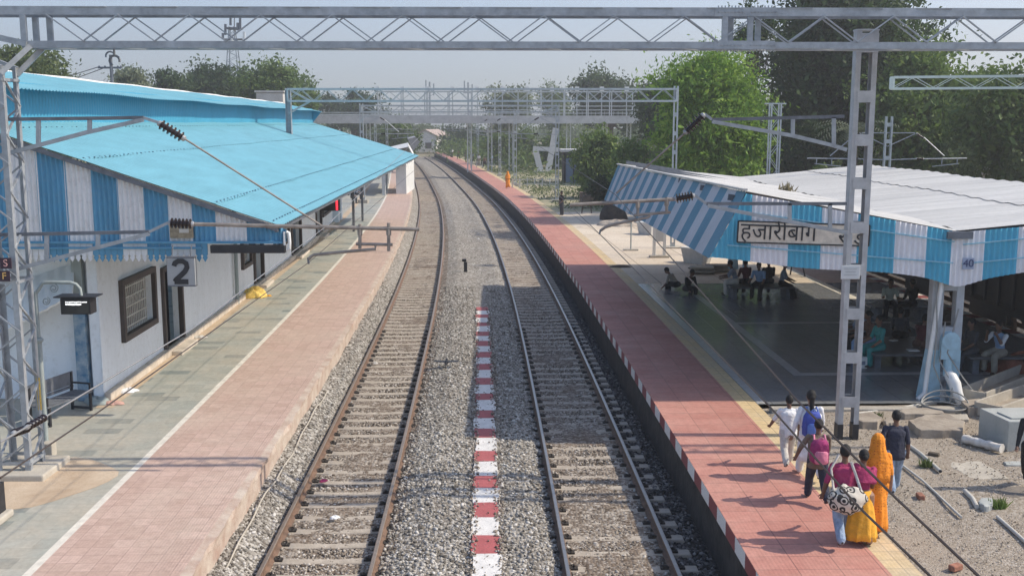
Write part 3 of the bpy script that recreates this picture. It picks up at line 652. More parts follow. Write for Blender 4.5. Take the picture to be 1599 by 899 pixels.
# side awning by the near corner
aw = MB(); q = [A(116,411,24.15), A(-60,468,24.15), A(-30,536,22.9), A(113,460,23.5)]
corr(aw, q[0], q[1], q[2], q[3], .3, .012, rows=2)
AW = aw.build('awning', M_LWHITE, None, fix=False, solid=.05); tag(AW, 'white sloping awning on the wall near the station building corner, behind the lattice mast', 'awning')
# ------------------------------------------------------------------ platform number, small boards, lamps
s2 = thing('platform_sign', 'square grey hanging sign with a black number 2', 'sign')
a, b = A(260,402,22.45), A(306,446,22.45); c = (a+b)/2
m = MB(); m.box((c.x,22.5,c.z),(b.x-a.x,.12,a.z-b.z)); m.build('sign_box', mat('grey sign face', (.36,.37,.375), rough=.5, var=.05), s2, bevel=.01)
m = MB(); w, h = b.x-a.x, a.z-b.z
for p0, p1 in (((-w/2,h/2),(w/2,h/2)),((-w/2,-h/2),(w/2,-h/2)),((-w/2,-h/2),(-w/2,h/2)),((w/2,-h/2),(w/2,h/2))): m.bar((c.x+p0[0],22.5,c.z+p0[1]),(c.x+p1[0],22.5,c.z+p1[1]),.03,.135 if p0[1]==p1[1] else .03,up=(0,1,0))
m.build('sign_frame', M_STEELD, s2)
def two_shape():                                  # heavy numeral 2 drawn as a thick polyline
    pts = [Vector((-.36,.30)), Vector((-.30,.46)), Vector((-.12,.56)), Vector((.12,.56)), Vector((.30,.44)), Vector((.34,.24)), Vector((.22,.02)), Vector((-.02,-.2)), Vector((-.3,-.44)), Vector((-.34,-.52))]
    return pts
m = MB(); pts = [Vector((c.x + p.x*.40, 22.425, c.z + p.y*.41)) for p in two_shape()]
ls, rs = [], []
for i, p in enumerate(pts):
    t = (pts[min(i+1,len(pts)-1)]-pts[max(i-1,0)]).normalized(); nn = Vector((-t.z,0,t.x)); wd = .055; ls.append(p+nn*wd); rs.append(p-nn*wd)
for i in range(len(pts)-1): m.add([ls[i],ls[i+1],rs[i+1],rs[i]], [(0,1,2,3)])
m.box((c.x+.0, 22.427, c.z-.215),(.30,.006,.11))
m.build('number', M_BLACK, s2)
m = MB(); 
for dx in (-.2,.2): m.tube((c.x+dx,22.5,a.z),(c.x+dx,22.6,a.z+.25),.012,n=6)
m.build('hanger', M_STEELD, s2)
nb = MB(); p = A(283,362,22.66); nb.box((p.x,22.69,p.z),(.50,.04,.27)); nb.box((p.x+.06,22.66,p.z+.02),(.2,.03,.08),1)
tag(nb.build('notice_board', [M_TAN, M_GRILLE]), 'small tan board fixed on the striped gable above the number sign', 'board')
lm = MB(); p = A(448,378,22.7); lm.path([p+Vector((.0,0,.22)),p+Vector((.05,0,.2)),p+Vector((.06,0,0)),p+Vector((.05,0,-.14)),p+Vector((0,0,-.16))],.035,8); lm.box(p+Vector((-.05,0,.02)),(.03,.1,.4))
tag(lm.build('lamp', M_LWHITE, smooth=50), 'small white lamp at the end of the black beam under the eave', 'lamp')
# red led sign under the eave
ls_ = thing('led_sign', 'black hanging display with a red glowing figure under the blue eave', 'sign')
p = A(515,322,50.); p.z += .1; m = MB(); m.box(p, (.95,.25,.62), yaw=.05); m.build('display_case', M_BLACK, ls_, bevel=.02)
ml = bpy.data.materials.new('red led glow'); ml.use_nodes = True; bsd = ml.node_tree.nodes['Principled BSDF']; bsd.inputs['Base Color'].default_value = (.5,.01,.02,1); bsd.inputs['Emission Color'].default_value = (1,.03,.05,1); bsd.inputs['Emission Strength'].default_value = 1.2
m = MB(); m.bar(p+Vector((.12,-.15,.2)), p+Vector((.40,-.15,.2)), .03, .09, up=(0,0,1)); m.bar(p+Vector((.36,-.15,.154)), p+Vector((.36,-.15,-.27)), .09, .03, up=(0,1,0)); m.build('red_figure', ml, ls_)
m = MB(); m.tube(p+Vector((-.35,0,.31)), p+Vector((-.35,0,2.4)), .02, n=6); m.tube(p+Vector((.35,0,.31)), p+Vector((.35,0,2.2)), .02, n=6); m.build('hanger', M_STEELD, ls_)
# ================================================================== shelter on the right (island) platform
SH = thing('platform_shelter', 'open platform shelter with white butterfly roof and blue and white striped sheet fascia', 'shelter')
LN, LF = Vector((5.13,23.2,5.51)), Vector((4.64,46.5,5.19)); BN, BF = Vector((4.36,23.2,4.05)), Vector((4.05,46.5,3.68))
VN, VF = Vector((9.85,23.2,4.67)), Vector((9.8,46.5,4.68)); EN, EF = Vector((15.65,23.2,5.19)), Vector((15.7,46.5,5.19))
m = MB(); corr(m, LN+Vector((0,0,.02)), LF+Vector((0,0,.02)), VF, VN, .25, .02, bump=lambda u, v: .03*math.sin(u*23+v*2)); m.build('left_roof_sheet', M_ROOFW, SH, smooth=60, fix=False)
m = MB(); 
corr(m, VN, VF, VF.lerp(EF,.55), VN.lerp(EN,.55), .9, .016, bump=lambda u, v: -.02*math.sin(u*17+v*1.1), rows=4)
up = Vector((0,0,.02)); corr(m, VN.lerp(EN,.53)+up, VF.lerp(EF,.53)+up, EF+up, EN+up, .9, .016, bump=lambda u, v: -.02*math.sin(u*17+1.0+v*.9), rows=4)
m.build('right_roof_sheet', M_ROOFW, SH, smooth=60, fix=False)
m = MB(); m.bar(VN+Vector((0,-.1,-.1)), VF+Vector((0,0,-.1)), .55, .16); m.build('valley_gutter', M_STEELD, SH)
m = MB(); corr(m, LN, LF, BF, BN, .13, .006, mis=lambda u, v: int(u*27) % 2); m.build('side_fascia', [M_SSLATE, sheet_mat('shade-toned white sheet', (.50,.50,.52), .1, dirt=(.38,.37,.35), dirtamt=.4, rough=.6)], SH, smooth=60, fix=False)  # white lowered here to paint in the shade of the track side
m = MB(); m.bar(LN+Vector((-.02,0,.05)), LF+Vector((-.02,0,.05)), .1, .05); m.build('fascia_cap', M_ROOFW, SH)
stx = [A(x, 400, 23.2).x for x in (1060,1145,1168-0,1225,1282,1339,1396,1440,1486,1537,1590,1640,1690,1740)]
stx = [4.0] + [A(x, 350, 23.2).x for x in (1174,1232,1284,1340,1399,1449,1488,1540,1592,1645,1700,1750)]
def smat(X): return (sum(1 for q in stx if q < X)) % 2
def fz(X):
    if X < VN.x: t = (X-LN.x)/(VN.x-LN.x); return (lerp(5.51,4.66,t)-.03, lerp(4.05,3.56,(X-4.36)/(9.9-4.36)))
    t = (X-VN.x)/(EN.x-VN.x); return (lerp(4.66,5.16,t)-.03, lerp(3.56,4.2,t))
m = MB(); per = .118; n = int((15.6-4.36)/per*8); vs = []
for i in range(n+1):
    X = 4.36+(15.6-4.36)*i/n; zt, zl = fz(X); y = 23.2 - .017*math.sin(2*PI*X/per) + .01*math.sin(X*2)
    if X < LN.x: zt = lerp(4.05, 5.48, (X-4.36)/(LN.x-4.36))
    zl += .03*math.sin(X*1.7) - .12*math.exp(-((X-9.9)/.5)**2)
    vs += [Vector((X, y, zl)), Vector((X, y, max(zt, zl+.01)))]
m.v = [tuple(v) for v in vs]
for i in range(n):
    X = 4.36+(15.6-4.36)*(i+.5)/n; m.f.append((2*i, 2*i+2, 2*i+3, 2*i+1)); m.m.append(smat(X))
m.build('front_fascia', [M_SWHITE, M_SBLUE], SH, smooth=70, fix=False)
m = MB()
for dz0, dz1 in ((-.45,.0),(.28,.0)):
    pass
m.bar((4.75,23.165,4.35),(9.75,23.165,3.95),.025,.025); m.bar((5.3,23.165,5.05),(9.75,23.165,4.42),.025,.025); m.bar((9.95,23.165,3.93),(15.5,23.165,4.5),.025,.025); m.bar((9.95,23.165,4.36),(15.5,23.165,4.9),.025,.025)
m.build('fascia_rail', mat('pale blue rail', (.25,.5,.62), rough=.5), SH)
m = MB(); corr(m, EN, EN.lerp(EF,.6), EN.lerp(EF,.6)+Vector((.15,0,-1.45)), EN+Vector((.15,0,-1.45)), .13, .012, mis=lambda u, v: int(u*25) % 2); m.build('sun_blocking_fascia', [M_SSLATE, M_FWHITE], SH, smooth=60, fix=False)  # added to keep sun off the near floor, cut short for the lit band
# name painted on the fascia
tl, tr_, bl_, br_ = A(1153,345,23.15), A(1358,352,23.15), A(1151,378,23.15), A(1356,384,23.15)
m = MB(); m.add([tl,tr_,br_,bl_], [(0,1,2,3)])
NB = m.build('name_panel', mat('cream lettering ground', (.70,.61,.50), rough=.7, scale=6, var=.15), SH)
NB.modifiers.new('t','SOLIDIFY').thickness = .01
m = MB()
for p, q in ((tl,tr_),(bl_,br_),(tl,bl_),(tr_,br_)): m.bar(p+Vector((0,-.006,0)), q+Vector((0,-.006,0)), .03 if p in (tl,bl_) and q in (tr_,br_) else .03, .03)
m.build('panel_border', M_BLACK, NB)
slope = math.atan2(tr_.z-tl.z, tr_.x-tl.x)
p = A(1216,363.5,23.13); text_obj('name_lettering', 'हजारीबाग', .52, M_BLACK, NB, p, (PI/2, -slope*1.0, 0), width=A(1277,365,23.13).x-A(1157,365,23.13).x)
p = A(1331,371,23.13); text_obj('name_lettering', 'रोड', .52, M_BLACK, NB, p, (PI/2, -slope, 0), width=A(1352,371,23.13).x-A(1306,371,23.13).x)
p = A(1513.5,412,23.1); m = MB()
m.box((p.x,23.155,p.z),(.25,.01,.25)); ST = m.build('stencil_mark', mat('faded blue stencil', (.33,.38,.50), rough=.7), SH)
text_obj('stencil_text', '40', .24, mat('dark blue stencil', (.05,.07,.16), rough=.7), ST, (p.x,23.14,p.z), (PI/2,0,0))
# columns
M_PBLUE = mat('pale blue column paint', (.36,.54,.64), rough=.6, var=.15, scale=5, bump=.2)
M_PGREY = mat('grey column paint', (.42,.44,.46), rough=.6, var=.12, scale=4)
for i, (X, Y) in enumerate(((9.82,23.55),(9.8,45.2))):
    cm = MB()
    for d, wd in ((-.24,.26),(.26,.17)): cm.box((X+d,Y,3.3),(wd,.24,2.75))
    for z in (2.3,3.45,4.5): cm.box((X,Y-.02,z),(.34,.22,.32))
    c_ = cm.build('column', M_PGREY, SH, bevel=.008)
    cm = MB(); cm.box((X-.24,Y,1.36),(.27,.25,1.14)); cm.box((X+.26,Y,1.36),(.18,.25,1.14)); cm.prism([Vector((X-.52,Y-.13,.8)),Vector((X-.37,Y-.13,1.9)),Vector((X-.12,Y-.13,1.9)),Vector((X-.06,Y-.13,.8))], (0,.26,0)); cm.build('column_foot', M_PBLUE, c_, bevel=.008)
m = MB(); m.tube((9.78,23.35,4.62),(9.78,23.35,4.35),.2,.07,n=10); m.path([(9.78,23.35,4.4),(9.72,23.36,4.1),(9.62,23.36,3.6),(9.42,23.36,1.6),(9.38,23.36,.95),(9.2,23.3,.82)], .055, 8)
m.build('downpipe', M_LWHITE, SH, smooth=50)
for k in range(7):
    m = MB(); Y = 24+k*3.6; m.bar(Vector((4.9,Y,5.35)), Vector((9.8,Y,4.55)), .07, .14); m.bar(Vector((9.8,Y,4.55)), Vector((15.5,Y,5.08)), .07, .14)
    m.build('rafter', M_STEELD, SH)
# ------------------------------------------------------------------ overhead line equipment
M_INS = mat('brown porcelain', (.028,.018,.017), rough=.25, var=.2)
M_INSG = mat('grey porcelain cap', (.42,.42,.42), rough=.4, metal=.4)
M_TUBE = mat('weathered tube', (.30,.26,.225), rough=.6, metal=.35, var=.25, scale=6)
M_WIRE = mat('copper wire', (.10,.075,.06), rough=.5, metal=.6)
M_WIREL = mat('grey wire', (.33,.32,.31), rough=.5, metal=.5)
M_CONC = mat('concrete footing', (.40,.36,.30), rough=.95, scale=3, bump=.5, bscale=14, col2=(.50,.46,.39))
def insulator(p0, p1, parent, sheds=6, r=.095):
    p0, p1 = Vector(p0), Vector(p1); L = (p1-p0).length; ax = (p1-p0).normalized(); m = MB(); k = r/.095; prof = [(L*.12,.035*k)]
    for i in range(sheds):
        d = L*(.16+.68*i/(sheds-1)); s = L*.68/(sheds-1)*.5; prof += [(d-s*.5,.045*k),(d-s*.2,r),(d+s*.15,r*.96),(d+s*.3,.045*k)]
    prof.append((L*.88,.035*k)); m.lathe(p0, ax, prof, 14)
    o = m.build('insulator', M_INS, parent, smooth=40)
    c = MB(); c.lathe(p0, ax, [(0,.02*k),(.02*k,.05*k),(L*.11,.055*k),(L*.13,.04*k)], 10); c.build('end_cap', M_INSG, o, smooth=40)
    c = MB(); c.lathe(p0, ax, [(L*.87,.04*k),(L*.89,.055*k),(L-.02*k,.05*k),(L,.02*k)], 10); c.build('end_cap', M_INSG, o, smooth=40)
    return o
def part(name, m, parent, fn, **k):
    b = MB(); fn(b); return b.build(name, m, parent, **k)
def zigzag(b, a0, a1, c0, c1, n, w, start=0):
    """lacing between line a0-a1 and line c0-c1"""
    for i in range(n):
        t0, t1 = i/n, (i+1)/n
        p = a0.lerp(a1, t0) if (i+start) % 2 == 0 else c0.lerp(c1, t0); q = c0.lerp(c1, t1) if (i+start) % 2 == 0 else a0.lerp(a1, t1)
        b.bar(p, q, w, w*.6)
# ---- the near portal
P1 = thing('overhead_line_portal', 'near grey steel portal whose lattice beam crosses the top of the view', 'portal', 'overhead line portals across the tracks')
BY = lambda X: 19.1 + .02*(X+9)
zl, zu = 8.36, 8.93
xa, xz = -10.6, 15.5
for nm, z, h, x0 in (('lower_chord', zl, .115, -8.55), ('upper_chord', zu, .14, xa)):
    for d in (-.26, .26):
        part('beam_chord', M_STEEL, P1, lambda b: (b.bar((x0,BY(x0)+d,z),(xz,BY(xz)+d,z),.012,h), b.bar((x0,BY(x0)+d*.8,z+h/2*(1 if z>8.6 else -1)),(xz,BY(xz)+d*.8,z+h/2*(1 if z>8.6 else -1)),.11,.012)))
pan = 1.235
for d in (-.26,.26):
    b = MB(); x = -8.1 + (.0 if d < 0 else .12); i = 0
    while x < xz-1:
        b.bar((x,BY(x)+d,zu-.06 if i%2==0 else zl+.05),(x+pan/2+.02,BY(x)+d,zl+.05 if i%2==0 else zu-.06),.038,.02); x += pan/2; i += 1
    b.build('beam_lacing', M_STEEL, P1)
b = MB(); x = -8.3; i = 0
while x < xz-1: 
    for z in (zl-.055, zu+.065): b.bar((x,BY(x)-.26,z),(x+pan/2,BY(x)+.26,z) if i%2==0 else (x+pan/2,BY(x)-.26,z),.04,.012)
    if i % 2 == 1:
        for z in (zl-.055, zu+.065): b.bar((x,BY(x)+.26,z),(x+pan/2,BY(x)-.26,z),.04,.012)
    x += pan/2; i += 1
b.build('beam_lacing', M_STEEL, P1)
for X, d in ((-8.5,-.26),(-8.5,.26),(-8.25,.26),(3.75,-.26),(3.95,.26),(4.2,-.26),(4.45,.26)):
    part('beam_post', M_STEEL, P1, lambda b: b.bar((X,BY(X)+d*.93,zl+.06),(X,BY(X)+d*.93,zu-.07),.1,.06,up=(0,1,0)))
for z in (zl,zu):
    def spl(b):
        b.box((4.1,BY(4.1)-.278,z),(1.08,.014,.15))
        for k in range(16):
            x = 3.64+.06*k + (.1 if k > 7 else 0); b.tube((x,BY(4.1)-.28,z),(x,BY(4.1)-.302,z),.016,n=6); b.tube((x,BY(4.1)-.2,z+.07*(1 if z==zu else -1)),(x,BY(4.1)-.2,z+.115*(1 if z==zu else -1)),.012,n=6)
    part('splice_plate', M_STEEL, P1, spl)
# lattice mast on the left platform
LM = MB(); lx = (-9.43,-8.82); ly = (18.62,19.22)
LM.box((-9.1,18.95,.64),(1.25,1.2,.16)); lmo = LM.build('footing', M_CONC, P1, bevel=.03)
for X in lx:
    for Y in ly:
        sx, sy = (1 if X == lx[0] else -1), (1 if Y == ly[0] else -1)
        part('mast_leg', M_STEEL, P1, lambda b: (b.box((X+sx*.045,Y,4.33),(.10,.012,7.3)), b.box((X,Y+sy*.045,4.33),(.012,.10,7.3))))
for (a, c) in (((lx[0],ly[0]),(lx[1],ly[0])),((lx[1],ly[0]),(lx[1],ly[1])),((lx[0],ly[1]),(lx[1],ly[1])),((lx[0],ly[0]),(lx[0],ly[1]))):
    b = MB(); zigzag(b, Vector((*a,.8)), Vector((*a,7.8)), Vector((*c,.8)), Vector((*c,7.8)), 14, .042); 
    for z in (.85,4.2,7.75): b.bar((*a,z),(*c,z),.05,.05)
    b.build('mast_lacing', M_STEEL, P1)
for d, Y in ((-.26, ly[0]),(.26, ly[1])):
    part('knee_brace', M_STEEL, P1, lambda b: b.bar((lx[1]-.02,Y,7.85),(-8.4,BY(-8.4)+d,zl-.03),.11,.09))
    part('knee_brace', M_STEEL, P1, lambda b: b.bar((-8.45,BY(-8.4)+d,zl),(-10.6,BY(-10)+d,zu-.1),.10,.09))
    part('knee_brace', M_STEEL, P1, lambda b: b.bar((lx[1],Y,7.95),(lx[0]-1.4,Y,8.75),.09,.08))
M_STEELL = mat('pale mast steel', (.45,.45,.45), rough=.6, metal=.15, var=.14, scale=4)
# right mast: two channels joined by plates
RX, RY = 6.72, 20.55
for dx in (-.155,.155):
    o = part('mast_channel', M_STEELL, P1, lambda b: (b.box((RX+dx,RY-.1,4.9),(.10,.012,7.7)), b.box((RX+dx,RY+.1,4.9),(.10,.012,7.7)), b.box((RX+dx*(1.28),RY,4.9),(.012,.19,7.7))))
    part('black_base', M_BLACK, P1, lambda b: b.box((RX+dx,RY,.88),(.115,.225,.36)))
for k, z in enumerate((1.52,2.42,3.3,4.17,5.0,5.85,6.68,7.5,8.5)):
    part('batten_plate', M_STEELL, P1, lambda b: b.box((RX,RY-.112,z),(.30 if k < 8 else .42,.012,.22 if k < 8 else .36)))
    part('batten_plate', M_STEELL, P1, lambda b: b.box((RX,RY+.112,z),(.30,.012,.22)))
part('mast_cap', M_STEELL, P1, lambda b: b.box((RX,RY,8.74),(.43,.24,.03)))
def plate(b):
    p = A(1328,425,20.42); b.box(p,(.37,.014,.27))
mp_ = part('mast_plate', mat('white number plate', (.62,.63,.63), rough=.5, var=.06), P1, plate, bevel=.01)
p = A(1328,425,20.40)
part('faded_lines', mat('faded grey ink', (.44,.45,.46)), mp_, lambda b: [b.box(p+Vector((0,0,.07-.06*i)),(.25-.05*(i%2),.004,.012)) for i in range(3)])
# ---- cantilevers
def cant(Y, top, strut, posts, ins, tie, parent, tr_=.036):
    part('bracket_arm', M_STEELD, parent, lambda b: b.bar(A(*top[0],Y), A(*top[1],Y), .05, .062))
    part('bracket_strut', M_STEEL, parent, lambda b: [b.bar(A(*strut[i],Y), A(*strut[i+1],Y), .06, .07) for i in range(len(strut)-1)])
    for (x, a, c) in posts: part('bracket_post', M_STEEL, parent, lambda b: b.bar(A(x,a,Y), A(x,c,Y), .07, .05, up=(0,1,0)))
    insulator(A(*ins[0],Y), A(*ins[1],Y), parent)
    part('link', M_STEEL, parent, lambda b: b.bar(A(*top[1],Y), A(*ins[0],Y), .035, .05))
    part('tie_tube', M_TUBE, parent, lambda b: b.tube(A(*tie[0],Y), A(*tie[1],Y), tr_, n=10), smooth=50)
YL, YR = 18.9, 20.3
cant(YL, ((-30,187),(224,184)), [(-30,250),(0,243),(135,207),(224,187)], [(60,187,226),(140,187,206)], ((246,191),(290,218)), ((290,218),(508,356)), P1, .017)
cant(YL, ((-30,367),(233,362)), [(-30,437),(0,427),(90,403),(233,365)], [(73,367,405),(153,366,387)], ((262,348),(304,350)), ((304,350),(655,358)), P1)
cant(YR, ((1318,182),(1112,187)), [(1322,234),(1300,227),(1238,212),(1112,190)], [(1238,186,211),(1302,183,226)], ((1100,178),(1068,209)), ((1068,209),(962,302)), P1, .019)
cant(YR, ((1322,318),(1103,318)), [(1322,363),(1290,357),(1105,321)], [(1233,318,345),(1296,318,357)], ((1085,305),(1052,311)), ((1052,311),(890,320)), P1)
def reg(Y, hang, rod, arm, tip, parent):
    for x, a, c in hang: part('dropper', M_TUBE, parent, lambda b: (b.tube(A(x,a,Y), A(x,c,Y), .03, n=8), b.lathe(A(x,(a*2+c)/3,Y), (0,0,1), [(-.06,.03),(-.05,.045),(.05,.045),(.06,.03)], 8)))
    part('registration_rod', M_TUBE, parent, lambda b: b.tube(A(*rod[0],Y), A(*rod[1],Y), .028, n=8))
    part('steady_arm', M_TUBE, parent, lambda b: b.path([A(*q,Y) for q in arm], .028, 8), smooth=50)
    part('contact_clip', M_STEELD, parent, lambda b: b.tube(A(*tip[0],Y), A(*tip[1],Y), .02, n=6))
reg(YL, ((562,350,388),(607,348,392)), ((556,381),(613,382)), [(586,382),(586,389),(540,393),(490,398),(485,401),(482,405)], ((481,402),(482,412)), P1)
reg(YR, ((996,311,338),(1041,308,334)), ((990,336),(1047,331)), [(1015,336),(1012,339),(960,350),(945,355),(938,360)], ((938,358),(936,366)), P1)
# ---- wires of both tracks, carried on far beyond the portal
def wire(name, pts, r, m, label, cat='overhead wire', group='overhead line wires', sag=.0):
    b = MB(); out = []
    for i in range(len(pts)-1):
        p, q = Vector(pts[i]), Vector(pts[i+1])
        for k in range(8): t = k/8; v = p.lerp(q, t); v.z -= sag*4*t*(1-t); out.append(v)
    out.append(Vector(pts[-1])); b.path(out, r, 5); return tag(b.build(name, m, smooth=60), label, cat, group)
aL, aR = A(482,410,YL), A(937,366,YR); mL, mR = A(507,355,YL), A(961,304,YR)
wire('contact_wire', [A(0,746,6.2), A(155,642,8.2), aL, on(-2.5,53.,5.0), on(-2.2,86,5.3), on(-2.5,125,5.4), on(-2.4,170,5.4)], .0065, M_WIRE, 'lower contact wire over the track with brown rail heads')
wire('catenary_wire', [A(0,690,5.6), A(80,645,6.6), A(300,513,9.8), mL, on(-2.5,53.,6.4), on(-2.3,86,6.6), on(-2.5,125,6.6), on(-2.4,170,6.6)], .0065, M_WIREL, 'upper catenary wire over the track with brown rail heads')
wire('contact_wire', [A(1480,925,4.6), A(1340,790,5.8), A(1200,632,7.6), aR, on(2.6,53.,5.1), on(2.2,86,5.3), on(2.5,125,5.4), on(2.4,170,5.4)], .0075, M_WIRE, 'lower contact wire over the track with shiny rail heads')
wire('catenary_wire', [A(1556,925,4.3), A(1400,778,5.4), A(1250,630,6.9), mR, on(2.5,53.,6.4), on(2.3,86,6.6), on(2.5,125,6.6), on(2.4,170,6.6)], .0075, M_WIRE, 'upper catenary wire over the track with shiny rail heads')
for o_, lab in ((0,'upper one of the two insulators in the wires beside the lattice mast'),(1,'lower one of the two insulators in the wires beside the lattice mast')):
    t_ = thing('line_insulator', lab, 'insulator', 'insulators in the wires by the left mast')
    p, q = ((A(72,650,6.5), A(40,668,6.1)) if o_ == 0 else (A(45,668,6.3), A(20,676,6.0)))
    insulator(p, q, t_, 5, .026)
# hook under the beam
hk = MB(); p = A(178,77,19.1); hk.tube(p, p-Vector((0,0,.12)), .02, n=6); hk.path([p+Vector((.09*math.cos(q),0,-.2+.09*math.sin(q))) for q in np.linspace(-.3,4.2,10)], .022, 6)
hk.build('beam_hook', M_STEELD, P1, smooth=50)
# ---- farther portals and masts
def lattice_boom(b, x0, x1, Y, z0, z1, dep, pan, w=.07, lw=.035, skew=0.):
    for z in (z0, z1):
        for d in (-dep/2, dep/2): b.bar((x0,Y+d,z),(x1,Y+skew+d,z), w, w*1.2)
    n = int(abs(x1-x0)/pan)
    for d in (-dep/2, dep/2): zigzag(b, Vector((x0,Y+d,z0)), Vector((x1,Y+skew+d,z0)), Vector((x0,Y+d,z1)), Vector((x1,Y+skew+d,z1)), n, lw)
    for x in (x0, x1): b.bar((x,Y,z0),(x,Y,z1), w, dep)
def h_mast(b, X, Y, z0, z1, w=.28):
    b.box((X-w/2,Y,(z0+z1)/2),(.07,w*.7,z1-z0)); b.box((X+w/2,Y,(z0+z1)/2),(.07,w*.7,z1-z0))
    n = int((z1-z0)/.85)
    for i in range(n): b.box((X,Y,z0+(i+.5)*(z1-z0)/n),(w,w*.6,.2))
def far_cant(parent, X, Y, sgn, z):
    b = MB(); b.bar((X,Y,z+1.3),(X+sgn*1.4,Y,z+1.3),.05); b.bar((X,Y,z+.6),(X+sgn*1.4,Y,z+1.25),.04); b.tube((X+sgn*1.9,Y,z+1.05),(X+sgn*3.,Y,z+.1),.03,n=5); b.bar((X,Y,z-.1),(X+sgn*1.5,Y,z-.05),.05); b.tube((X+sgn*1.9,Y,z-.05),(X+sgn*4.2,Y,z-.02),.035,n=5); b.tube((X+sgn*3.8,Y,z-.3),(X+sgn*2.4,Y,z-.45),.025,n=5)
    for d in (2.9,3.7): b.tube((X+sgn*d,Y,z),(X+sgn*d,Y,z-.35),.025,n=5)
    b.build('cantilever', M_STEEL, parent)
    insulator((X+sgn*1.45,Y,z+1.28),(X+sgn*1.9,Y,z+1.02), parent, 5, .09); insulator((X+sgn*1.5,Y,z-.05),(X+sgn*1.95,Y,z-.05), parent, 5, .09)
M_STEELF = mat('pale galvanised steel', (.47,.50,.50), rough=.6, metal=.2, var=.12)
far = [(53.,-11.05,8.1,8.08,8.66,'second grey portal, its left mast rising through the blue roof'),
       (86.,-12.1,3.65,7.9,8.4,'third grey portal, with a plated mast beside the weedy strip'),
       (168.,-21.5,-6.5,8.2,8.8,'distant grey portal beyond the footbridge over the curve')]
for Y, xl, xr, z0, z1, lab in far:
    P = thing('overhead_line_portal', lab, 'portal', 'overhead line portals across the tracks', (0,0,0))
    part('boom', M_STEELF, P, lambda b: lattice_boom(b, xl, xr, Y, z0, z1, .45, .62, .075, .04))
    for X, s in ((xl,1),(xr,-1)):
        part('mast', M_STEELF if Y > 60 or s < 0 else M_STEEL, P, (lambda b: h_mast(b, X, Y, .5, z1+.15, .24 if Y > 60 else .17)) if Y > 60 or s < 0 else (lambda b: (b.box((X-.12,Y,4.6),(.03,.26,8.2)), b.box((X+.12,Y,4.6),(.03,.26,8.2)), b.box((X,Y+.02,4.6),(.21,.03,8.2))))); part('footing', M_CONC, P, lambda b: b.box((X,Y,.72),(.8,.8,.3)))
        if Y > 60 or s > 0: part('knee_brace', M_STEELF, P, lambda b: (b.bar((X,Y,z0-.6),(X+s*1.1,Y,z0),.09), b.bar((X,Y,z1),(X+s*1.1,Y,z0),.09)))
        if Y > 60: far_cant(P, X, Y, s, 6.2)
for Y, off, s, lab in ((108.,6.6,-1,'tall grey mast standing before the footbridge on the red platform'),(128.,6.9,-1,'grey mast just in front of the footbridge trestle'),(165.,7.2,-1,'distant grey mast beyond the footbridge beside the crowd'),(150.,-6.8,1,'distant grey mast on the left side of the curve')):
    p = on(off, Y); P = thing('overhead_line_mast', lab, 'mast', 'single overhead line masts')
    part('mast', M_STEELF, P, lambda b: h_mast(b, p.x, p.y, .5, 8.3, .24)); far_cant(P, p.x, p.y, s, 6.2); part('footing', M_CONC, P, lambda b: b.box((p.x,p.y,.75),(.7,.7,.3)))
# mast of the far line and its short boom on the right
P = thing('overhead_line_mast', 'grey plated mast with brackets seen above the white shelter roof', 'mast', 'single overhead line masts')
q = A(1386,230,56.); part('mast', M_STEELF, P, lambda b: h_mast(b, q.x, 56., -.4, A(1386,182,56).z, .3)); far_cant(P, q.x, 56., 1, 5.2); far_cant(P, q.x, 56., -1, 5.2)
P = thing('lattice_boom', 'pale lattice boom end hanging in front of the dark trees at right', 'boom')
q0, q1 = A(1393,128,44.), A(1599,136,44.)
part('boom', mat('pale green steel', (.60,.66,.60), rough=.6, var=.08), P, lambda b: lattice_boom(b, q0.x, q0.x+9.2, 44., q0.z-.28, q0.z+.18, .45, .75, .07, .04, skew=-2.2))
part('mast', M_STEELF, P, lambda b: h_mast(b, q0.x+9.2, 41.9, -.4, q0.z+.5, .3))
P = thing('lattice_mast', 'slim lattice mast standing right of the bright green tree', 'mast'); q = A(1208,240,50.); zt = A(1208,162,50.).z
def lt(b):
    for dx in (-.22,.22):
        for dy in (-.22,.22): b.bar((q.x+dx,50+dy,.5),(q.x+dx,50+dy,zt),.06)
    for s_ in (-.22,.22): zigzag(b, Vector((q.x-.22,50+s_,.5)), Vector((q.x-.22,50+s_,zt)), Vector((q.x+.22,50+s_,.5)), Vector((q.x+.22,50+s_,zt)), 12, .035)
    b.bar((q.x-.5,50,zt),(q.x+.5,50,zt),.06)
part('lattice', M_STEELF, P, lt)
# mast foot at the very left edge
P = thing('mast_post', 'grey post with a black base at the bottom left corner', 'post'); b = MB(); q = Vector((-8.42,16.5,0))
part('post', M_STEEL, P, lambda b: (b.box((q.x-.02,16.5,4.5),(.2,.012,7.0)), b.box((q.x-.02,16.6,4.5),(.012,.2,7.0)))); part('black_base', M_BLACK, P, lambda b: b.box((q.x-.02,16.53,.93),(.22,.2,.55))); part('footing', M_CONC, P, lambda b: b.box((q.x-.12,16.45,.66),(.62,.5,.12)), bevel=.03)
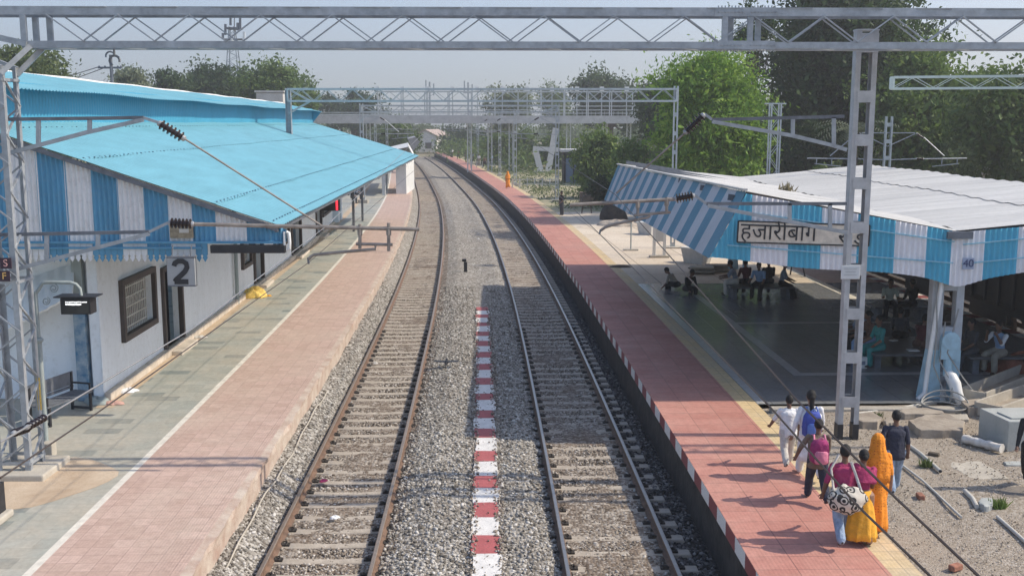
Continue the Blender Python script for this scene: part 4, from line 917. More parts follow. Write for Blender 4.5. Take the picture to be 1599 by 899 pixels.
# ------------------------------------------------------------------ footbridge across the tracks
M_FOB = mat('pale footbridge steel', (.50,.52,.51), rough=.7, var=.12, scale=2)
M_FOBC = mat('footbridge girder', (.47,.47,.46), rough=.85, var=.15, scale=1)
FB = thing('footbridge', 'long pale footbridge with open railing frames crossing behind the station', 'footbridge'); FYb = 140.
fx0, fx1 = A(489,185,FYb).x, 23.
za, zbk = A(700,193,FYb).z, A(700,181,FYb).z
part('deck_girder', M_FOBC, FB, lambda b: (b.box(((fx0+fx1)/2,FYb-1.5,(za+zbk)/2),(fx1-fx0,.3,zbk-za)), b.box(((fx0+fx1)/2,FYb+1.5,(za+zbk)/2),(fx1-fx0,.3,zbk-za)), b.box(((fx0+fx1)/2,FYb,zbk-.2),(fx1-fx0,2.7,.14))))
zr = lambda y: A(750, y, FYb).z
for d in (-1.45,1.45):
    for y in (143.5,158,166,172,177):
        part('rail', M_FOB, FB, lambda b: b.bar((fx0+9,FYb+d,zr(y)),(fx1,FYb+d,zr(y)), .1 if y < 160 else .07))
    for i in range(15): 
        X = A(592,150,FYb).x + i*3.02
        if X < fx1: part('post', M_FOB, FB, lambda b: b.bar((X,FYb+d,zbk),(X,FYb+d,zr(143)), .13))
for i in range(15):
    X = A(592,150,FYb).x + i*3.02
    if X > fx1-2.5: break
    part('brace', M_FOB, FB, lambda b: (b.bar((X,FYb-1.45,zr(158)),(X+1.5,FYb-1.45,zr(144)),.07), b.bar((X+1.5,FYb-1.45,zr(144)),(X+3.02,FYb-1.45,zr(158)),.07)))
for i in range(60): part('infill_rail', M_FOB, FB, lambda b: b.bar((fx0+9+.58*i,FYb-1.45,zbk),(fx0+9+.58*i,FYb-1.45,zr(174)),.04))
for k,y in enumerate((176,179.5)): part('parapet_rail', M_FOB, FB, lambda b: b.bar((fx0,FYb-1.5,zr(y)),(fx0+10,FYb-1.5,zr(y)),.2 if k else .1))
for i in range(17):
    x_ = (446+0 if i == 0 else 592 + 38.5*(i-1)); X = A(x_,140,FYb).x
    if X > fx1: break
    if i == 0: continue
    l_ = part('lamp_post', M_FOB, FB, lambda b: b.bar((X,FYb-1.3,zbk),(X,FYb-1.3,zr(141)),.12)); part('lamp_head', M_LWHITE, l_, lambda b: b.box((X,FYb-1.35,zr(139.5)),(.52,.4,.55)))
for x_, yb in ((575,240),(733,250),(765,250),(798,262),(888,268),(945,285),(982,285)):
    p = A(x_, 200, FYb); part('column', M_FOB, FB, lambda b: (b.bar((p.x-.25,FYb,.6),(p.x-.25,FYb,za),.14), b.bar((p.x+.25,FYb,.6),(p.x+.25,FYb,za),.14), zigzag(b, Vector((p.x-.25,FYb,.7)), Vector((p.x-.25,FYb,za)), Vector((p.x+.25,FYb,.7)), Vector((p.x+.25,FYb,za)), 9, .06)))
v0, v1, v2 = A(850,266,136.), A(868,200,136.), A(836,234,136.)
part('concrete_trestle', mat('pale concrete', (.55,.55,.54), rough=.9, var=.1), FB, lambda b: (b.bar(v0+Vector((.5,0,0)), v1, .75, .75), b.bar(v0-Vector((.5,0,0)), v2, .75, .75), b.bar(v2+Vector((-.3,0,.2)), A(872,234,136.), .6, .55), b.box((v0.x,136,.4),(2.6,1.6,1.2))))
s0, s1 = A(800,196,138.), A(905,240,138.)
# ------------------------------------------------------------------ small white shelter further along the left platform
WS = thing('platform_shelter', 'small white roofed shelter on the left platform beyond the blue roof', 'shelter')
M_WS = mat('white sheet', (.70,.70,.68), rough=.6, var=.08, scale=1)
yA, yB = 95., 114.
e0, e1 = A(647,247,yA), A(632,256,yA)
t0, t1 = A(637,229,yA), A(612,240,yA)
sh = on(-4, yB) - on(-4, yA); sh.z = 0
for nm_, qd in (('upper_panel', ((635,230,99),(615,239,95),(631,247,95),(641,239,99))), ('lower_panel', ((643,241,98),(632,247.5,94.5),(634,257.5,94),(647,247,97.5)))):
    part(nm_, M_WS, WS, lambda b: b.prism([A(*q) for q in qd], (0,.0,-.1)))
part('wall', M_WS, WS, lambda b: b.prism([Vector((A(x,y,97).x,97,z)) for x,y,z in ((618,262,.6),(634,262,.6),(634,262,3.6),(618,262,3.8))], (0,8,0)))
part('roof_sheet', M_WS, WS, lambda b: b.add([t0,t0+sh,t1+sh+Vector((-3,0,-.4)),t1+Vector((-3,0,-.4))], [(0,1,2,3)]), solid=.06, fix=False)
part('eave_sheet', M_WS, WS, lambda b: b.add([t0+Vector((0,.1,0)),t0+sh,e0+sh,e0+Vector((0,.1,0))], [(0,1,2,3)]), solid=.05, fix=False)
for k in (0,.5,1): part('column', M_FOB, WS, lambda b: b.bar(t1+sh*k+Vector((-.8,.2,-.1)), Vector((t1.x+sh.x*k-.8, t1.y+sh.y*k+.2, .6)), .3))

GS = thing('platform_shelter', 'grey sloping shelter roof far off where the tracks bend away', 'shelter')
p = [A(637,217,150.),A(649,214,150.),A(656,222,150.),A(645,237,150.)]; part('roof_sheet', mat('grey sheet', (.33,.33,.34), rough=.7), GS, lambda b: b.prism(p, (-1.5,14,0))); part('column', M_FOB, GS, lambda b: (b.bar(A(641,228,152.), Vector((A(641,228,152.).x,152,.6)), .3)))
# ------------------------------------------------------------------ white gabled cabin at the end of the view
HS = thing('cabin', 'white gabled cabin with a small window far up the line', 'house')
hy = 262.; a, b_ = A(647,236,hy), A(681,236,hy); g0 = A(664,204,hy); ea = A(647,213,hy)
part('wall', mat('white cabin wall', (.66,.63,.60), rough=.9, var=.1), HS, lambda b: b.prism([Vector((a.x,hy,0)),Vector((b_.x,hy,0)),Vector((b_.x,hy,ea.z)),Vector((g0.x,hy,g0.z)),Vector((a.x,hy,ea.z))], (2.5,9,0)))
part('roof', mat('pale roof tiles', (.42,.33,.29), rough=.9), HS, lambda b: (b.prism([Vector((a.x-.6,hy-.4,ea.z-.2)),Vector((g0.x,hy-.4,g0.z+.1)),Vector((g0.x,hy-.4,g0.z+.3)),Vector((a.x-.6,hy-.4,ea.z))],(2.7,10,0)), b.prism([Vector((b_.x+.6,hy-.4,ea.z-.2)),Vector((g0.x,hy-.4,g0.z+.1)),Vector((g0.x,hy-.4,g0.z+.3)),Vector((b_.x+.6,hy-.4,ea.z))],(2.7,10,0))))
W = part('window', M_FRAME, HS, lambda b: b.box((A(669,228,hy).x,hy-.05,A(669,228,hy).z),(1.5,.2,1.6))); part('sill', M_PLASTER, W, lambda b: b.box((A(669,228,hy).x,hy-.1,A(669,233,hy).z),(1.9,.3,.15)))
# ------------------------------------------------------------------ other far structures
TT = thing('telecom_tower', 'tall lattice telecom tower with antennas behind the blue roof', 'tower'); ty = 150.
def tower(b):
    c = A(366,140,ty); zt = A(366,42,ty).z; zl_ = A(366,95,ty).z
    for sx in (-1,1):
        for sy in (-1,1): b.bar((c.x+sx*1.25,ty+sy*1.25,0),(c.x+sx*.7,ty+sy*.7,zl_),.16); b.bar((c.x+sx*.7,ty+sy*.7,zl_),(c.x+sx*.32,ty+sy*.32,zt),.12)
        zigzag(b, Vector((c.x-1.25,ty+sx*1.25,0)), Vector((c.x-.7,ty+sx*.7,zl_)), Vector((c.x+1.25,ty+sx*1.25,0)), Vector((c.x+.7,ty+sx*.7,zl_)), 12, .1)
        zigzag(b, Vector((c.x-.7,ty+sx*.7,zl_)), Vector((c.x-.32,ty+sx*.32,zt)), Vector((c.x+.7,ty+sx*.7,zl_)), Vector((c.x+.32,ty+sx*.32,zt)), 8, .08)
part('lattice', M_STEEL, TT, tower)
part('top_platform', M_STEELD, TT, lambda b: (b.box(A(366,45,ty),(1.9,1.6,.25)), b.box(A(366,62,ty),(2.6,1.8,.12)), b.tube(A(366,45,ty),A(366,27,ty),.07,n=6)))
for x_, y0_, y1_, m_ in ((352,38,55,M_STEELD),(360,27,40,M_STEELD),(375,28,46,M_STEELD),(381,50,64,M_LWHITE),(362,52,66,M_LWHITE),(348,52,62,M_STEELD),(371,36,48,M_STEELD)):
    part('antenna', m_, TT, lambda b: b.bar(A(x_,y0_,ty-1), A(x_,y1_,ty-1), .3, .2, up=(0,1,0)))
for x_, y0_, y1_, Y, lab in ((671,128,146,320.,'thin distant mast with three prongs above the footbridge'),(731,129,146,320.,'thin distant mast with a rounded tip above the footbridge')):
    M2 = MB(); p = A(x_,y1_,Y); q = A(x_,y0_,Y); M2.bar((p.x,Y,0),(p.x,Y,q.z),.5); M2.bar((p.x-1.1,Y,q.z-3),(p.x-1.1,Y,q.z+.5),.35); M2.bar((p.x+1.2,Y,q.z-4),(p.x+1.2,Y,q.z-.5),.35)
    M2.bar((p.x-1.4,Y,q.z-3),(p.x+1.4,Y,q.z-3),.4)
    tag(M2.build('telecom_mast', M_STEEL), lab, 'tower', 'thin masts far off')
tb = MB(); p = A(424,150,118.); tb.box(p+Vector((0,0,-1.0)),(2.9,2,2.6)); tb.box(p+Vector((0,0,.45)),(3.2,2.3,.2)); tb.box((p.x,118,p.z/2),(2,1.6,p.z-2))
tag(tb.build('water_tank', mat('stained concrete tank', (.42,.40,.37), rough=.95, scale=1, col2=(.55,.53,.5))), 'square stained water tank peeping over the blue roof ridge', 'water tank')
up_ = MB(); p = A(174,110,60.); up_.tube((p.x,60,0),(p.x,60,A(174,86,60.).z),.12,.09,n=8); up_.bar(A(153,106,60.),A(190,106,60.),.1,.1); up_.path([A(172,88,60.)+Vector((.25*math.cos(q),0,.25*math.sin(q))) for q in np.linspace(0,3.4,8)],.05,5)
for k in (155,164,184,189): up_.tube(A(k,106,60.),A(k,103,60.),.05,n=6)
tag(up_.build('utility_pole', M_STEELD), 'dark utility pole with one crossarm behind the blue roof', 'pole')
wp = A(185,470,0.0001) if False else None
for k in (153,166): wire('utility_wire', [A(k,105,60.), A(k-100,136 if k == 153 else 142,75.)], .025, M_STEELD, 'thin wire from the crossarm pole, %s one' % ('outer' if k == 153 else 'inner'), 'wire', 'wires on the crossarm pole')
# shed with blue doors under the bridge, low walls
sd_ = thing('shed', 'dark shed with bluish doors beneath the footbridge by the bushes', 'shed'); y_ = 112.
a, b_ = A(880,292,y_), A(934,292,y_); zt = A(900,237,y_).z
part('wall', M_DARK, sd_, lambda b: b.box(((a.x+b_.x)/2,y_+2,zt/2),(b_.x-a.x,4,zt))); part('roof', M_FOBC, sd_, lambda b: b.box(((a.x+b_.x)/2,y_+1.8,zt+.1),(b_.x-a.x+.6,4.8,.25)))
for i in range(4): part('door', mat('slate blue door', (.10,.15,.22), rough=.6) if i == 0 else MATS['slate blue door'], sd_, lambda b: b.box((a.x+.6+i*.9,y_-.03,zt*.45),(.75,.1,zt*.75)))
wl = MB(); p, q = A(905,318,84.), A(958,322,84.); wl.box(((p.x+q.x)/2,84,1.15),(q.x-p.x,.5,.95)); tag(wl.build('low_wall', mat('old brick wall', (.27,.20,.16), rough=1, var=.3, scale=3, bump=.6, bscale=8)), 'low old brick wall behind the sunny slabs near the bushes', 'wall')
for k, (xa_, xb_, yy, Y) in enumerate(((800,870,300,103.),(735,790,262,150.))):
    p, q = A(xa_,yy,Y), A(xb_,yy-2,Y); f = MB()
    for z in (.35,.8): f.bar((p.x,Y,.8+z),(q.x,Y,.8+z),.06)
    for i in range(7): X = lerp(p.x,q.x,i/6); f.bar((X,Y,.75),(X,Y,1.75),.09)
    tag(f.build('railing', M_FOB), ('pale pipe railing along the weedy strip' if k == 0 else 'far pipe railing by the crowd on the curve'), 'railing', 'pipe railings')
# buildings seen between the trees on the right
rb = thing('brick_house', 'small reddish brick house showing through the trees at right', 'house'); Y = 78.; p, q = A(1362,238,Y), A(1412,205,Y)
part('wall', mat('red brick', (.17,.075,.065), rough=.9, var=.2, scale=3, bump=.3), rb, lambda b: b.box(((p.x+q.x)/2,Y+2,q.z/2),(q.x-p.x,4,q.z))); part('roof', M_FOBC, rb, lambda b: b.box(((p.x+q.x)/2,Y+2,q.z+.1),(q.x-p.x+.7,4.7,.2)))
part('window', M_DARK, rb, lambda b: b.box((lerp(p.x,q.x,.66),Y-.02,q.z-1.1),(.4,.1,1.1)))
hb = thing('house', 'grey house with a pale pillar half hidden by trees at far right', 'house'); Y = 66.; p, q = A(1515,300,Y), A(1660,232,Y)
part('wall', mat('grey plaster', (.30,.31,.31), rough=.9, var=.15), hb, lambda b: b.box(((p.x+q.x)/2,Y+3,q.z/2),(q.x-p.x,5,q.z))); part('parapet', mat('worn parapet', (.5,.5,.49), rough=.9, var=.2, scale=2), hb, lambda b: b.box(((p.x+q.x)/2,Y+3,q.z+.35),(q.x-p.x+.5,5.4,.7)))  # plain grey plaster, paler parapet
pa, pb = A(1528,260,Y-.5), A(1547,260,Y-.5); part('pillar', mat('pale pillar', (.62,.60,.57), rough=.9, var=.1), hb, lambda b: b.box(((pa.x+pb.x)/2,Y-.5,q.z/2),(pb.x-pa.x,.5,q.z)))
part('window', M_DARK, hb, lambda b: b.box((A(1575,262,Y).x,Y-.0,A(1575,262,Y).z),(1.4,.1,1.6)))
lw = MB(); p, q = A(1215,282,70.), A(1330,262,70.); lw.box(((p.x+q.x)/2+1,70,1.8),(q.x-p.x+10,.4,3.6)); tag(lw.build('yard_wall', mat('dark greenish wall', (.06,.07,.055), rough=1, var=.3, scale=2)), 'dark yard wall behind the white shelter roof', 'wall')  # dark greenish tone, varied at random
gt = MB(); pz = [A(1195,285,58.),A(1250,296,52.)]; gt.box(pz[0]+Vector((0,2,-.2)),(3.2,5,.12), yaw=.2); tag(gt.build('tin_roof', mat('teal tin roof', (.14,.34,.38), rough=.5, var=.15), bevel=.01), 'teal tin roof edge just behind the white shelter roof', 'roof')
# ------------------------------------------------------------------ covered goods wagons on the far side of the island platform
M_WAG = mat('sooty wagon paint', (.030,.028,.032), rough=.6, scale=2, bump=.2, bscale=8, col2=(.055,.048,.046))
M_WAGR = mat('wagon rib', (.045,.042,.046), rough=.55)
def wagon(Yc):
    p = on(BACK+2.0, Yc); t = thing('goods_wagon', None, 'goods wagon', 'goods wagons behind the shelter', (p.x,p.y,.08), yaw_at(Yc))
    part('body', M_WAG, t, lambda b: b.loft([[Vector((x,y,z)) for x,z in ((-1.5,1.1),(-1.55,1.3),(-1.55,3.7),(-1.2,4.05),(0,4.2),(1.2,4.05),(1.55,3.7),(1.55,1.3),(1.5,1.1))] for y in (-6.6,6.6)]))
    for i in range(15): part('rib', M_WAGR, t, lambda b: [b.bar((s*1.58,-6.5+i*.93,1.2),(s*1.58,-6.5+i*.93,3.7),.09,.09,up=(0,1,0)) for s in (-1,)])
    part('door', M_WAGR, t, lambda b: b.box((-1.62,0,2.45),(.06,2.3,2.3)))
    part('underframe', M_BLACK, t, lambda b: b.box((0,0,.98),(2.6,13,.25)))
    for y in (-4.5,4.5):
        bo = part('bogie', M_BLACK, t, lambda b: (b.box((-1.0,y,.6),(.16,2.6,.35)), b.box((1.0,y,.6),(.16,2.6,.35)), b.box((0,y,.6),(1.9,.4,.25))))
        for d in (-1,1):
            for s in (-1,1): part('wheel', M_RAIL, bo, lambda b: b.lathe((s*.84,y+d,.42),(1,0,0),[(-.06,.45),(.06,.45),(.07,.4)],18))
    return t
wg = wagon(30.); wg['label'] = 'black covered goods wagon seen under the right end of the shelter'
for Y, lab in ((44.3,'second black goods wagon, farther back under the shelter roof'),(15.7,'black goods wagon nearest the viewer at the right edge')):
    c = copy_tree(wg); p = on(BACK+2.0, Y); c.location = (p.x,p.y,.08); c.rotation_euler = (0,0,yaw_at(Y)); c['label'] = lab
FT = thing('railway_track', 'track on the far side of the shelter under the black goods wagons', 'railway track', 'railway tracks')
for sgn in (-1,1): sweep('rail', [(BACK+2.0+sgn*.8745+p[0], p[1]+.08) for p in prof_r], yrange(-6,120,2.,4.), [M_RAIL, M_RAILB], mi=[0]*5+[1,1,1]+[0]*6, kind=None, parent=FT, closed=True, smooth=35)
# ------------------------------------------------------------------ vegetation
def leaf_mat(name, ramp, trans=.35):
    m = bpy.data.materials.new(name); m.use_nodes = True; nt = m.node_tree; L = nt.links; nt.nodes.remove(nt.nodes['Principled BSDF']); out = nt.nodes['Material Output']
    ge = nd(nt, 'ShaderNodeNewGeometry'); cr = nd(nt, 'ShaderNodeValToRGB'); e = cr.color_ramp.elements
    for i, c in enumerate(ramp):
        if i == 0: e[0].color = (*c,1)
        elif i == len(ramp)-1: e[-1].position = 1; e[-1].color = (*c,1)
        else: e.new(i/(len(ramp)-1)).color = (*c,1)
    tc = nd(nt, 'ShaderNodeTexCoord'); nz = nd(nt, 'ShaderNodeTexNoise', {'Scale': .5, 'Detail': 2.}); L.new(tc.outputs['Object'], nz.inputs['Vector'])
    ad = nd(nt, 'ShaderNodeMath', {1: .6}, operation='MULTIPLY_ADD'); L.new(ge.outputs['Random Per Island'], ad.inputs[0]); sb = nd(nt, 'ShaderNodeMapRange', {1: .3, 2: .7, 3: 0., 4: .4}); L.new(nz.outputs[0], sb.inputs[0]); L.new(sb.outputs[0], ad.inputs[2])
    L.new(ad.outputs[0], cr.inputs[0])
    d = nd(nt, 'ShaderNodeBsdfPrincipled', {'Roughness': .6, 'Specular IOR Level': .25}); t = nd(nt, 'ShaderNodeBsdfTranslucent'); mx = nd(nt, 'ShaderNodeMixShader', {0: trans})
    L.new(cr.outputs[0], d.inputs['Base Color']); L.new(cr.outputs[0], t.inputs['Color']); L.new(d.outputs[0], mx.inputs[1]); L.new(t.outputs[0], mx.inputs[2]); L.new(mx.outputs[0], out.inputs['Surface'])
    MATS[name] = m; return m
LV_DARK = leaf_mat('dark leaves', [(.022,.045,.018),(.05,.09,.032),(.11,.16,.055)])
LV_MID = leaf_mat('mid green leaves', [(.04,.08,.022),(.10,.16,.042),(.20,.265,.075)])
LV_OLIVE = leaf_mat('olive leaves', [(.055,.085,.03),(.115,.155,.055),(.21,.25,.10)])
LV_BUSH = leaf_mat('fresh bush leaves', [(.055,.105,.025),(.135,.21,.05),(.26,.34,.09)])
LV_PALE = leaf_mat('dusty pale leaves', [(.12,.15,.10),(.20,.235,.15),(.29,.32,.21)])
LV_LIME = leaf_mat('bright lime leaves', [(.06,.13,.02),(.18,.32,.045),(.38,.50,.09)], .4)
M_BARK = mat('bark', (.10,.08,.06), rough=.95, var=.3, scale=4, bump=.6, bscale=12)
M_STRAW = leaf_mat('dry fronds', [(.16,.13,.07),(.30,.26,.15)], .2)
def leaves(C, n, sig, size, r, aspect=.5, droop=0., flat=.0):
    """C: clump centres (k,3), sig: clump spread; returns vertices and quads of n leaves"""
    k = len(C); idx = r.integers(0, k, n); sg = np.asarray(sig) if np.ndim(sig) else np.full(k, sig)
    P = C[idx] + r.normal(size=(n,3))*sg[idx][:,None]*np.array([1,1,.75])
    a = r.normal(size=(n,3)); a[:,2] -= droop; a /= np.linalg.norm(a,axis=1)[:,None]
    u = r.normal(size=(n,3)); u[:,2] += flat; b = np.cross(a, u); b /= np.linalg.norm(b,axis=1)[:,None]
    s = size*(.6+.8*r.random(n)); a *= s[:,None]; b *= (s*aspect)[:,None]
    V = np.stack([P-a*.5, P+b*.5, P+a*.5, P-b*.5], 1).reshape(-1,3); F = np.arange(4*n).reshape(n,4); return V, F
def tree(label, x0, y0, x1, y1, Y, lm, nl=6000, size=.3, ncl=60, group=None, name='tree', aspect=.5, droop=0., seed=0, ground=0., lobes=None, trunk_r=None, fill=.45, depth=1., sig=.16, trunkx=None):
    r = np.random.default_rng(seed+17); a, b = A(x0, (y0+y1)/2, Y), A(x1, (y0+y1)/2, Y); zt, zl = A((x0+x1)/2, y0, Y).z, A((x0+x1)/2, y1, Y).z
    c = np.array([(a.x+b.x)/2, Y, (zt+zl)/2]); R_ = np.array([(b.x-a.x)/2, (b.x-a.x)/2*depth, (zt-zl)/2])
    t = thing(name, label, 'tree' if name != 'bush' else 'bush', group, (c[0], Y, ground))
    q = r.normal(size=(ncl,3)); q /= np.linalg.norm(q,axis=1)[:,None]; q *= (r.random(ncl)**fill)[:,None]*.97
    q *= (.8+.35*vnoise(q[:,0]*3+seed, q[:,2]*3+q[:,1]*2, 1., seed)[:,None]*2)
    C = q*R_
    if lobes:
        for lx, lz, s in lobes: 
            kk = r.random(ncl) < .25; C[kk] = C[kk]*s + np.array([lx*R_[0], 0, lz*R_[2]])
    sg = sig*min(R_[0],R_[2])*(.6+.9*r.random(ncl))
    V, F = leaves(C, nl, sg, size, r, aspect, droop)
    V2, F2 = leaves(C*.85, nl//3, sg*1.05, size*1.55, r, max(aspect,.42)); F = np.concatenate([F, F2+len(V)]); V = np.concatenate([V, V2])
    V += c - np.array([c[0], Y, ground])
    np_mesh('crown', V, F, lm, parent=t)
    tr = trunk_r or max(.12, R_[0]*.06); h = c[2]-ground; m = MB()
    m.path([(0,0,-.2),(.1*tr,0,h*.4),(r.normal()*.3*tr,0,h*.75),(0,0,h*1.1)], [tr*1.3,tr,tr*.8,tr*.35], 7)
    for i in range(min(ncl, 14)):
        e = Vector(C[i]*.85) + Vector((0,0,h)); s = Vector((0,0,h*(.45+.3*r.random()))); md = s.lerp(e,.55)+Vector((0,0,-.1*R_[2])); m.path([s,md,e],[tr*.42,tr*.28,tr*.08],5)
    m.build('trunk', M_BARK, t, smooth=60)
    return t
G1, G2, G3 = 'trees behind the station building', 'trees beyond the footbridge', 'trees behind the platform shelter'
T = [
 ('yellow green round tree above the near end of the blue roof',-70,62,124,175,88,LV_OLIVE,7000,.34,70,G1,11),
 ('pale dusty tree beside the crossarm pole, above the blue roof',160,90,242,185,120,LV_PALE,4500,.34,50,G1,12),
 ('low dark tree right of the pale dusty tree',222,104,300,180,135,LV_DARK,3500,.4,45,G1,13),
 ('dark tree just left of the telecom tower',288,95,372,180,140,LV_DARK,4500,.4,50,G1,14),
 ('dark rounded tree filling the gap right of the telecom tower',350,112,430,185,150,LV_DARK,4500,.42,50,G1,26),
 ('low leafy tree at the far end of the blue roof ridge',438,120,500,195,140,LV_MID,3500,.4,45,G1,27),
 ('green tree just right of the cabin, below the footbridge',690,205,760,246,245,LV_MID,4500,.45,50,G2,28),
 ('green tree left of the lattice column under the footbridge',590,188,668,250,175,LV_MID,4500,.45,50,G2,29),
 ('tall uneven tree between the telecom tower and the footbridge',368,92,484,190,130,LV_MID,6500,.4,70,G1,15),
 ('flat topped tree behind the left end of the footbridge',486,140,618,215,215,LV_DARK,5000,.55,60,G2,16),
 ('hazy green tree behind the middle of the footbridge',752,130,838,215,215,LV_OLIVE,5000,.5,60,G2,17),
 ('small hazy tree between two larger crowns beyond the footbridge',836,134,896,205,230,LV_MID,3500,.5,40,G2,18),
 ('broad dark domed tree behind the right part of the footbridge',890,106,1018,205,170,LV_DARK,8000,.5,80,G2,19),
 ('dark tree partly hidden behind the bright lime tree',985,98,1075,240,110,LV_DARK,5000,.36,60,G3,20),
 ('big dark canopy behind the cabin under the footbridge',684,194,772,242,235,LV_DARK,5000,.5,50,G2,21),
 ('leafy green tree between the masts below the footbridge deck',752,204,848,258,165,LV_MID,5500,.42,60,G2,22),
 ('grey green trees left of the cabin, below the footbridge',560,196,640,250,230,LV_OLIVE,4000,.6,60,G2,23),
 ('low hazy tree behind the cabin roof',630,188,700,240,300,LV_OLIVE,3000,.7,40,G2,24),
 ('tree standing close behind the concrete trestle',842,196,905,285,150,LV_MID,4000,.4,45,G2,25),
]
for i, (lab,x0,y0,x1,y1,Y,lm,nl,sz,nc,gp,sd_) in enumerate(T): tree(lab,x0-(x1-x0)*.07,y0-4,x1+(x1-x0)*.07,y1+6,Y,lm,int(nl*1.4),sz,nc,gp,seed=sd_)
tree('tall bright lime feathery tree behind the shelter roof',1004,46,1206,318,68,LV_LIME,42000,.30,230,G3,aspect=.28,droop=.5,seed=31,depth=.8,lobes=[(-.35,-.3,.6),(.42,-.3,.6),(.0,.42,.6)],trunk_r=.25,fill=.42,sig=.15)
tree('huge dark tree rising out of the top of the view at right',1150,-130,1490,330,78,LV_DARK,36000,.38,220,G3,seed=32,trunk_r=.55,sig=.13)
tree('sunlit green tree right of the plated mast',1335,38,1600,345,70,LV_BUSH,24000,.34,170,G3,seed=33,trunk_r=.4,sig=.12)
tree('dark green tree filling the right edge behind the shelter',1470,66,1760,340,60,LV_MID,22000,.32,160,G3,seed=34,trunk_r=.4,sig=.13)
tree('airy tree with sparse feathery twigs at the top right',1120,-30,1240,150,74,LV_DARK,2600,.26,60,G3,aspect=.3,seed=35,trunk_r=.14,sig=.10)
tree('low shaded tree behind the yard wall, under the huge dark tree',1215,180,1340,300,72,LV_DARK,6000,.3,60,G3,seed=36)
tree('dark tree between the lime tree and the slim lattice mast',1140,165,1262,325,80,LV_DARK,7000,.28,70,G3,seed=38)
tree('shaded tree behind the plated mast and brick house',1300,150,1420,290,84,LV_DARK,6000,.34,60,G3,seed=37)
BU = 'bushes behind the sunny slabs'
tree('leafy olive bush left of the striped fascia',884,194,975,312,90,LV_BUSH,10000,.3,80,BU,name='bush',seed=41,depth=.8)
tree('dense dark green bush just behind the shelter end',948,210,1046,318,80,LV_BUSH,11000,.26,90,BU,name='bush',seed=42,depth=.8)
tree('low dark bush at the foot of the olive bush',915,270,975,318,82,LV_DARK,3000,.24,40,BU,name='bush',seed=43)
tree('bush under the lime tree, behind the white roof edge',1060,230,1190,300,70,LV_MID,6000,.22,60,BU,name='bush',seed=44)
tree('pale bush in front of the grey house',1462,222,1524,298,58,LV_OLIVE,4500,.22,50,BU,name='bush',seed=45)
tree('pale creeper bush at the right edge by the house',1560,230,1625,330,56,LV_OLIVE,3500,.22,40,BU,name='bush',seed=46)
tree('round shaded shrub left of the plated mast base',1262,255,1292,286,64,LV_MID,900,.22,20,BU,name='bush',seed=47)
tree('round shaded shrub beside the big mast, above the roof',1290,252,1318,282,64,LV_OLIVE,900,.22,20,BU,name='bush',seed=48)
# far tree belt round the horizon
def belt(name, pts, n, size, lm, seed, h):
    r = np.random.default_rng(seed); k = 340; t = r.random(k); px = np.interp(t, np.linspace(0,1,len(pts)), [p[0] for p in pts]); py = np.interp(t, np.linspace(0,1,len(pts)), [p[1] for p in pts])
    C = np.stack([px, py + r.normal(size=k)*12, h*(.1+.75*r.random(k)**.8)*(.7+.5*vnoise(px, py, 22., seed))], 1); V, F = leaves(C, n, 1.5, size, r)
    o = np_mesh(name, V, F, lm); o['kind'] = 'stuff'
belt('treeline', [(-190,190),(-110,290),(-20,360),(70,380)], 20000, 1.2, LV_MID, 51, 11)
belt('treeline', [(-120,120),(-75,175),(-48,240)], 12000, .9, LV_DARK, 52, 9)
belt('treeline', [(14,330),(60,250),(130,150),(150,90)], 20000, 1.0, LV_MID, 53, 15)
belt('undergrowth', [(-38,150),(-40,200),(-42,262)], 9000, .6, LV_OLIVE, 54, 4)
belt('undergrowth', [(3,150),(-8,210),(-16,258)], 9000, .6, LV_MID, 55, 3.4)
# palm with hanging dry fronds, and a feathery palm by the mast
def palm(label, x, y, Y, h, n, ln, lm, seed):
    r = np.random.default_rng(seed); p = A(x, y, Y); t = thing('palm_tree', label, 'tree', None, (p.x, Y, .3)); z = p.z-.3
    m = MB(); m.path([(0,0,-.3),(.1,0,z*.5),(0,0,z)],[.2,.15,.12],7); m.build('trunk', M_BARK, t, smooth=60); V, F = [], []
    for i in range(n):
        q = r.random()*2*PI; e = r.uniform(-.5,1.1); o = []
        for k in range(9):
            s = k/8; o.append(Vector((math.cos(q)*ln*s*math.cos(e*(1-s)), math.sin(q)*ln*s*math.cos(e*(1-s)), z+ln*(math.sin(e)*s-.75*s*s))))
        for k in range(8):
            d = (o[k+1]-o[k]).normalized(); sd2 = d.cross(Vector((0,0,1))).normalized()
            for s_ in (-1,1):
                for w in range(2):
                    a = o[k].lerp(o[k+1], w/2); b = a+sd2*s_*ln*.2*(1-k/10)+d*.1+Vector((0,0,-.12)); V += [a, a+d*.06, b+d*.03, b]; F.append((len(V)-4,len(V)-3,len(V)-2,len(V)-1))
    np_mesh('crown', [tuple(v) for v in V], F, lm, parent=t); return t
palm('palm with pale drooping fronds between the mast and the brick house',1336,205,66.,8,22,2.6,LV_PALE,61)
palm('ragged palm with dry hanging fronds left of the lime tree',1045,225,71.,5,26,2.5,M_STRAW,62)
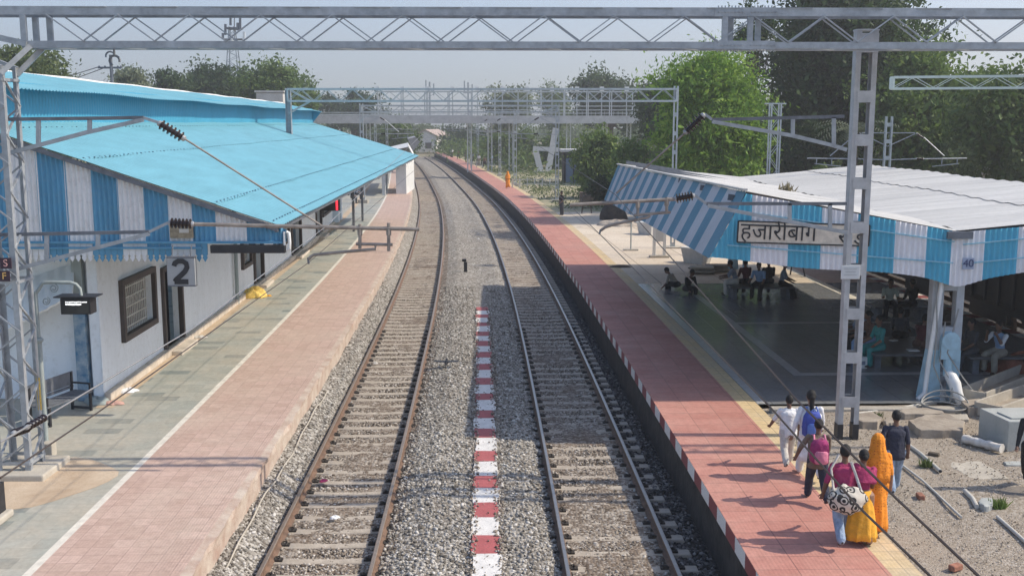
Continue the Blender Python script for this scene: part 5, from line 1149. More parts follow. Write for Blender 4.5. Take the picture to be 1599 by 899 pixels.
# weeds
def weed(label, x, y, z, n, s, lm, name='weed_tuft', seed=0, Y=None):
    r = np.random.default_rng(seed+5); p = G(x, y, z); V, F = [], []
    for i in range(n):
        q = r.random()*2*PI; d = r.random()*s*.8; b = Vector((math.cos(q)*d, math.sin(q)*d*.7, 0)); h = s*(.4+.8*r.random()); le = Vector((r.normal()*.4, r.normal()*.4, 1)).normalized(); w = Vector((r.normal(), r.normal(), 0)).normalized()*s*.09
        V += [b-w, b+w, b+le*h*.6+w*.8, b+le*h]; F.append((len(V)-4,len(V)-3,len(V)-2,len(V)-1))
    o = np_mesh(name, [tuple(v) for v in V], F, lm); o.location = p; return tag(o, label, 'weeds', 'weed tufts')
weed('small green weed by the open end of the longer white pipe',1446,728,.75,70,.17,LV_OLIVE,seed=1)
weed('weed growing beside the small concrete block in the gravel',1560,793,.75,80,.19,LV_BUSH,seed=2)
weed('sparse weed under the cable coil, behind the rough slabs',1370,652,.76,60,.16,LV_OLIVE,seed=3)
weed('yellow green weed at the foot of the left platform edge',308,884,-.02,90,.34,LV_OLIVE,seed=4)
weed('dry twiggy plant growing in the white roof gutter',1228,299,4.70,40,.36,M_STRAW,seed=5)
def wfield(n, seed):
    r = np.random.default_rng(seed); y = r.uniform(76,150,n); o = r.uniform(6.6,15,n); k = vnoise(o, y, 4., 9) > -.12; y, o = y[k], o[k]; C = np.array([on(a,b,.75) for a,b in zip(o,y)]); C[:,2] += .1
    V, F = leaves(C, n*5, .25, .24, r, .35); ob = np_mesh('weeds', V, F, LV_OLIVE); ob['kind'] = 'stuff'
wfield(1500, 71)
# ------------------------------------------------------------------ people
SKIN = mat('brown skin', (.25,.135,.085), rough=.6, var=.08); SKIN2 = mat('dark brown skin', (.16,.085,.055), rough=.6, var=.08)
HAIR = mat('black hair', (.007,.006,.006), rough=.75, var=.3, scale=30, bump=.4, bscale=120)
def cloth(name, c, var=.12, scale=9): return mat(name, c, rough=.9, var=var, scale=scale, bump=1., bscale=16)
C_WHITE = cloth('white cotton', (.74,.74,.75)); C_OFF = cloth('off white cotton', (.56,.53,.49)); C_OLIVE = cloth('olive brown shirt', (.17,.13,.10)); C_NAVY = cloth('navy cotton', (.028,.032,.055))
C_JEANS = cloth('washed denim', (.26,.34,.46), .35, 6); C_MAG = cloth('magenta cotton', (.36,.035,.115)); C_YEL = cloth('golden yellow silk', (.78,.38,.035), .15); C_OR = cloth('orange sari cloth', (.80,.27,.02), .14)
def dots(m, sc, c, th):
    N_, L_, B_ = nodes_of(m); nt_ = m.node_tree; src = B_.inputs['Base Color'].links[0].from_socket; t_ = nd(nt_, 'ShaderNodeTexCoord'); v_ = nd(nt_, 'ShaderNodeTexVoronoi', {'Scale': sc, 'Randomness': .25}); L_.new(t_.outputs['Object'], v_.inputs['Vector']); l_ = nd(nt_, 'ShaderNodeMath', {1: th}, operation='LESS_THAN'); L_.new(v_.outputs['Distance'], l_.inputs[0])
    x_ = nd(nt_, 'ShaderNodeMix', data_type='RGBA'); L_.new(l_.outputs[0], x_.inputs[0]); L_.new(src, x_.inputs[6]); x_.inputs[7].default_value = (*c,1); L_.new(x_.outputs[2], B_.inputs['Base Color'])
dots(C_OR, 24., (.50,.12,.02), .24)
C_BLACK = cloth('black cloth', (.018,.018,.02)); C_GREYB = cloth('grey blue shirt', (.22,.26,.33)); C_LBLUE = cloth('light blue shirt', (.24,.36,.55)); C_TEAL = cloth('teal cloth', (.04,.25,.24)); C_MAROON = cloth('maroon cloth', (.09,.022,.03)); C_GREENW = cloth('pale green shirt', (.42,.47,.42)); C_BROWN = cloth('brown cloth', (.12,.07,.05)); C_DGREY = cloth('dark grey trousers', (.06,.062,.07)); C_KHAKI = cloth('khaki trousers', (.30,.27,.22))
SHOE = mat('dark sandal', (.05,.035,.028), rough=.7)
def rx(v, a, o=None):
    v = Vector(v); o = o or Vector(); d = v-o; c, s = math.cos(a), math.sin(a); return o + Vector((d.x, d.y*c-d.z*s, d.y*s+d.z*c))
def person(label, pos, yaw, h, shirt, pants, pose, sleeve=None, fore=None, skin=SKIN, shoe=SHOE, hair=True, group=None, seat=None, vox=.0085, skirt=None, kurta=None, hood=None, bun=False, braid=False, drape=None, female=False, eyes=True):
    P = dict(lh=0,lk=4,rh=0,rk=4,la=0,lab=8,le=12,ra=0,rab=8,re=12,lean=2,head=0,turn=0,splay=3,tw=0); P.update(pose)
    g = lambda k: R(P[k]); root = thing('person', label, 'person', group, pos, yaw)
    pr = []                                                  # (kind, data, tag)
    T_ = dict(skin=0, shirt=1, sleeve=2, fore=3, pants=4, shoe=5); hp = Vector((0,0,.53))
    cone = lambda a, b, r0, r1, t: pr.append(('c', Vector(a), Vector(b), r0, r1, t)); ell = lambda c, r, t, M=None: pr.append(('e', Vector(c), Vector(r), t, M))
    L = g('lean'); up = Vector((0, math.sin(L), math.cos(L))); RM = Matrix.Rotation(-L, 3, 'X'); fw = Vector((0, math.cos(L), -math.sin(L)))
    sw = .108 if female else .118; hw = .054
    ell(hp+up*.02, (.092 if female else .086,.066,.075), 4, RM); ell(hp+up*.10, (.078,.056,.10), 1, RM); ell(hp+up*.20, (.095,.062,.115), 1, RM); ell(hp+up*.265, (sw,.046,.05), 1, RM)
    if female: ell(hp+up*.20+fw*.035, (.075,.05,.045), 1, RM)
    nk = hp+up*.30; cone(nk-up*.02, nk+up*.07, .033, .029, 0)
    hl = L + g('head'); hu = Vector((0, math.sin(hl), math.cos(hl))); hc = nk+up*.055+hu*.065; HM = Matrix.Rotation(g('turn'), 3, 'Z') @ Matrix.Rotation(-hl, 3, 'X'); hf = HM @ Vector((0,1,0)); hs = HM @ Vector((1,0,0))
    ell(hc, (.047,.058,.070), 0, HM); ell(hc-hu*.035+hf*.018, (.036,.040,.038), 0, HM); cone(hc+hf*.050+hu*.012, hc+hf*.066-hu*.012, .006, .012, 0)
    for s in (-1,1): ell(hc+hs*.048*s-hf*.004, (.008,.014,.019), 0, HM)
    ell(hc+hf*.052-hu*.036, (.016,.008,.007), 0, HM)
    feet = []
    for s, k in ((-1,'l'),(1,'r')):
        a, kn = g(k+'h'), g(k+'k'); sp = R(P['splay'])*s; hj = hp+Vector((hw*s,0,-.02)); td = Vector((math.sin(sp)*(1), math.sin(a)*math.cos(sp), -math.cos(a)*math.cos(sp))); kj = hj+td*.245
        sd_ = Vector((math.sin(sp)*.2, math.sin(a-kn), -math.cos(a-kn))).normalized(); an = kj+sd_*.235; ph = max(-.8, min(.35, (a-kn)*.6 if abs(a-kn) > .06 else 0)); fd = Vector((math.sin(sp)*.7, math.cos(ph), math.sin(ph))).normalized(); feet.append((an, fd, s))
        fat = 1.18 if pants is not None else 1.; cone(hj+Vector((0,0,.02)), kj, .062*fat, .045*fat, 4); cone(kj, an+sd_*(-.005), .044*fat, .039*fat, 4); cone(an-sd_*.03, an+sd_*.02, .022, .022, 0)
        fm = fd.to_track_quat('Y','Z').to_matrix(); fu = fm @ Vector((0,0,1)); ell(an+fd*.035-fu*.022, (.027,.068,.020), 5, fm); ell(an-fu*.012-fd*.01, (.024,.030,.026), 5, fm)
    hands = []
    for s, k in ((-1,'l'),(1,'r')):
        f, ab, e = g(k+'a')+L, g(k+'ab'), g(k+'e'); sj = hp+up*.272+Vector((sw*s,0,0)); ud = Vector((math.sin(ab)*s, math.sin(f)*math.cos(ab), -math.cos(f)*math.cos(ab))); ej = sj+ud*.165
        inn = P.get(k+'in', 0); dd = Vector((math.sin(ab)*s*.5 - s*math.sin(R(inn)), math.sin(f+e)*math.cos(ab), -math.cos(f+e)*math.cos(ab))).normalized(); wj = ej+dd*.145
        cone(sj-ud*.01, ej, .037, .031, 2); cone(ej, wj, .029, .020, 3); pm = wj+dd*.032
        sx = dd.cross(Vector((0,1,0)) if abs(dd.y) < .8 else Vector((0,0,1))).normalized(); sy = sx.cross(dd).normalized(); cone(wj, pm+dd*.012, .017, .020, 0)
        for i in range(4):
            b0 = pm+dd*.012+sx*(i-1.5)*.0105; l = (.038,.046,.043,.033)[i]; b1 = b0+(dd*.85+sy*.25).normalized()*l*.55; b2 = b1+(dd*.55+sy*.7).normalized()*l*.5; cone(b0,b1,.0062,.0058,0); cone(b1,b2,.0058,.0048,0)
        t0 = wj+dd*.014+sx*-.016*1; cone(t0, t0+(dd*.6-sx*.7).normalized()*.024, .0075, .006, 0); cone(t0+(dd*.6-sx*.7).normalized()*.024, t0+(dd*.6-sx*.7).normalized()*.024+(dd+sy*.3).normalized()*.02, .006, .005, 0); hands.append(pm)
    sink = (min(f[0].z - .044 for f in feet)) if seat is None else hp.z - .045 - seat/h*1.0
    off = Vector((0,0,-sink)); tb = MB()
    for p in pr:
        if p[0] == 'c':
            a, b = (p[1]+off)*h, (p[2]+off)*h; d = (b-a).normalized(); n = 10; tb.lathe(a, d, [(-p[3]*h*.7,p[3]*h*.55),(0,p[3]*h),((b-a).length,p[4]*h),((b-a).length+p[4]*h*.7,p[4]*h*.55)], n)
        else: tb.ell((p[1]+off)*h, p[2]*h, 0, 14, 10, p[4])
    me = bpy.data.meshes.new('tmp'); me.from_pydata(tb.v, [], tb.f); bm = bmesh.new(); bm.from_mesh(me); bmesh.ops.recalc_face_normals(bm, faces=bm.faces); bm.to_mesh(me); bm.free()
    to = bpy.data.objects.new('tmp', me); COL.objects.link(to); md = to.modifiers.new('r','REMESH'); md.mode = 'VOXEL'; md.voxel_size = vox; sm = to.modifiers.new('s','SMOOTH'); sm.factor = .5; sm.iterations = 3
    dg = bpy.context.evaluated_depsgraph_get(); bme = bpy.data.meshes.new_from_object(to.evaluated_get(dg)); bpy.data.objects.remove(to)
    n = len(bme.polygons); ce = np.zeros(n*3); bme.polygons.foreach_get('center', ce); ce = ce.reshape(-1,3)/h; ce[:,2] += sink; best = np.full(n, 9.); tg = np.zeros(n, np.int32)
    for p in pr:
        if p[0] == 'c':
            a, b = np.array(p[1]), np.array(p[2]); ab = b-a; t = np.clip(((ce-a)@ab)/(ab@ab), 0, 1); d = np.linalg.norm(ce-a-t[:,None]*ab, axis=1)-(p[3]+(p[4]-p[3])*t); k = p[5]
        else:
            q = ce-np.array(p[1]); M = np.array(p[4]) if p[4] is not None else np.eye(3); q = q@M; rr = np.array(p[2]); d = (np.linalg.norm(q/rr,axis=1)-1)*rr.min(); k = p[3]
        w = d < best; best[w] = d[w]; tg[w] = k
    for m in (skin, shirt, sleeve or shirt, fore or skin, pants or skin, shoe): bme.materials.append(m)
    bme.polygons.foreach_set('material_index', tg); bme.shade_smooth(); bo = bpy.data.objects.new('body', bme); COL.objects.link(bo); bo.parent = root
    X = lambda v: (Vector(v)+off)*h
    if hair and not hood:
        m = MB(); m.ell(X(hc+hu*.016-hf*.012), Vector((.0545,.061,.067))*h, 0, 16, 10, HM)
        if bun: m.ell(X(hc-hf*.068+hu*.0), Vector((.03,.026,.03))*h, 0, 10, 8)
        if braid: m.path([X(hc-hf*.05-hu*.02), X(nk-fw*.055-up*.02), X(nk-fw*.078-up*.14), X(nk-fw*.075-up*.26)], [.03*h,.024*h,.018*h,.008*h], 8)
        m.build('hair', HAIR, root, smooth=70)
    if eyes:
        for s in (-1,1):
            m = MB(); m.ell(X(hc+hf*.0535+hs*.019*s+hu*.008), Vector((.008,.005,.0045))*h, 0, 8, 6, HM); m.build('eye', C_BLACK, root, smooth=70)
    def folds(r0, r1, k, amp, ph): return lambda q: r0*(1+amp*math.sin(k*q+ph)+amp*.5*math.sin((k*1.7)*q+ph*2))
    hemz = min(f[0].z for f in feet)
    if skirt:
        mtl, top, bot, w = skirt; m = MB(); rings = []; cf = (feet[0][0]+feet[1][0])/2
        for i in range(9):
            t = i/8; z = lerp(hp.z+top, hemz+bot, t); c = Vector((lerp(0,cf.x,t), lerp(0,cf.y,t)*.6, z)); ra, rb = lerp(.088, w, t**.8), lerp(.070, w*.9, t**.8); fr_ = []
            for j in range(40):
                q = 2*PI*j/40; am = 1+.085*t*math.sin(9*q+i*.12)+.04*t*math.sin(15*q+1); fr_.append(X(c+Vector((math.cos(q)*ra*am, math.sin(q)*rb*am, .012*t*math.sin(3*q)))))
            rings.append(fr_)
        m.loft(rings, caps=False); m.build('skirt', mtl, root, smooth=70, solid=.004)
    if kurta:
        mtl, bot, w = kurta; m = MB(); rings = []
        for i in range(9):
            t = i/8; c = (hp+up*.285).lerp(Vector((0,0,hemz+bot)), t); ra = np.interp(t,[0,.12,.35,.55,1],[.07,.128,.112,.115,w]); rb = np.interp(t,[0,.12,.35,.55,1],[.05,.078,.078,.085,w*.8]); rings.append([X(c+Vector((math.cos(q)*ra*(1+.05*t*math.sin(7*q)), math.sin(q)*rb*(1+.05*t*math.sin(9*q+1)),0))) for q in np.linspace(0,2*PI,32,endpoint=False)])
        m.loft(rings, caps=False); m.build('kurta' if bot < .3 else 'shirt', mtl, root, smooth=70, solid=.004)
    if hood:
        m = MB(); rings = []
        for i in range(11):
            t = i/10
            if t < .4: u = t/.4; c = hc+hu*(.092-.104*(1-math.cos(u*PI/2)))-hf*.014; ra = .002+.068*math.sin(u*PI/2); rb = .002+.074*math.sin(u*PI/2)
            else: u = (t-.4)/.6; c = (hc-hu*.012-hf*.012).lerp(hp+up*.03-fw*.015, u); ra = np.interp(u,[0,.25,.5,1],[.068,.085,.145,.13]); rb = np.interp(u,[0,.25,.5,1],[.074,.075,.082,.085])
            rings.append([X(c + hs*(math.cos(q)*ra*(1+.03*math.sin(11*q+2*t))) + hf*(math.sin(q)*rb*(1+.03*math.sin(11*q)))) for q in np.linspace(PI*.76, PI*2.24, 34)])
        m.loft(rings, caps=False, closed=False); m.build('head_veil', hood, root, smooth=70, solid=.004)
    if drape:
        m = MB(); rings = []
        for i in range(13):
            q = lerp(-.6, PI+.5, i/12); c = hp+up*(.262+.012*math.sin(q)); rings.append([X(c+Vector((math.cos(q)*(sw+.022), -math.sin(q)*.075, .02-d*.11+.012*math.sin(4*d*3+q*3)))+Vector((math.cos(q)*.012*d,-.03*d*math.sin(q),0))) for d in np.linspace(0,1.3,7)])
        m.loft(rings, caps=False, closed=False); m.build('shawl', drape, root, smooth=70, solid=.004)
    root['h'] = h; return root, dict(hp=X(hp), up=up, fw=fw, hands=[X(v) for v in hands], hc=X(hc), nk=X(nk), feet=[X(f[0]) for f in feet])
WALK_L = dict(lh=24,lk=12,rh=-16,rk=34,la=-16,ra=18,le=18,re=20,lean=4); WALK_R = dict(rh=24,rk=12,lh=-16,lk=34,ra=-16,la=18,le=18,re=20,lean=4)
SIT = dict(lh=86,lk=88,rh=86,rk=88,la=10,ra=12,le=46,re=44,lean=8,splay=8)
def gp(x, y, z=.803): p = G(x, y, z); p.z = z; return p
del_ = lambda o: [o.__delitem__(k) for k in ('h',) if k in o]
GW = 'family walking along the red platform'
boy, _ = person('boy in white shirt and pale trousers walking at the back left of the group', gp(1229,726), R(-2), 1.30, C_WHITE, C_OFF, dict(WALK_R, lab=24, head=-4), sleeve=C_WHITE, group=GW, kurta=(C_WHITE,.385,.125), skin=SKIN2)
wom, wj = person('woman in long white dress wearing a blue backpack', gp(1262,744), R(-2), 1.55, C_WHITE, C_WHITE, dict(WALK_L, lab=22, rab=16, re=14), sleeve=C_WHITE, fore=C_WHITE, group=GW, kurta=(C_WHITE,.16,.14), bun=True, braid=True, female=True)
man, mj = person('boy in olive brown shirt and dark trousers with a magenta backpack', gp(1274,782), R(-4), 1.38, C_OLIVE, C_NAVY, dict(WALK_L, lab=28, la=10, le=6, lean=5), group=GW, kurta=(C_OLIVE,.385,.125), skin=SKIN2)
mag, gj = person('boy in magenta shirt and faded jeans carrying a patterned sack', gp(1314,846), R(-3), 1.47, C_MAG, C_JEANS, dict(WALK_R, rh=20, lh=-18, lk=30, rab=34, ra=4, re=30, la=-10, lab=20), group=GW, kurta=(C_MAG,.385,.125), skin=SKIN2)
yel, yj = person('girl in magenta blouse and golden yellow skirt beside the sack', gp(1343,846), R(-4), 1.38, C_MAG, SKIN, dict(WALK_L, lh=9, rh=-6, rk=12), group=GW, skirt=(C_YEL,.06,.02,.165), bun=True, female=True, drape=C_MAG, skin=SKIN2)
org, oj = person('woman wrapped in an orange sari that also covers her head', gp(1364,834), R(-3), 1.52, C_OR, C_OR, dict(WALK_R, lh=-8, rh=12, lk=14), group=GW, skirt=(C_OR,.04,.03,.125), hood=C_OR, female=True, skin=SKIN)
nav, _ = person('boy in navy shirt and washed jeans walking on the gravel', gp(1394,768,.75), R(-6), 1.42, C_NAVY, C_JEANS, dict(WALK_R, lab=22, la=-30, le=10), group=GW, kurta=(C_NAVY,.385,.125), skin=SKIN2)
edg, _ = person('person in black clothes cut off by the right edge', gp(1608,762,.75), R(150), 1.5, C_BLACK, C_BLACK, dict(WALK_L, lab=10), sleeve=C_BLACK, fore=C_BLACK, skin=SKIN2)
# things they carry
def place(par, v): return par.matrix_basis @ Vector(v)
M_BPB = cloth('blue nylon', (.055,.085,.36)); M_BPM = cloth('magenta nylon', (.30,.03,.13)); M_BPP = cloth('pink piping', (.65,.22,.33))
def backpack(label, pj, par, w, hh, m, m2):
    t = thing('backpack', label, 'backpack', None, place(par, (0,0,0)), par.rotation_euler.z); c = pj['nk']-pj['up']*(hh*.55+.02)-pj['fw']*.17
    b = MB(); b.loft([[c+Vector((x*w/2*k, y*.1*k, z*hh/2)) for x,y in ((-1,.7),(-.8,-.8),(0,-1.15),(.8,-.8),(1,.7),(0,.9))] for z,k in ((-1,.75),(-.85,1),(0,1.02),(.6,.92),(.9,.7),(1,.4))]); b.build('pack', m, t, smooth=50)
    b = MB(); b.loft([[c+Vector((x*w/2*.7*k, -.1-y*.035*k, -hh*.18+z*hh*.26)) for x,y in ((-1,0),(-.8,1),(0,1.3),(.8,1),(1,0))] for z,k in ((-1,.8),(-.7,1),(.7,1),(1,.75))]); b.build('pocket', m2, t, smooth=50)
    for s in (-1,1):
        b = MB(); b.path([c+Vector((s*w*.3,.05,hh*.42)), pj['nk']+Vector((s*.085,-.06,.015)), pj['nk']+Vector((s*.1,.04,-.01)), pj['nk']+Vector((s*.12,.1,-.12)), pj['nk']+Vector((s*.15,.02,-.26)), c+Vector((s*w*.45,.05,-hh*.3))], .016, 6); b.build('strap', m2, t, smooth=60)
    b = MB(); b.path([c+Vector((.04*math.cos(q),-.02,hh*.5+.04*math.sin(q))) for q in np.linspace(0,PI,7)], .009, 5); b.build('handle', m2, t)
backpack('blue backpack on the back of the woman in white', wj, wom, .33, .46, M_BPB, cloth('light blue nylon', (.13,.22,.55)))
backpack('magenta backpack on the boy in olive brown shirt', mj, man, .31, .40, M_BPM, M_BPP)
sk = thing('sack', 'cream sack with black rings held by the boy in magenta', 'bag'); msk = bpy.data.materials.new('ringed cloth'); msk.use_nodes = True; nt = msk.node_tree
tc = nd(nt,'ShaderNodeTexCoord'); vo = nd(nt,'ShaderNodeTexVoronoi',{'Scale': 7.5,'Randomness': .6}); nt.links.new(tc.outputs['Object'], vo.inputs['Vector']); cr = nd(nt,'ShaderNodeValToRGB'); cr.color_ramp.interpolation = 'CONSTANT'
cr.color_ramp.elements[0].color = (.02,.018,.018,1); cr.color_ramp.elements[1].position = .2; cr.color_ramp.elements[1].color = (.50,.46,.40,1)
for p_, c_ in ((.36,(.03,.027,.027,1)),(.52,(.60,.55,.47,1))): cr.color_ramp.elements.new(p_).color = c_
nt.links.new(vo.outputs['Distance'], cr.inputs[0]); nt.links.new(cr.outputs[0], nt.nodes['Principled BSDF'].inputs['Base Color']); nt.nodes['Principled BSDF'].inputs['Roughness'].default_value = .9
hd = place(mag, gj['hands'][1]); c = place(mag, (-.02,-.24,gj['hp'].z+.0)); sk.location = c
m = MB(); m.ell((0,0,-.02), (.28,.2,.215), 0, 26, 18); m.v = [tuple(Vector(v)*(1+.10*math.sin(7*v[0]*4+5*v[2]*6)*math.cos(9*v[1]*3+2)+.05*math.sin(30*v[0]+20*v[2]))) for v in m.v]; m.build('bag', msk, sk, smooth=80)
m = MB(); m.path([(-.2,.0,.13),(-.22,.1,.42),(-.1,.14,.62)], .02, 6); m.path([(.2,.0,.12),(.16,.12,.3),(.09,.16,.5)], .022, 6); m.build('strap', C_OFF, sk, smooth=60)
# people on and around the island platform
st1, _ = person('person in dark top and grey trousers standing by the mast near the weeds', gp(877,336), R(120), 1.6, C_BLACK, C_DGREY, dict(lab=6,le=50), skin=SKIN2, vox=.02, eyes=False)
os1, _ = person('woman in orange sari walking alone far along the red platform', gp(793,294), R(10), 1.6, C_OR, C_OR, WALK_L, skirt=(C_OR,.04,.03,.13), hood=C_OR, female=True, vox=.02, eyes=False)
G2_ = 'people sitting on the bench deep under the shelter'; G3_ = 'people sitting on the near benches under the shelter'; bz = RP+.003
B1 = Vector((8.9,37.6,bz)); B2 = Vector((10.1,27.2,bz)); B3 = Vector((12.4,33.4,bz)); B4 = Vector((12.25,26.0,bz))
def sit(label, p, yaw, sh, pa, pose=None, group=None, **k): q = Vector(p); q.z = bz; return person(label, q, R(yaw), k.pop('h',1.62), sh, pa, dict(SIT, **(pose or {})), seat=.47, group=group, vox=k.pop('vox',.014), skin=k.pop('skin',SKIN2), **k)
sit('seated man in grey shirt and pale trousers facing left on the deep bench', B1+Vector((-.75,.3,0)), 80, C_GREYB, C_OFF, dict(lean=22), G2_)
sit('seated man in light blue shirt seen from behind on the deep bench', B1+Vector((-.05,-.25,0)), 150, C_LBLUE, C_BLACK, dict(lh=70,lk=50,lean=14), G2_)
sit('seated man in grey blue shirt stretching his legs to the right', B1+Vector((.75,-.15,0)), -110, C_GREYB, C_BLACK, dict(lh=72,lk=55,rh=76,rk=70,lean=10), G2_)
sit('seated person in maroon between the men on the deep bench', B1+Vector((-.4,.35,0)), 20, C_MAROON, C_BLACK, None, G2_)
sit('seated person in black at the back of the deep bench', B1+Vector((.45,.4,0)), 10, C_BLACK, C_DGREY, None, G2_)
p = gp(1058,452); p2 = gp(1072,458)
person('person in pale shirt sitting on the floor edge, bent forward', p, R(60), 1.6, C_KHAKI, C_BLACK, dict(lh=98,lk=100,rh=92,rk=96,lean=42,la=-30,ra=-26,le=30,re=30), seat=.12, vox=.014, skin=SKIN2)
person('person in black sitting on the floor beside the bent one', p2, R(-150), 1.62, C_BLACK, C_BLACK, dict(lh=100,lk=105,rh=98,rk=108,lean=26,la=-14,ra=-14,le=40,re=40), sleeve=C_BLACK, fore=C_BLACK, seat=.12, vox=.014, skin=SKIN2)
sit('woman in teal dress sitting at the front of the near bench', B2+Vector((-.62,-.55,0)), 105, C_TEAL, C_TEAL, dict(lean=6), G3_, female=True, fore=SKIN, vox=.011, kurta=None, bun=True)
sit('woman in dark patterned shawl sitting next to the teal dress', B2+Vector((-.62,.15,0)), 100, C_BROWN, C_LBLUE, dict(lean=10), G3_, female=True, drape=C_MAROON, bun=True)
sit('person in grey blue top reading on the near bench', B2+Vector((-.55,.85,0)), 95, C_GREYB, C_BLACK, dict(lean=16,le=60,re=60), G3_)
sit('person in maroon leaning on the right side of the near bench', B2+Vector((.45,-.35,0)), -60, C_MAROON, C_BROWN, dict(lean=18), G3_)
sit('person in black bending over a bundle on the near bench', B2+Vector((.75,.3,0)), -75, C_BLACK, C_DGREY, dict(lean=46,la=10,ra=10,le=10,re=10), G3_, sleeve=C_BLACK, fore=C_BLACK)
sit('young person in dark top sitting behind the bundle', B2+Vector((.4,.95,0)), -30, C_DGREY, C_BLACK, None, G3_, h=1.5)
sit('man in pale green shirt holding a phone on the farther bench', B3+Vector((-.35,-.1,0)), 170, C_GREENW, C_BLACK, dict(lean=12,le=75,re=75), G3_, eyes=True)
sit('man in black sitting with his back to the viewer on the farther bench', B3+Vector((.3,-.35,0)), 20, C_BLACK, C_BLACK, dict(lean=4), G3_, sleeve=C_BLACK)
sit('man in blue white shirt with hands at his face on the end bench', B4+Vector((.0,-.05,0)), 118, C_LBLUE, C_KHAKI, dict(lean=10,la=35,ra=38,le=112,re=115,lin=25,rin=25), None, sleeve=C_WHITE, vox=.010)
sit('man in dark grey beside the one in blue white shirt', B4+Vector((-.55,.25,0)), 100, C_DGREY, C_DGREY, dict(lh=74,lk=60), None)
def bench(label, c, w, d, yaw=0):
    t = thing('bench', label, 'bench', 'benches under the shelter', (c.x,c.y,c.z), yaw)
    part('seat', mat('granite seat', (.10,.10,.105), rough=.35) if 'granite seat' not in MATS else MATS['granite seat'], t, lambda b: b.box((0,0,.42),(w,d,.06)), bevel=.01)
    for s in (-1,1): part('leg', M_STEELD, t, lambda b: b.box((s*(w/2-.2),0,.19),(.16,d*.7,.39)))
bench('deep bench under the shelter with five people on it', B1, 2.3, 1.1); bench('near bench under the shelter crowded with people', B2, 1.9, 2.3); bench('farther bench with the man in pale green', B3, 1.8, .9); bench('bench at the open right end of the shelter', B4+Vector((.1,.05,0)), 1.9, .7)
for i, (q, s, lab) in enumerate(((B2+Vector((.15,-.75,.47)),(.28,.2),'white sheet of paper lying on the near bench'),(B2+Vector((.1,.5,.47)),(.2,.14),'small white paper beside the reading person'),(B3+Vector((-.65,.5,.47)),(.5,.12),'long white board edge on the farther bench'))):
    m = MB(); m.box((q.x,q.y,q.z),(s[0],s[1],.02),yaw=.4*i); tag(m.build('paper', M_LWHITE), lab, 'paper')
bg_ = thing('shopping_bag', 'white printed carrier bag at the feet of the teal woman', 'bag'); q = B2+Vector((-1.15,-.75,0)); m = MB()
m.loft([[q+Vector((x*.14*k,y*.06*k,z)) for x,y in ((-1,-1),(1,-1),(1,1),(-1,1))] for z,k in ((0,.9),(.03,1),(.27,1.05),(.3,.95))]); m.build('bag', M_LWHITE, bg_, bevel=.01); part('handle', C_BLACK, bg_, lambda b: b.path([q+Vector((.06*math.cos(a),0,.3+.1*math.sin(a))) for a in np.linspace(0,PI,8)], .008, 5)); part('print', MATS['grey blue shirt'], bg_, lambda b: b.box(q+Vector((0,-.063,.15)),(.16,.006,.1)))
# far off crowd
crowd = [(706,246,C_WHITE,C_BLACK,'pale shirt'),(716,249,C_MAROON,C_DGREY,'maroon top'),(727,250,C_BLACK,C_DGREY,'black top'),(739,254,C_GREYB,C_BLACK,'grey blue shirt'),(748,258,C_WHITE,C_KHAKI,'white shirt and khaki trousers'),(757,262,C_BROWN,C_BLACK,'brown top'),(768,258,C_LBLUE,C_BLACK,'light blue shirt')]
for i, (x, y, a, b_, lab) in enumerate(crowd): person('far off person in %s waiting on the curve of the platform' % lab, gp(x,y), R(40*i), 1.62, a, b_, WALK_L if i % 2 else {}, vox=.04, eyes=False, hair=True, group='people waiting far along the curve', skin=SKIN2)
for i, (x, y, a, lab) in enumerate(((549,318,C_BLACK,'black'),(556,312,C_GREYB,'grey blue'))): person('person in %s sitting under the far end of the blue roof' % lab, gp(x,y,.603), R(-80), 1.6, a, C_DGREY, SIT, seat=.45, vox=.035, eyes=False, group='people under the far end of the blue roof', skin=SKIN2)
for o in bpy.data.objects:
    if 'h' in o: del o['h']
# ------------------------------------------------------------------ things on the left platform
dp_ = thing('display_post', 'grey post with scrolled bracket holding a small black information display', 'post'); Yd = 20.0
base = A(73,704,Yd); top_ = A(62,455,Yd)
part('post', M_GREYP, dp_, lambda b: (b.tube((base.x,Yd,.6),(base.x,Yd,top_.z-.9),.05,n=10), b.tube((base.x,Yd,top_.z-.9),(base.x,Yd,top_.z),.036,n=10), b.lathe((base.x,Yd,top_.z-1.0),(0,0,1),[(0,.05),(.03,.085),(.07,.085),(.1,.05)],10)), smooth=50)
part('post_base', M_CONC, dp_, lambda b: b.box((base.x+.1,Yd-.12,.72),(.22,.22,.3)), bevel=.02)
part('bracket_arm', M_GREYP, dp_, lambda b: b.path([(base.x,Yd,top_.z-.05), A(62,449,Yd), A(66,442,Yd), A(74,440.5,Yd), A(110,441,Yd), A(119,444,Yd), A(125,451,Yd), A(127,463,Yd)], .034, 8), smooth=50)
def scroll(cx_, cy_, r0, s): return [A(cx_+s*r0*math.cos(q)*(1-q/13), cy_+r0*math.sin(q)*(1-q/13), Yd) for q in np.linspace(-1.2,9,26)]
for c_ in (('a',84,450,6.5,1),('b',72,470,6,1)): part('scroll', M_GREYP, dp_, lambda b: b.path(scroll(*c_[1:]), .011, 5))
a, b_ = A(98,464,Yd), A(146,489,Yd)
bx_ = part('display', M_BLACK, dp_, lambda b: (b.box(((a.x+b_.x)/2,Yd+.02,(a.z+b_.z)/2),(b_.x-a.x,.30,a.z-b_.z)), b.box(((a.x+b_.x)/2,Yd+.03,a.z+.025),(b_.x-a.x+.22,.42,.025))), bevel=.006)
part('display_glass', mat('display glass', (.04,.042,.04), rough=.15), bx_, lambda b: b.box(((a.x+b_.x)/2,Yd-.132,(a.z+b_.z)/2-.01),(b_.x-a.x-.06,.01,a.z-b_.z-.06)))
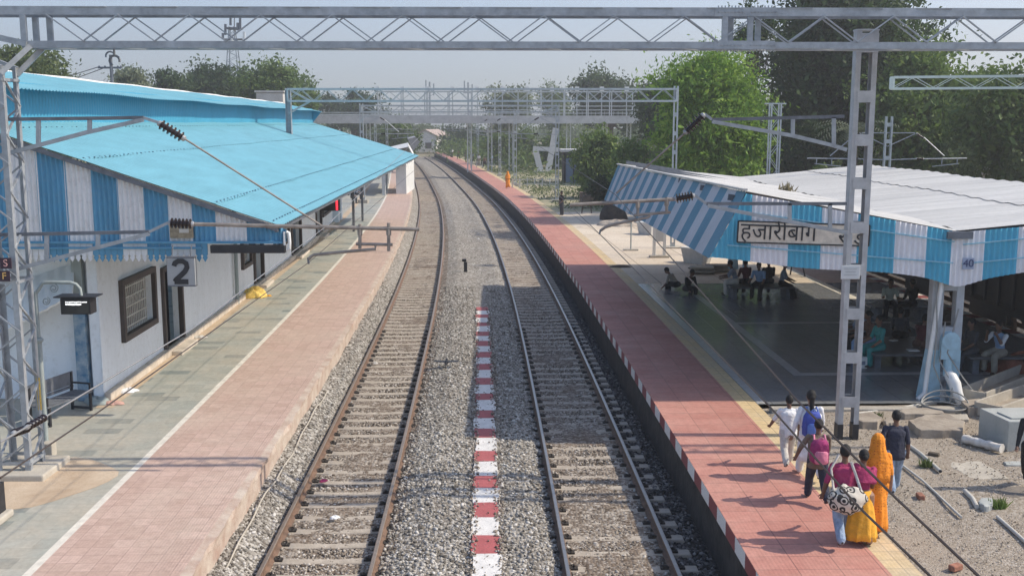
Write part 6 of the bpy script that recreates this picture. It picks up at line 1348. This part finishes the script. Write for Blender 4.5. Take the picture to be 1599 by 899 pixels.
def rows(b):
    r = random.Random(3)
    for k, (z, h, n) in enumerate(((.085,.022,12),(.04,.034,9))):
        x = a.x+.10
        for i in range(n):
            w_ = r.uniform(.018,.036); b.box((x+w_/2,Yd-.139,(a.z+b_.z)/2+z+r.uniform(-.003,.003)),(w_,.004,h*r.uniform(.7,1))); x += w_+r.uniform(.003,.009)
me_ = bpy.data.materials.new('lit display letters'); me_.use_nodes = True; q_ = me_.node_tree.nodes['Principled BSDF']; q_.inputs['Base Color'].default_value = (.8,.8,.8,1); q_.inputs['Emission Color'].default_value = (1,1,1,1); q_.inputs['Emission Strength'].default_value = .7
part('display_text', me_, bx_, rows)
yl = A(66,648,18.55); part('yellow_label', mat('yellow sticker', (.72,.50,.13), rough=.6, scale=40, var=.25), P1, lambda b: (b.box((-8.82,19.165,2.02),(.075,.006,.62)), [b.box((-8.82,19.16,2.28-.075*i),(.03,.004,.03),1) for i in range(7)]))
for k, (x, y, s, ch) in enumerate(((9,411,.16,'S'),(7,431,.155,'F'))):
    t = thing('letter_plate', ('dark plate with the letter S on the lattice mast' if k == 0 else 'dark plate with the letter F below the S plate'), 'sign'); p = A(x,y,18.5)
    part('plate', mat('plum plate', (.045,.022,.035), rough=.6) if k == 0 else MATS['plum plate'], t, lambda b: b.box(p,(s*1.25,.02,s*1.2)))
    text_obj('letter', ch, s*1.1, mat('pink letter', (.72,.40,.36)) if k == 0 else mat('orange letter', (.80,.50,.16)), t, p+Vector((0,-.016,0)), (PI/2,0,0))
bt = thing('bench', 'grey steel bench standing before the shaded wall behind the lattice mast', 'bench'); p = G(98,652,.6); bt.location = p; bt.rotation_euler = (0,0,R(75))
part('seat', M_STEELD, bt, lambda b: [b.box((0,-.2+.1*i,.43),(1.5,.08,.03)) for i in range(5)]); part('backrest', M_STEELD, bt, lambda b: (b.box((0,.27,.72),(1.5,.03,.30)), b.box((0,.27,.52),(1.5,.03,.06))))
for s in (-1,1): part('leg', M_BLACK, bt, lambda b: (b.bar((s*.68,-.22,0),(s*.68,-.22,.42),.05), b.bar((s*.68,.26,0),(s*.68,.26,.86),.05), b.bar((s*.68,-.24,.06),(s*.68,.28,.06),.05))); part('armrest', M_BLACK, bt, lambda b: (b.bar((s*.7,-.22,.62),(s*.7,.24,.62),.05,.03), b.bar((s*.7,-.2,.43),(s*.7,-.2,.62),.03)))
def heap(label, p, r, h, m, name, seed, cat, parent=None):
    b = MB(); n, k = 22, 8; vs_ = []; rr = random.Random(seed); ph = [rr.uniform(0,6) for _ in range(4)]
    for i in range(k+1):
        t = i/k
        for j in range(n):
            q = 2*PI*j/n; ra = r*(1-t**1.6)*(1+.22*math.sin(2*q+ph[0])+.12*math.sin(5*q+ph[1]+3*t)); vs_.append((math.cos(q)*ra*1.3, math.sin(q)*ra, h*(1-(1-t)**2)*(1+.25*math.sin(3*q+ph[2]+t*4))+(.05*h*math.sin(9*q+ph[3]) if i else 0)))
    b.add(vs_, [(i*n+j, i*n+(j+1)%n, (i+1)*n+(j+1)%n, (i+1)*n+j) for i in range(k) for j in range(n)] + [tuple(k*n+j for j in range(n))]); o = b.build(name, m, smooth=60); o.location = p; return tag(o, label, cat)
heap('crumpled yellow cloth lying against the wall plinth', G(397,464,.62), .3, .34, cloth('yellow cloth', (.72,.50,.13), .35, 5), 'cloth', 1, 'cloth')
heap('white crumpled rags by the corner of the wall', G(201,611,.61), .17, .08, C_WHITE, 'rag', 2, 'litter')
heap('small pinkish rag on the grey slabs near the wall corner', G(178,630,.61), .16, .06, cloth('pink rag', (.55,.33,.27)), 'rag', 3, 'litter')
heap('small dusty rag in front of the first door', G(312,527,.61), .15, .06, C_OFF, 'rag', 4, 'litter')
heap('grey cloth bundle under the painted column', G(152,628,.61), .25, .12, M_GREYP, 'bundle', 5, 'bundle')
# cable along the foot of the left platform edge
b = MB(); b.path([on(-3.82, y, .16+.05*math.sin(y*1.1)+.03*math.sin(y*3.1)) for y in np.arange(12.5,27,.3)], .016, 6); tag(b.build('cable', M_CONC, smooth=60), 'pale cable running along the foot of the left platform edge', 'cable')
# ------------------------------------------------------------------ between the tracks
t = thing('marker_post', 'short black post standing in the ballast between the tracks', 'post'); p = G(727,424,-.05)
part('post', M_BLACK, t, lambda b: b.box(p+Vector((0,0,.22)),(.16,.14,.5)), bevel=.01); part('cap', M_BLACK, t, lambda b: b.box(p+Vector((-.06,0,.55)),(.2,.16,.12)), bevel=.01)
cr_ = thing('crow', 'black crow with spread wings on the ballast beside the brown rail', 'bird'); p = G(697,573,-.05); cr_.location = p
m = MB(); m.loft([[Vector((math.cos(q)*rr_, y, .13+z+math.sin(q)*rr_)) for q in np.linspace(0,2*PI,10,endpoint=False)] for y, rr_, z in ((-.16,.012,-.01),(-.1,.035,0),(0,.06,.01),(.09,.05,.03),(.13,.03,.05),(.17,.034,.07),(.205,.026,.07),(.225,.010,.065),(.27,.003,.06))])
for s in (-1,1):
    m.loft([[Vector((s*x, y+dy, .16+.1*x+dz)) for y, dz in ((.07,.006),(.07,-.006),(-w,-.006),(-w,.006))] for x, dy, w in ((.03,.0,.10),(.16,.02,.11),(.27,-.02,.09),(.36,-.07,.05))]); m.tube((s*.025,.0,.1),(s*.03,.02,0),.006,n=5); m.tube((s*.03,.06,.004),(s*.03,-.02,.004),.005,n=5)
m.add([(-.03,-.14,.13),(.03,-.14,.13),(.05,-.27,.12),(-.05,-.27,.12)], [(0,1,2,3)]); m.build('body', mat('black feathers', (.012,.012,.014), rough=.5), cr_, smooth=60)
# a few scraps on the ballast
rl = random.Random(9)
for i, (x, y, c) in enumerate(((637,380,C_WHITE),(448,770,C_WHITE),(523,808,C_WHITE),(505,751,C_MAG),(586,567,C_OFF),(584,467,C_WHITE),(1040,703,C_OFF),(747,373,C_WHITE),(420,462,C_YEL),(1475,540,C_MAG))):
    z = -.12 if x < 1100 else .81
    if i == 8: z = .61
    o = heap('%s scrap %s' % (('white','white','white','pink','dusty','white','pale','white','yellow','red')[i], ('on the ballast left of the far rails','near the rail clips at bottom left','among the nearest sleepers of the left track','between two near sleepers','on a middle sleeper of the left track','at the foot of the left platform edge','in the oily shade-darkened ballast by the red platform','between the tracks far ahead','beside the yellow cloth heap','on the shelter floor near the end bench')[i]), G(x,y,z), .07, .04, c, 'scrap', 20+i, 'litter'); o['group'] = 'litter scraps'
# ------------------------------------------------------------------ yard in front of the shelter
M_CEM = mat('cement grey block', (.36,.38,.36), rough=.9, scale=2.5, bump=.3, bscale=25, col2=(.45,.46,.44), detail=8)
tk = thing('cement_tank', 'big grey cement box standing in the yard at the right edge', 'tank'); zt = 1.32
q = [G(1572,703,.74), G(1527,680,.74)]; f0, bk = q[0], q[1]; ex = Vector((2.4,.15,0)); 
def cem(b):
    b.prism([Vector((f0.x,f0.y,.6)), Vector((f0.x,f0.y,.6))+ex, Vector((bk.x,bk.y,.6))+ex, Vector((bk.x,bk.y,.6))], (0,0,zt-.6))
part('body', M_CEM, tk, cem, bevel=.015)
part('lid', M_CEM, tk, lambda b: b.prism([Vector((f0.x+.12,lerp(f0.y,bk.y,.15),zt)), Vector((f0.x,lerp(f0.y,bk.y,.15),zt))+ex, Vector((lerp(f0.x,bk.x,.6)+.2,lerp(f0.y,bk.y,.62),zt))+ex, Vector((lerp(f0.x,bk.x,.6)+.12,lerp(f0.y,bk.y,.62),zt))], (0,0,.03)), bevel=.01)
def slab(label, pts, z0, h, m, tilt=0., name='slab', cat='slab', group='broken slabs in the yard', seed=1):
    rr = random.Random(seed); P_ = [G(x,y,z0) for x,y in pts]; out = []
    for i, p in enumerate(P_):
        nx = P_[(i+1)%len(P_)]
        for k in range(4): v = p.lerp(nx,k/4); out.append(v+Vector((rr.uniform(-.02,.02),rr.uniform(-.02,.02),tilt*(v.x-P_[0].x)+rr.uniform(-.008,.008))))
    b = MB(); b.prism([v-Vector((0,0,.06)) for v in out], (0,0,h+.06)); o = b.build(name, m, bevel=.012); return tag(o, label, cat, group, 'thing')
M_ROUGH = mat('rough broken concrete', (.27,.225,.18), rough=1, scale=2.2, bump=1., bscale=9, col2=(.42,.365,.30), detail=8)
slab('thick broken concrete slab beside the big cement box', [(1419,668),(1436,683),(1503,684),(1505,670),(1480,658),(1445,659)], .74, .17, M_ROUGH, seed=1)
slab('long thin stone slab lying under the cable coil', [(1402,651),(1412,656),(1475,655),(1468,647),(1425,646)], .74, .14, M_ROUGH, seed=2)
slab('rounded boulder like slab next to the big mast', [(1336,663),(1345,670),(1370,670),(1376,662),(1362,654),(1345,655)], .74, .16, M_ROUGH, seed=3)
slab('small stone between the boulder slab and the boy in navy', [(1379,664),(1384,669),(1396,668),(1394,660),(1383,659)], .74, .12, M_ROUGH, seed=4)
slab('flat stone chips below the cable coil', [(1475,652),(1490,661),(1512,659),(1508,650)], .74, .08, M_CONC, seed=5)
slab('small concrete block with weeds beside it in the gravel', [(1527,796),(1535,803),(1549,802),(1549,790),(1530,789)], .70, .14, M_CEM, seed=6)
slab('low masonry edge under the angular troughs', [(1500,640),(1512,652),(1530,651),(1528,636)], .74, .22, M_ROUGH, seed=7)
slab('thin flat paving slab sunk in the gravel at right', [(1470,723),(1519,750),(1577,749),(1530,722)], .70, .035, M_CONC, seed=8)
slab('pale thin slab at the right edge of the gravel', [(1565,724),(1570,729),(1640,729),(1630,723)], .70, .05, M_CEM, seed=9)
slab('dark slab lying flat in the gravel at right', [(1468,765),(1520,775),(1599,778),(1640,762),(1520,758)], .70, .02, mat('dark brown slab', (.20,.175,.15), rough=1, var=.2, scale=3, bump=.5, bscale=15), seed=10)  # thin slab, darker than the gravel around it
M_BRICK = mat('old brick piece', (.33,.15,.10), rough=1, var=.3, scale=8, bump=.6, bscale=20)
for i, (x, y, lab) in enumerate(((1492,888,'broken brick lying in the near gravel'),(1437,777,'small brick bit by the double pipes'),(1458,712,'dark clod of earth in front of the broken slab'))):
    b = MB(); p = G(x,y,.74); b.box(p+Vector((0,0,.03)),(.2,.11,.09),yaw=.5+i); tag(b.build('brick', M_BRICK if i < 2 else M_BARK, bevel=.02), lab, 'brick')
M_PIPE = mat('white plastic pipe', (.54,.52,.47), rough=.5, var=.08)
def pipe(label, pts, r, m=None, dark=False, group='pipes in the yard'):
    t = thing('pipe', label, 'pipe', group); P_ = [G(x,y,.74)+Vector((0,0,r+.01)) for x,y in pts]
    part('tube', m or M_PIPE, t, lambda b: b.path(P_, r, 8), smooth=50)
    if dark: part('open_end', M_BLACK, t, lambda b: b.path([P_[-1]-(P_[-1]-P_[-2]).normalized()*.02, P_[-1]+(P_[-1]-P_[-2]).normalized()*.012], r*.82, 8))
pipe('longer white pipe with a dark open end in the gravel', [(1408,690),(1438,712),(1468,739)], .036, dark=True)
pipe('thin white pipe parallel to the longer one', [(1374,700),(1400,722),(1440,752),(1501,810)], .022)
pipe('short pale pipe leading to the small concrete block', [(1506,770),(1518,782),(1525,795)], .04)
pipe('white pipe running out of the bottom right corner', [(1557,810),(1580,830),(1615,862)], .028)
pipe('thin white conduit stretched from the mast to the cable coil', [(1330,648),(1380,642),(1450,633)], .02)
pipe('second thin conduit lying by the first near the coil', [(1400,640),(1430,634),(1462,632)], .025)
ps = thing('stone_post', 'fallen whitewashed stone post in front of the cement box', 'post'); q0, q1 = G(1504,691,.74)+Vector((0,0,.09)), G(1564,707,.74)+Vector((0,0,.09))
part('shaft', mat('flaking whitewash', (.72,.70,.66), rough=.95, scale=6, bump=.7, bscale=14, col2=(.50,.46,.41), detail=8), ps, lambda b: b.path([q0.lerp(q1,i/9) for i in range(10)], [.085+.012*math.sin(i*2.3) for i in range(10)], 9), smooth=40)
# cables at the column foot
co = thing('cable_coil', 'loose ring of grey cable lying before the blue column foot', 'cable'); c = G(1472,638,.8)
part('loops', mat('grey cable', (.30,.30,.29), rough=.6), co, lambda b: [b.path([c+Vector(((.42+.03*k)*math.cos(q)+.02*k, (.46+.02*k)*math.sin(q), .04+.03*k+.10*max(0,math.sin(q+.5))*k)) for q in np.linspace(0,2*PI,40)], .016, 6, caps=False) for k in range(3)], smooth=60)
for i, pts in enumerate((((9.45,23.3,3.6),(9.55,23.3,2.4),(9.5,23.25,1.6),(9.75,23.2,1.0),(9.95,23.05,.82)),((10.0,23.3,2.9),(9.8,23.28,1.9),(10.15,23.2,1.35),(10.5,23.15,.9),(10.9,22.9,.80)),((9.72,23.3,2.6),(9.65,23.3,1.7),(9.9,23.1,1.2),(9.8,23.0,.84)))):
    part('drop_cable', MATS['grey cable'], co, lambda b: b.path([Vector(pts[0]).lerp(Vector(pts[-1]),0)]+[Vector(v) for v in pts[1:]], .016, 6), smooth=60)
hd_ = thing('cable_cover', 'pale blue hood with a thick white bent pipe at the foot of the near column', 'pipe')
part('hood', M_PBLUE, hd_, lambda b: (b.box((9.87,23.35,1.95),(.42,.14,.42)), b.lathe((9.87,23.43,2.17),(0,-1,0),[(0,.205),(.165,.205)],16)), bevel=.01)
part('bent_pipe', M_PBLUE, hd_, lambda b: b.path([(9.86,23.36,1.75),(9.86,23.34,1.35)], .10, 10)); part('white_pipe', M_LWHITE, hd_, lambda b: b.path([(9.86,23.33,1.42),(9.90,23.25,1.36),(9.97,23.18,1.2),(10.0,23.1,1.0),(10.08,23.02,.79)], [.10,.135,.14,.13,.10], 12), smooth=50)
for i, (x0_, y0_, x1_, y1_, lab) in enumerate(((1519,611,1612,574,'farther angular concrete trough beside the shelter floor'),(1543,632,1640,598,'nearer angular concrete trough above the cement box'))):
    t = thing('trough', lab, 'trough', 'angular troughs by the shelter'); a, b_ = G(x0_,y0_,1.05), G(x1_,y1_,1.05); d = (b_-a); nn = Vector((-d.y,d.x,0)).normalized()
    part('side', M_CONC, t, lambda b: (b.bar(a-nn*.28+Vector((0,0,-.12)), b_-nn*.28+Vector((0,0,-.12)), .05, .3), b.bar(a+nn*.28+Vector((0,0,-.12)), b_+nn*.28+Vector((0,0,-.12)), .05, .3)), bevel=.008); part('floor', M_ROUGH, t, lambda b: b.bar(a+Vector((0,0,-.22)), b_+Vector((0,0,-.22)), .56, .06)); part('end', M_CONC, t, lambda b: b.bar(a-nn*.28+Vector((0,0,-.12)), a+nn*.28+Vector((0,0,-.12)), .05, .28))
heap('rust brown cloth covered heap at the right edge of the shelter floor', G(1597,580,.8), .62, .42, cloth('rust brown cloth', (.22,.075,.045), .3), 'heap', 8, 'heap')
# ------------------------------------------------------------------ sunny slabs beyond the shelter
for i, (x, y, w_, lab) in enumerate(((1088,411,1.35,'nearer white trough box on the sunny slabs beside the shelter'),(1012,366,1.2,'farther white trough box on the sunny slabs'))):
    t = thing('water_trough', lab, 'trough', 'white trough boxes'); p = G(x,y); t.location = p; t.rotation_euler = (0,0,R(-52))
    part('basin', mat('pale render', (.60,.59,.56), rough=.9, var=.1, scale=3) if i == 0 else MATS['pale render'], t, lambda b: b.loft([[Vector((sx*w_/2*k,sy*.33*k,z)) for sx,sy in ((-1,-1),(1,-1),(1,1),(-1,1))] for z,k in ((0,.8),(.62,1),(.66,1))]), bevel=.01); part('rim', M_LWHITE, t, lambda b: b.box((0,0,.68),(w_+.06,.70,.05)))
sg = thing('sign_frame', 'white two legged board frame standing on the sunny slabs', 'sign'); a, b_ = G(1021,402), G(1037,402)
for p in (a,b_): part('leg', M_LWHITE, sg, lambda b: b.box(p+Vector((0,0,1.0)),(.13,.13,2.0)))
part('board', M_WS, sg, lambda b: b.box((a+b_)/2+Vector((0,0,1.35)),(.36,.06,1.2))); part('foot', M_CONC, sg, lambda b: b.box((a+b_)/2+Vector((0,0,.05)),(.9,.4,.1)))
t = thing('tap_post', 'thin grey standpipe on the sunny slabs', 'post'); p = G(985,391); part('pipe', M_GREYP, t, lambda b: (b.tube(p,p+Vector((0,0,1.45)),.035,n=8), b.tube(p+Vector((0,0,1.35)),p+Vector((-.25,0,1.35)),.03,n=6))); part('base', M_CONC, t, lambda b: b.box(p+Vector((0,0,.03)),(.7,.4,.08)))
heap('black heap of bagged rubbish at the end of the striped fascia', G(957,343), .6, 1.15, mat('black rubbish', (.035,.03,.028), rough=.9, scale=3, bump=.9, bscale=5, col2=(.10,.075,.055)), 'rubbish_heap', 11, 'heap')
heap('low pile of sand and rubble beside the rubbish heap', G(968,352), .95, .3, mat('rubble pile', (.40,.33,.26), rough=1, scale=4, bump=1, bscale=9, col2=(.58,.50,.41)), 'sand_pile', 12, 'heap')
heap('small dark patch of rubbish on the sunny slabs', G(970,417), .3, .08, M_BARK, 'rubbish', 13, 'litter')
for i, (x, y, lab) in enumerate(((1096,427,'stack of pale stone tiles behind the two sitting people'),(1118,424,'second stack of stone tiles beside the shelter edge'))):
    t = thing('tile_stack', lab, 'tiles', 'stacks of stone tiles'); p = G(x,y)
    for k in range(4): part('tile', (M_ROUGH, M_CONC)[(k+i)%2], t, lambda b: b.box(p+Vector((.05*math.sin(k*2.+i),.05*math.cos(k*3.),.05+.075*k)),(.95,.6,.06),yaw=.15*math.sin(k*4.)), bevel=.006)
st = thing('stool', 'small brown wooden stool near the far edge of the sunny slabs', 'stool'); p = G(916,333); part('seat', M_BARK, st, lambda b: b.box(p+Vector((0,0,1.0)),(.7,.6,.5),taper=.8))
for sx in (-1,1): part('leg', M_BARK, st, lambda b: b.bar(p+Vector((sx*.34,0,0)), p+Vector((sx*.26,0,.8)), .08)); 
part('rail', M_BARK, st, lambda b: b.bar(p+Vector((-.3,0,.35)), p+Vector((.3,0,.35)), .06))
es = thing('easel', 'dark folded easel board standing on the sunlit strip under the shelter', 'board'); p = G(1240,432); part('board', M_BLACK, es, lambda b: b.prism([p+Vector((-.3,0,.45)),p+Vector((.25,0,.45)),p+Vector((.2,.1,1.4)),p+Vector((-.22,.1,1.4))],(0,.05,0)))
for sx in (-1,1): part('leg', M_BLACK, es, lambda b: b.bar(p+Vector((sx*.45,0,0)), p+Vector((sx*.15,.12,1.2)), .05))
part('leg', M_BLACK, es, lambda b: b.bar(p+Vector((0,.6,0)), p+Vector((0,.12,1.2)), .05))
for i, (x, y) in enumerate(((941,383),(1003,446))):
    pass
# ------------------------------------------------------------------ dusty air
hz = MB(); hz.box((0, 700, 60.), (1600, 1600, 124)); HZ = hz.build('haze', bpy.data.materials.new('haze air')); HZ['kind'] = 'stuff'
hm = HZ.data.materials[0]; hm.use_nodes = True; nt = hm.node_tree; nt.nodes.clear(); o_ = nt.nodes.new('ShaderNodeOutputMaterial'); pv = nt.nodes.new('ShaderNodeVolumePrincipled')
pv.inputs['Color'].default_value = (.97,.96,.96,1); pv.inputs['Density'].default_value = HAZE = .0011; pv.inputs['Anisotropy'].default_value = .3
nt.links.new(pv.outputs[0], o_.inputs['Volume'])
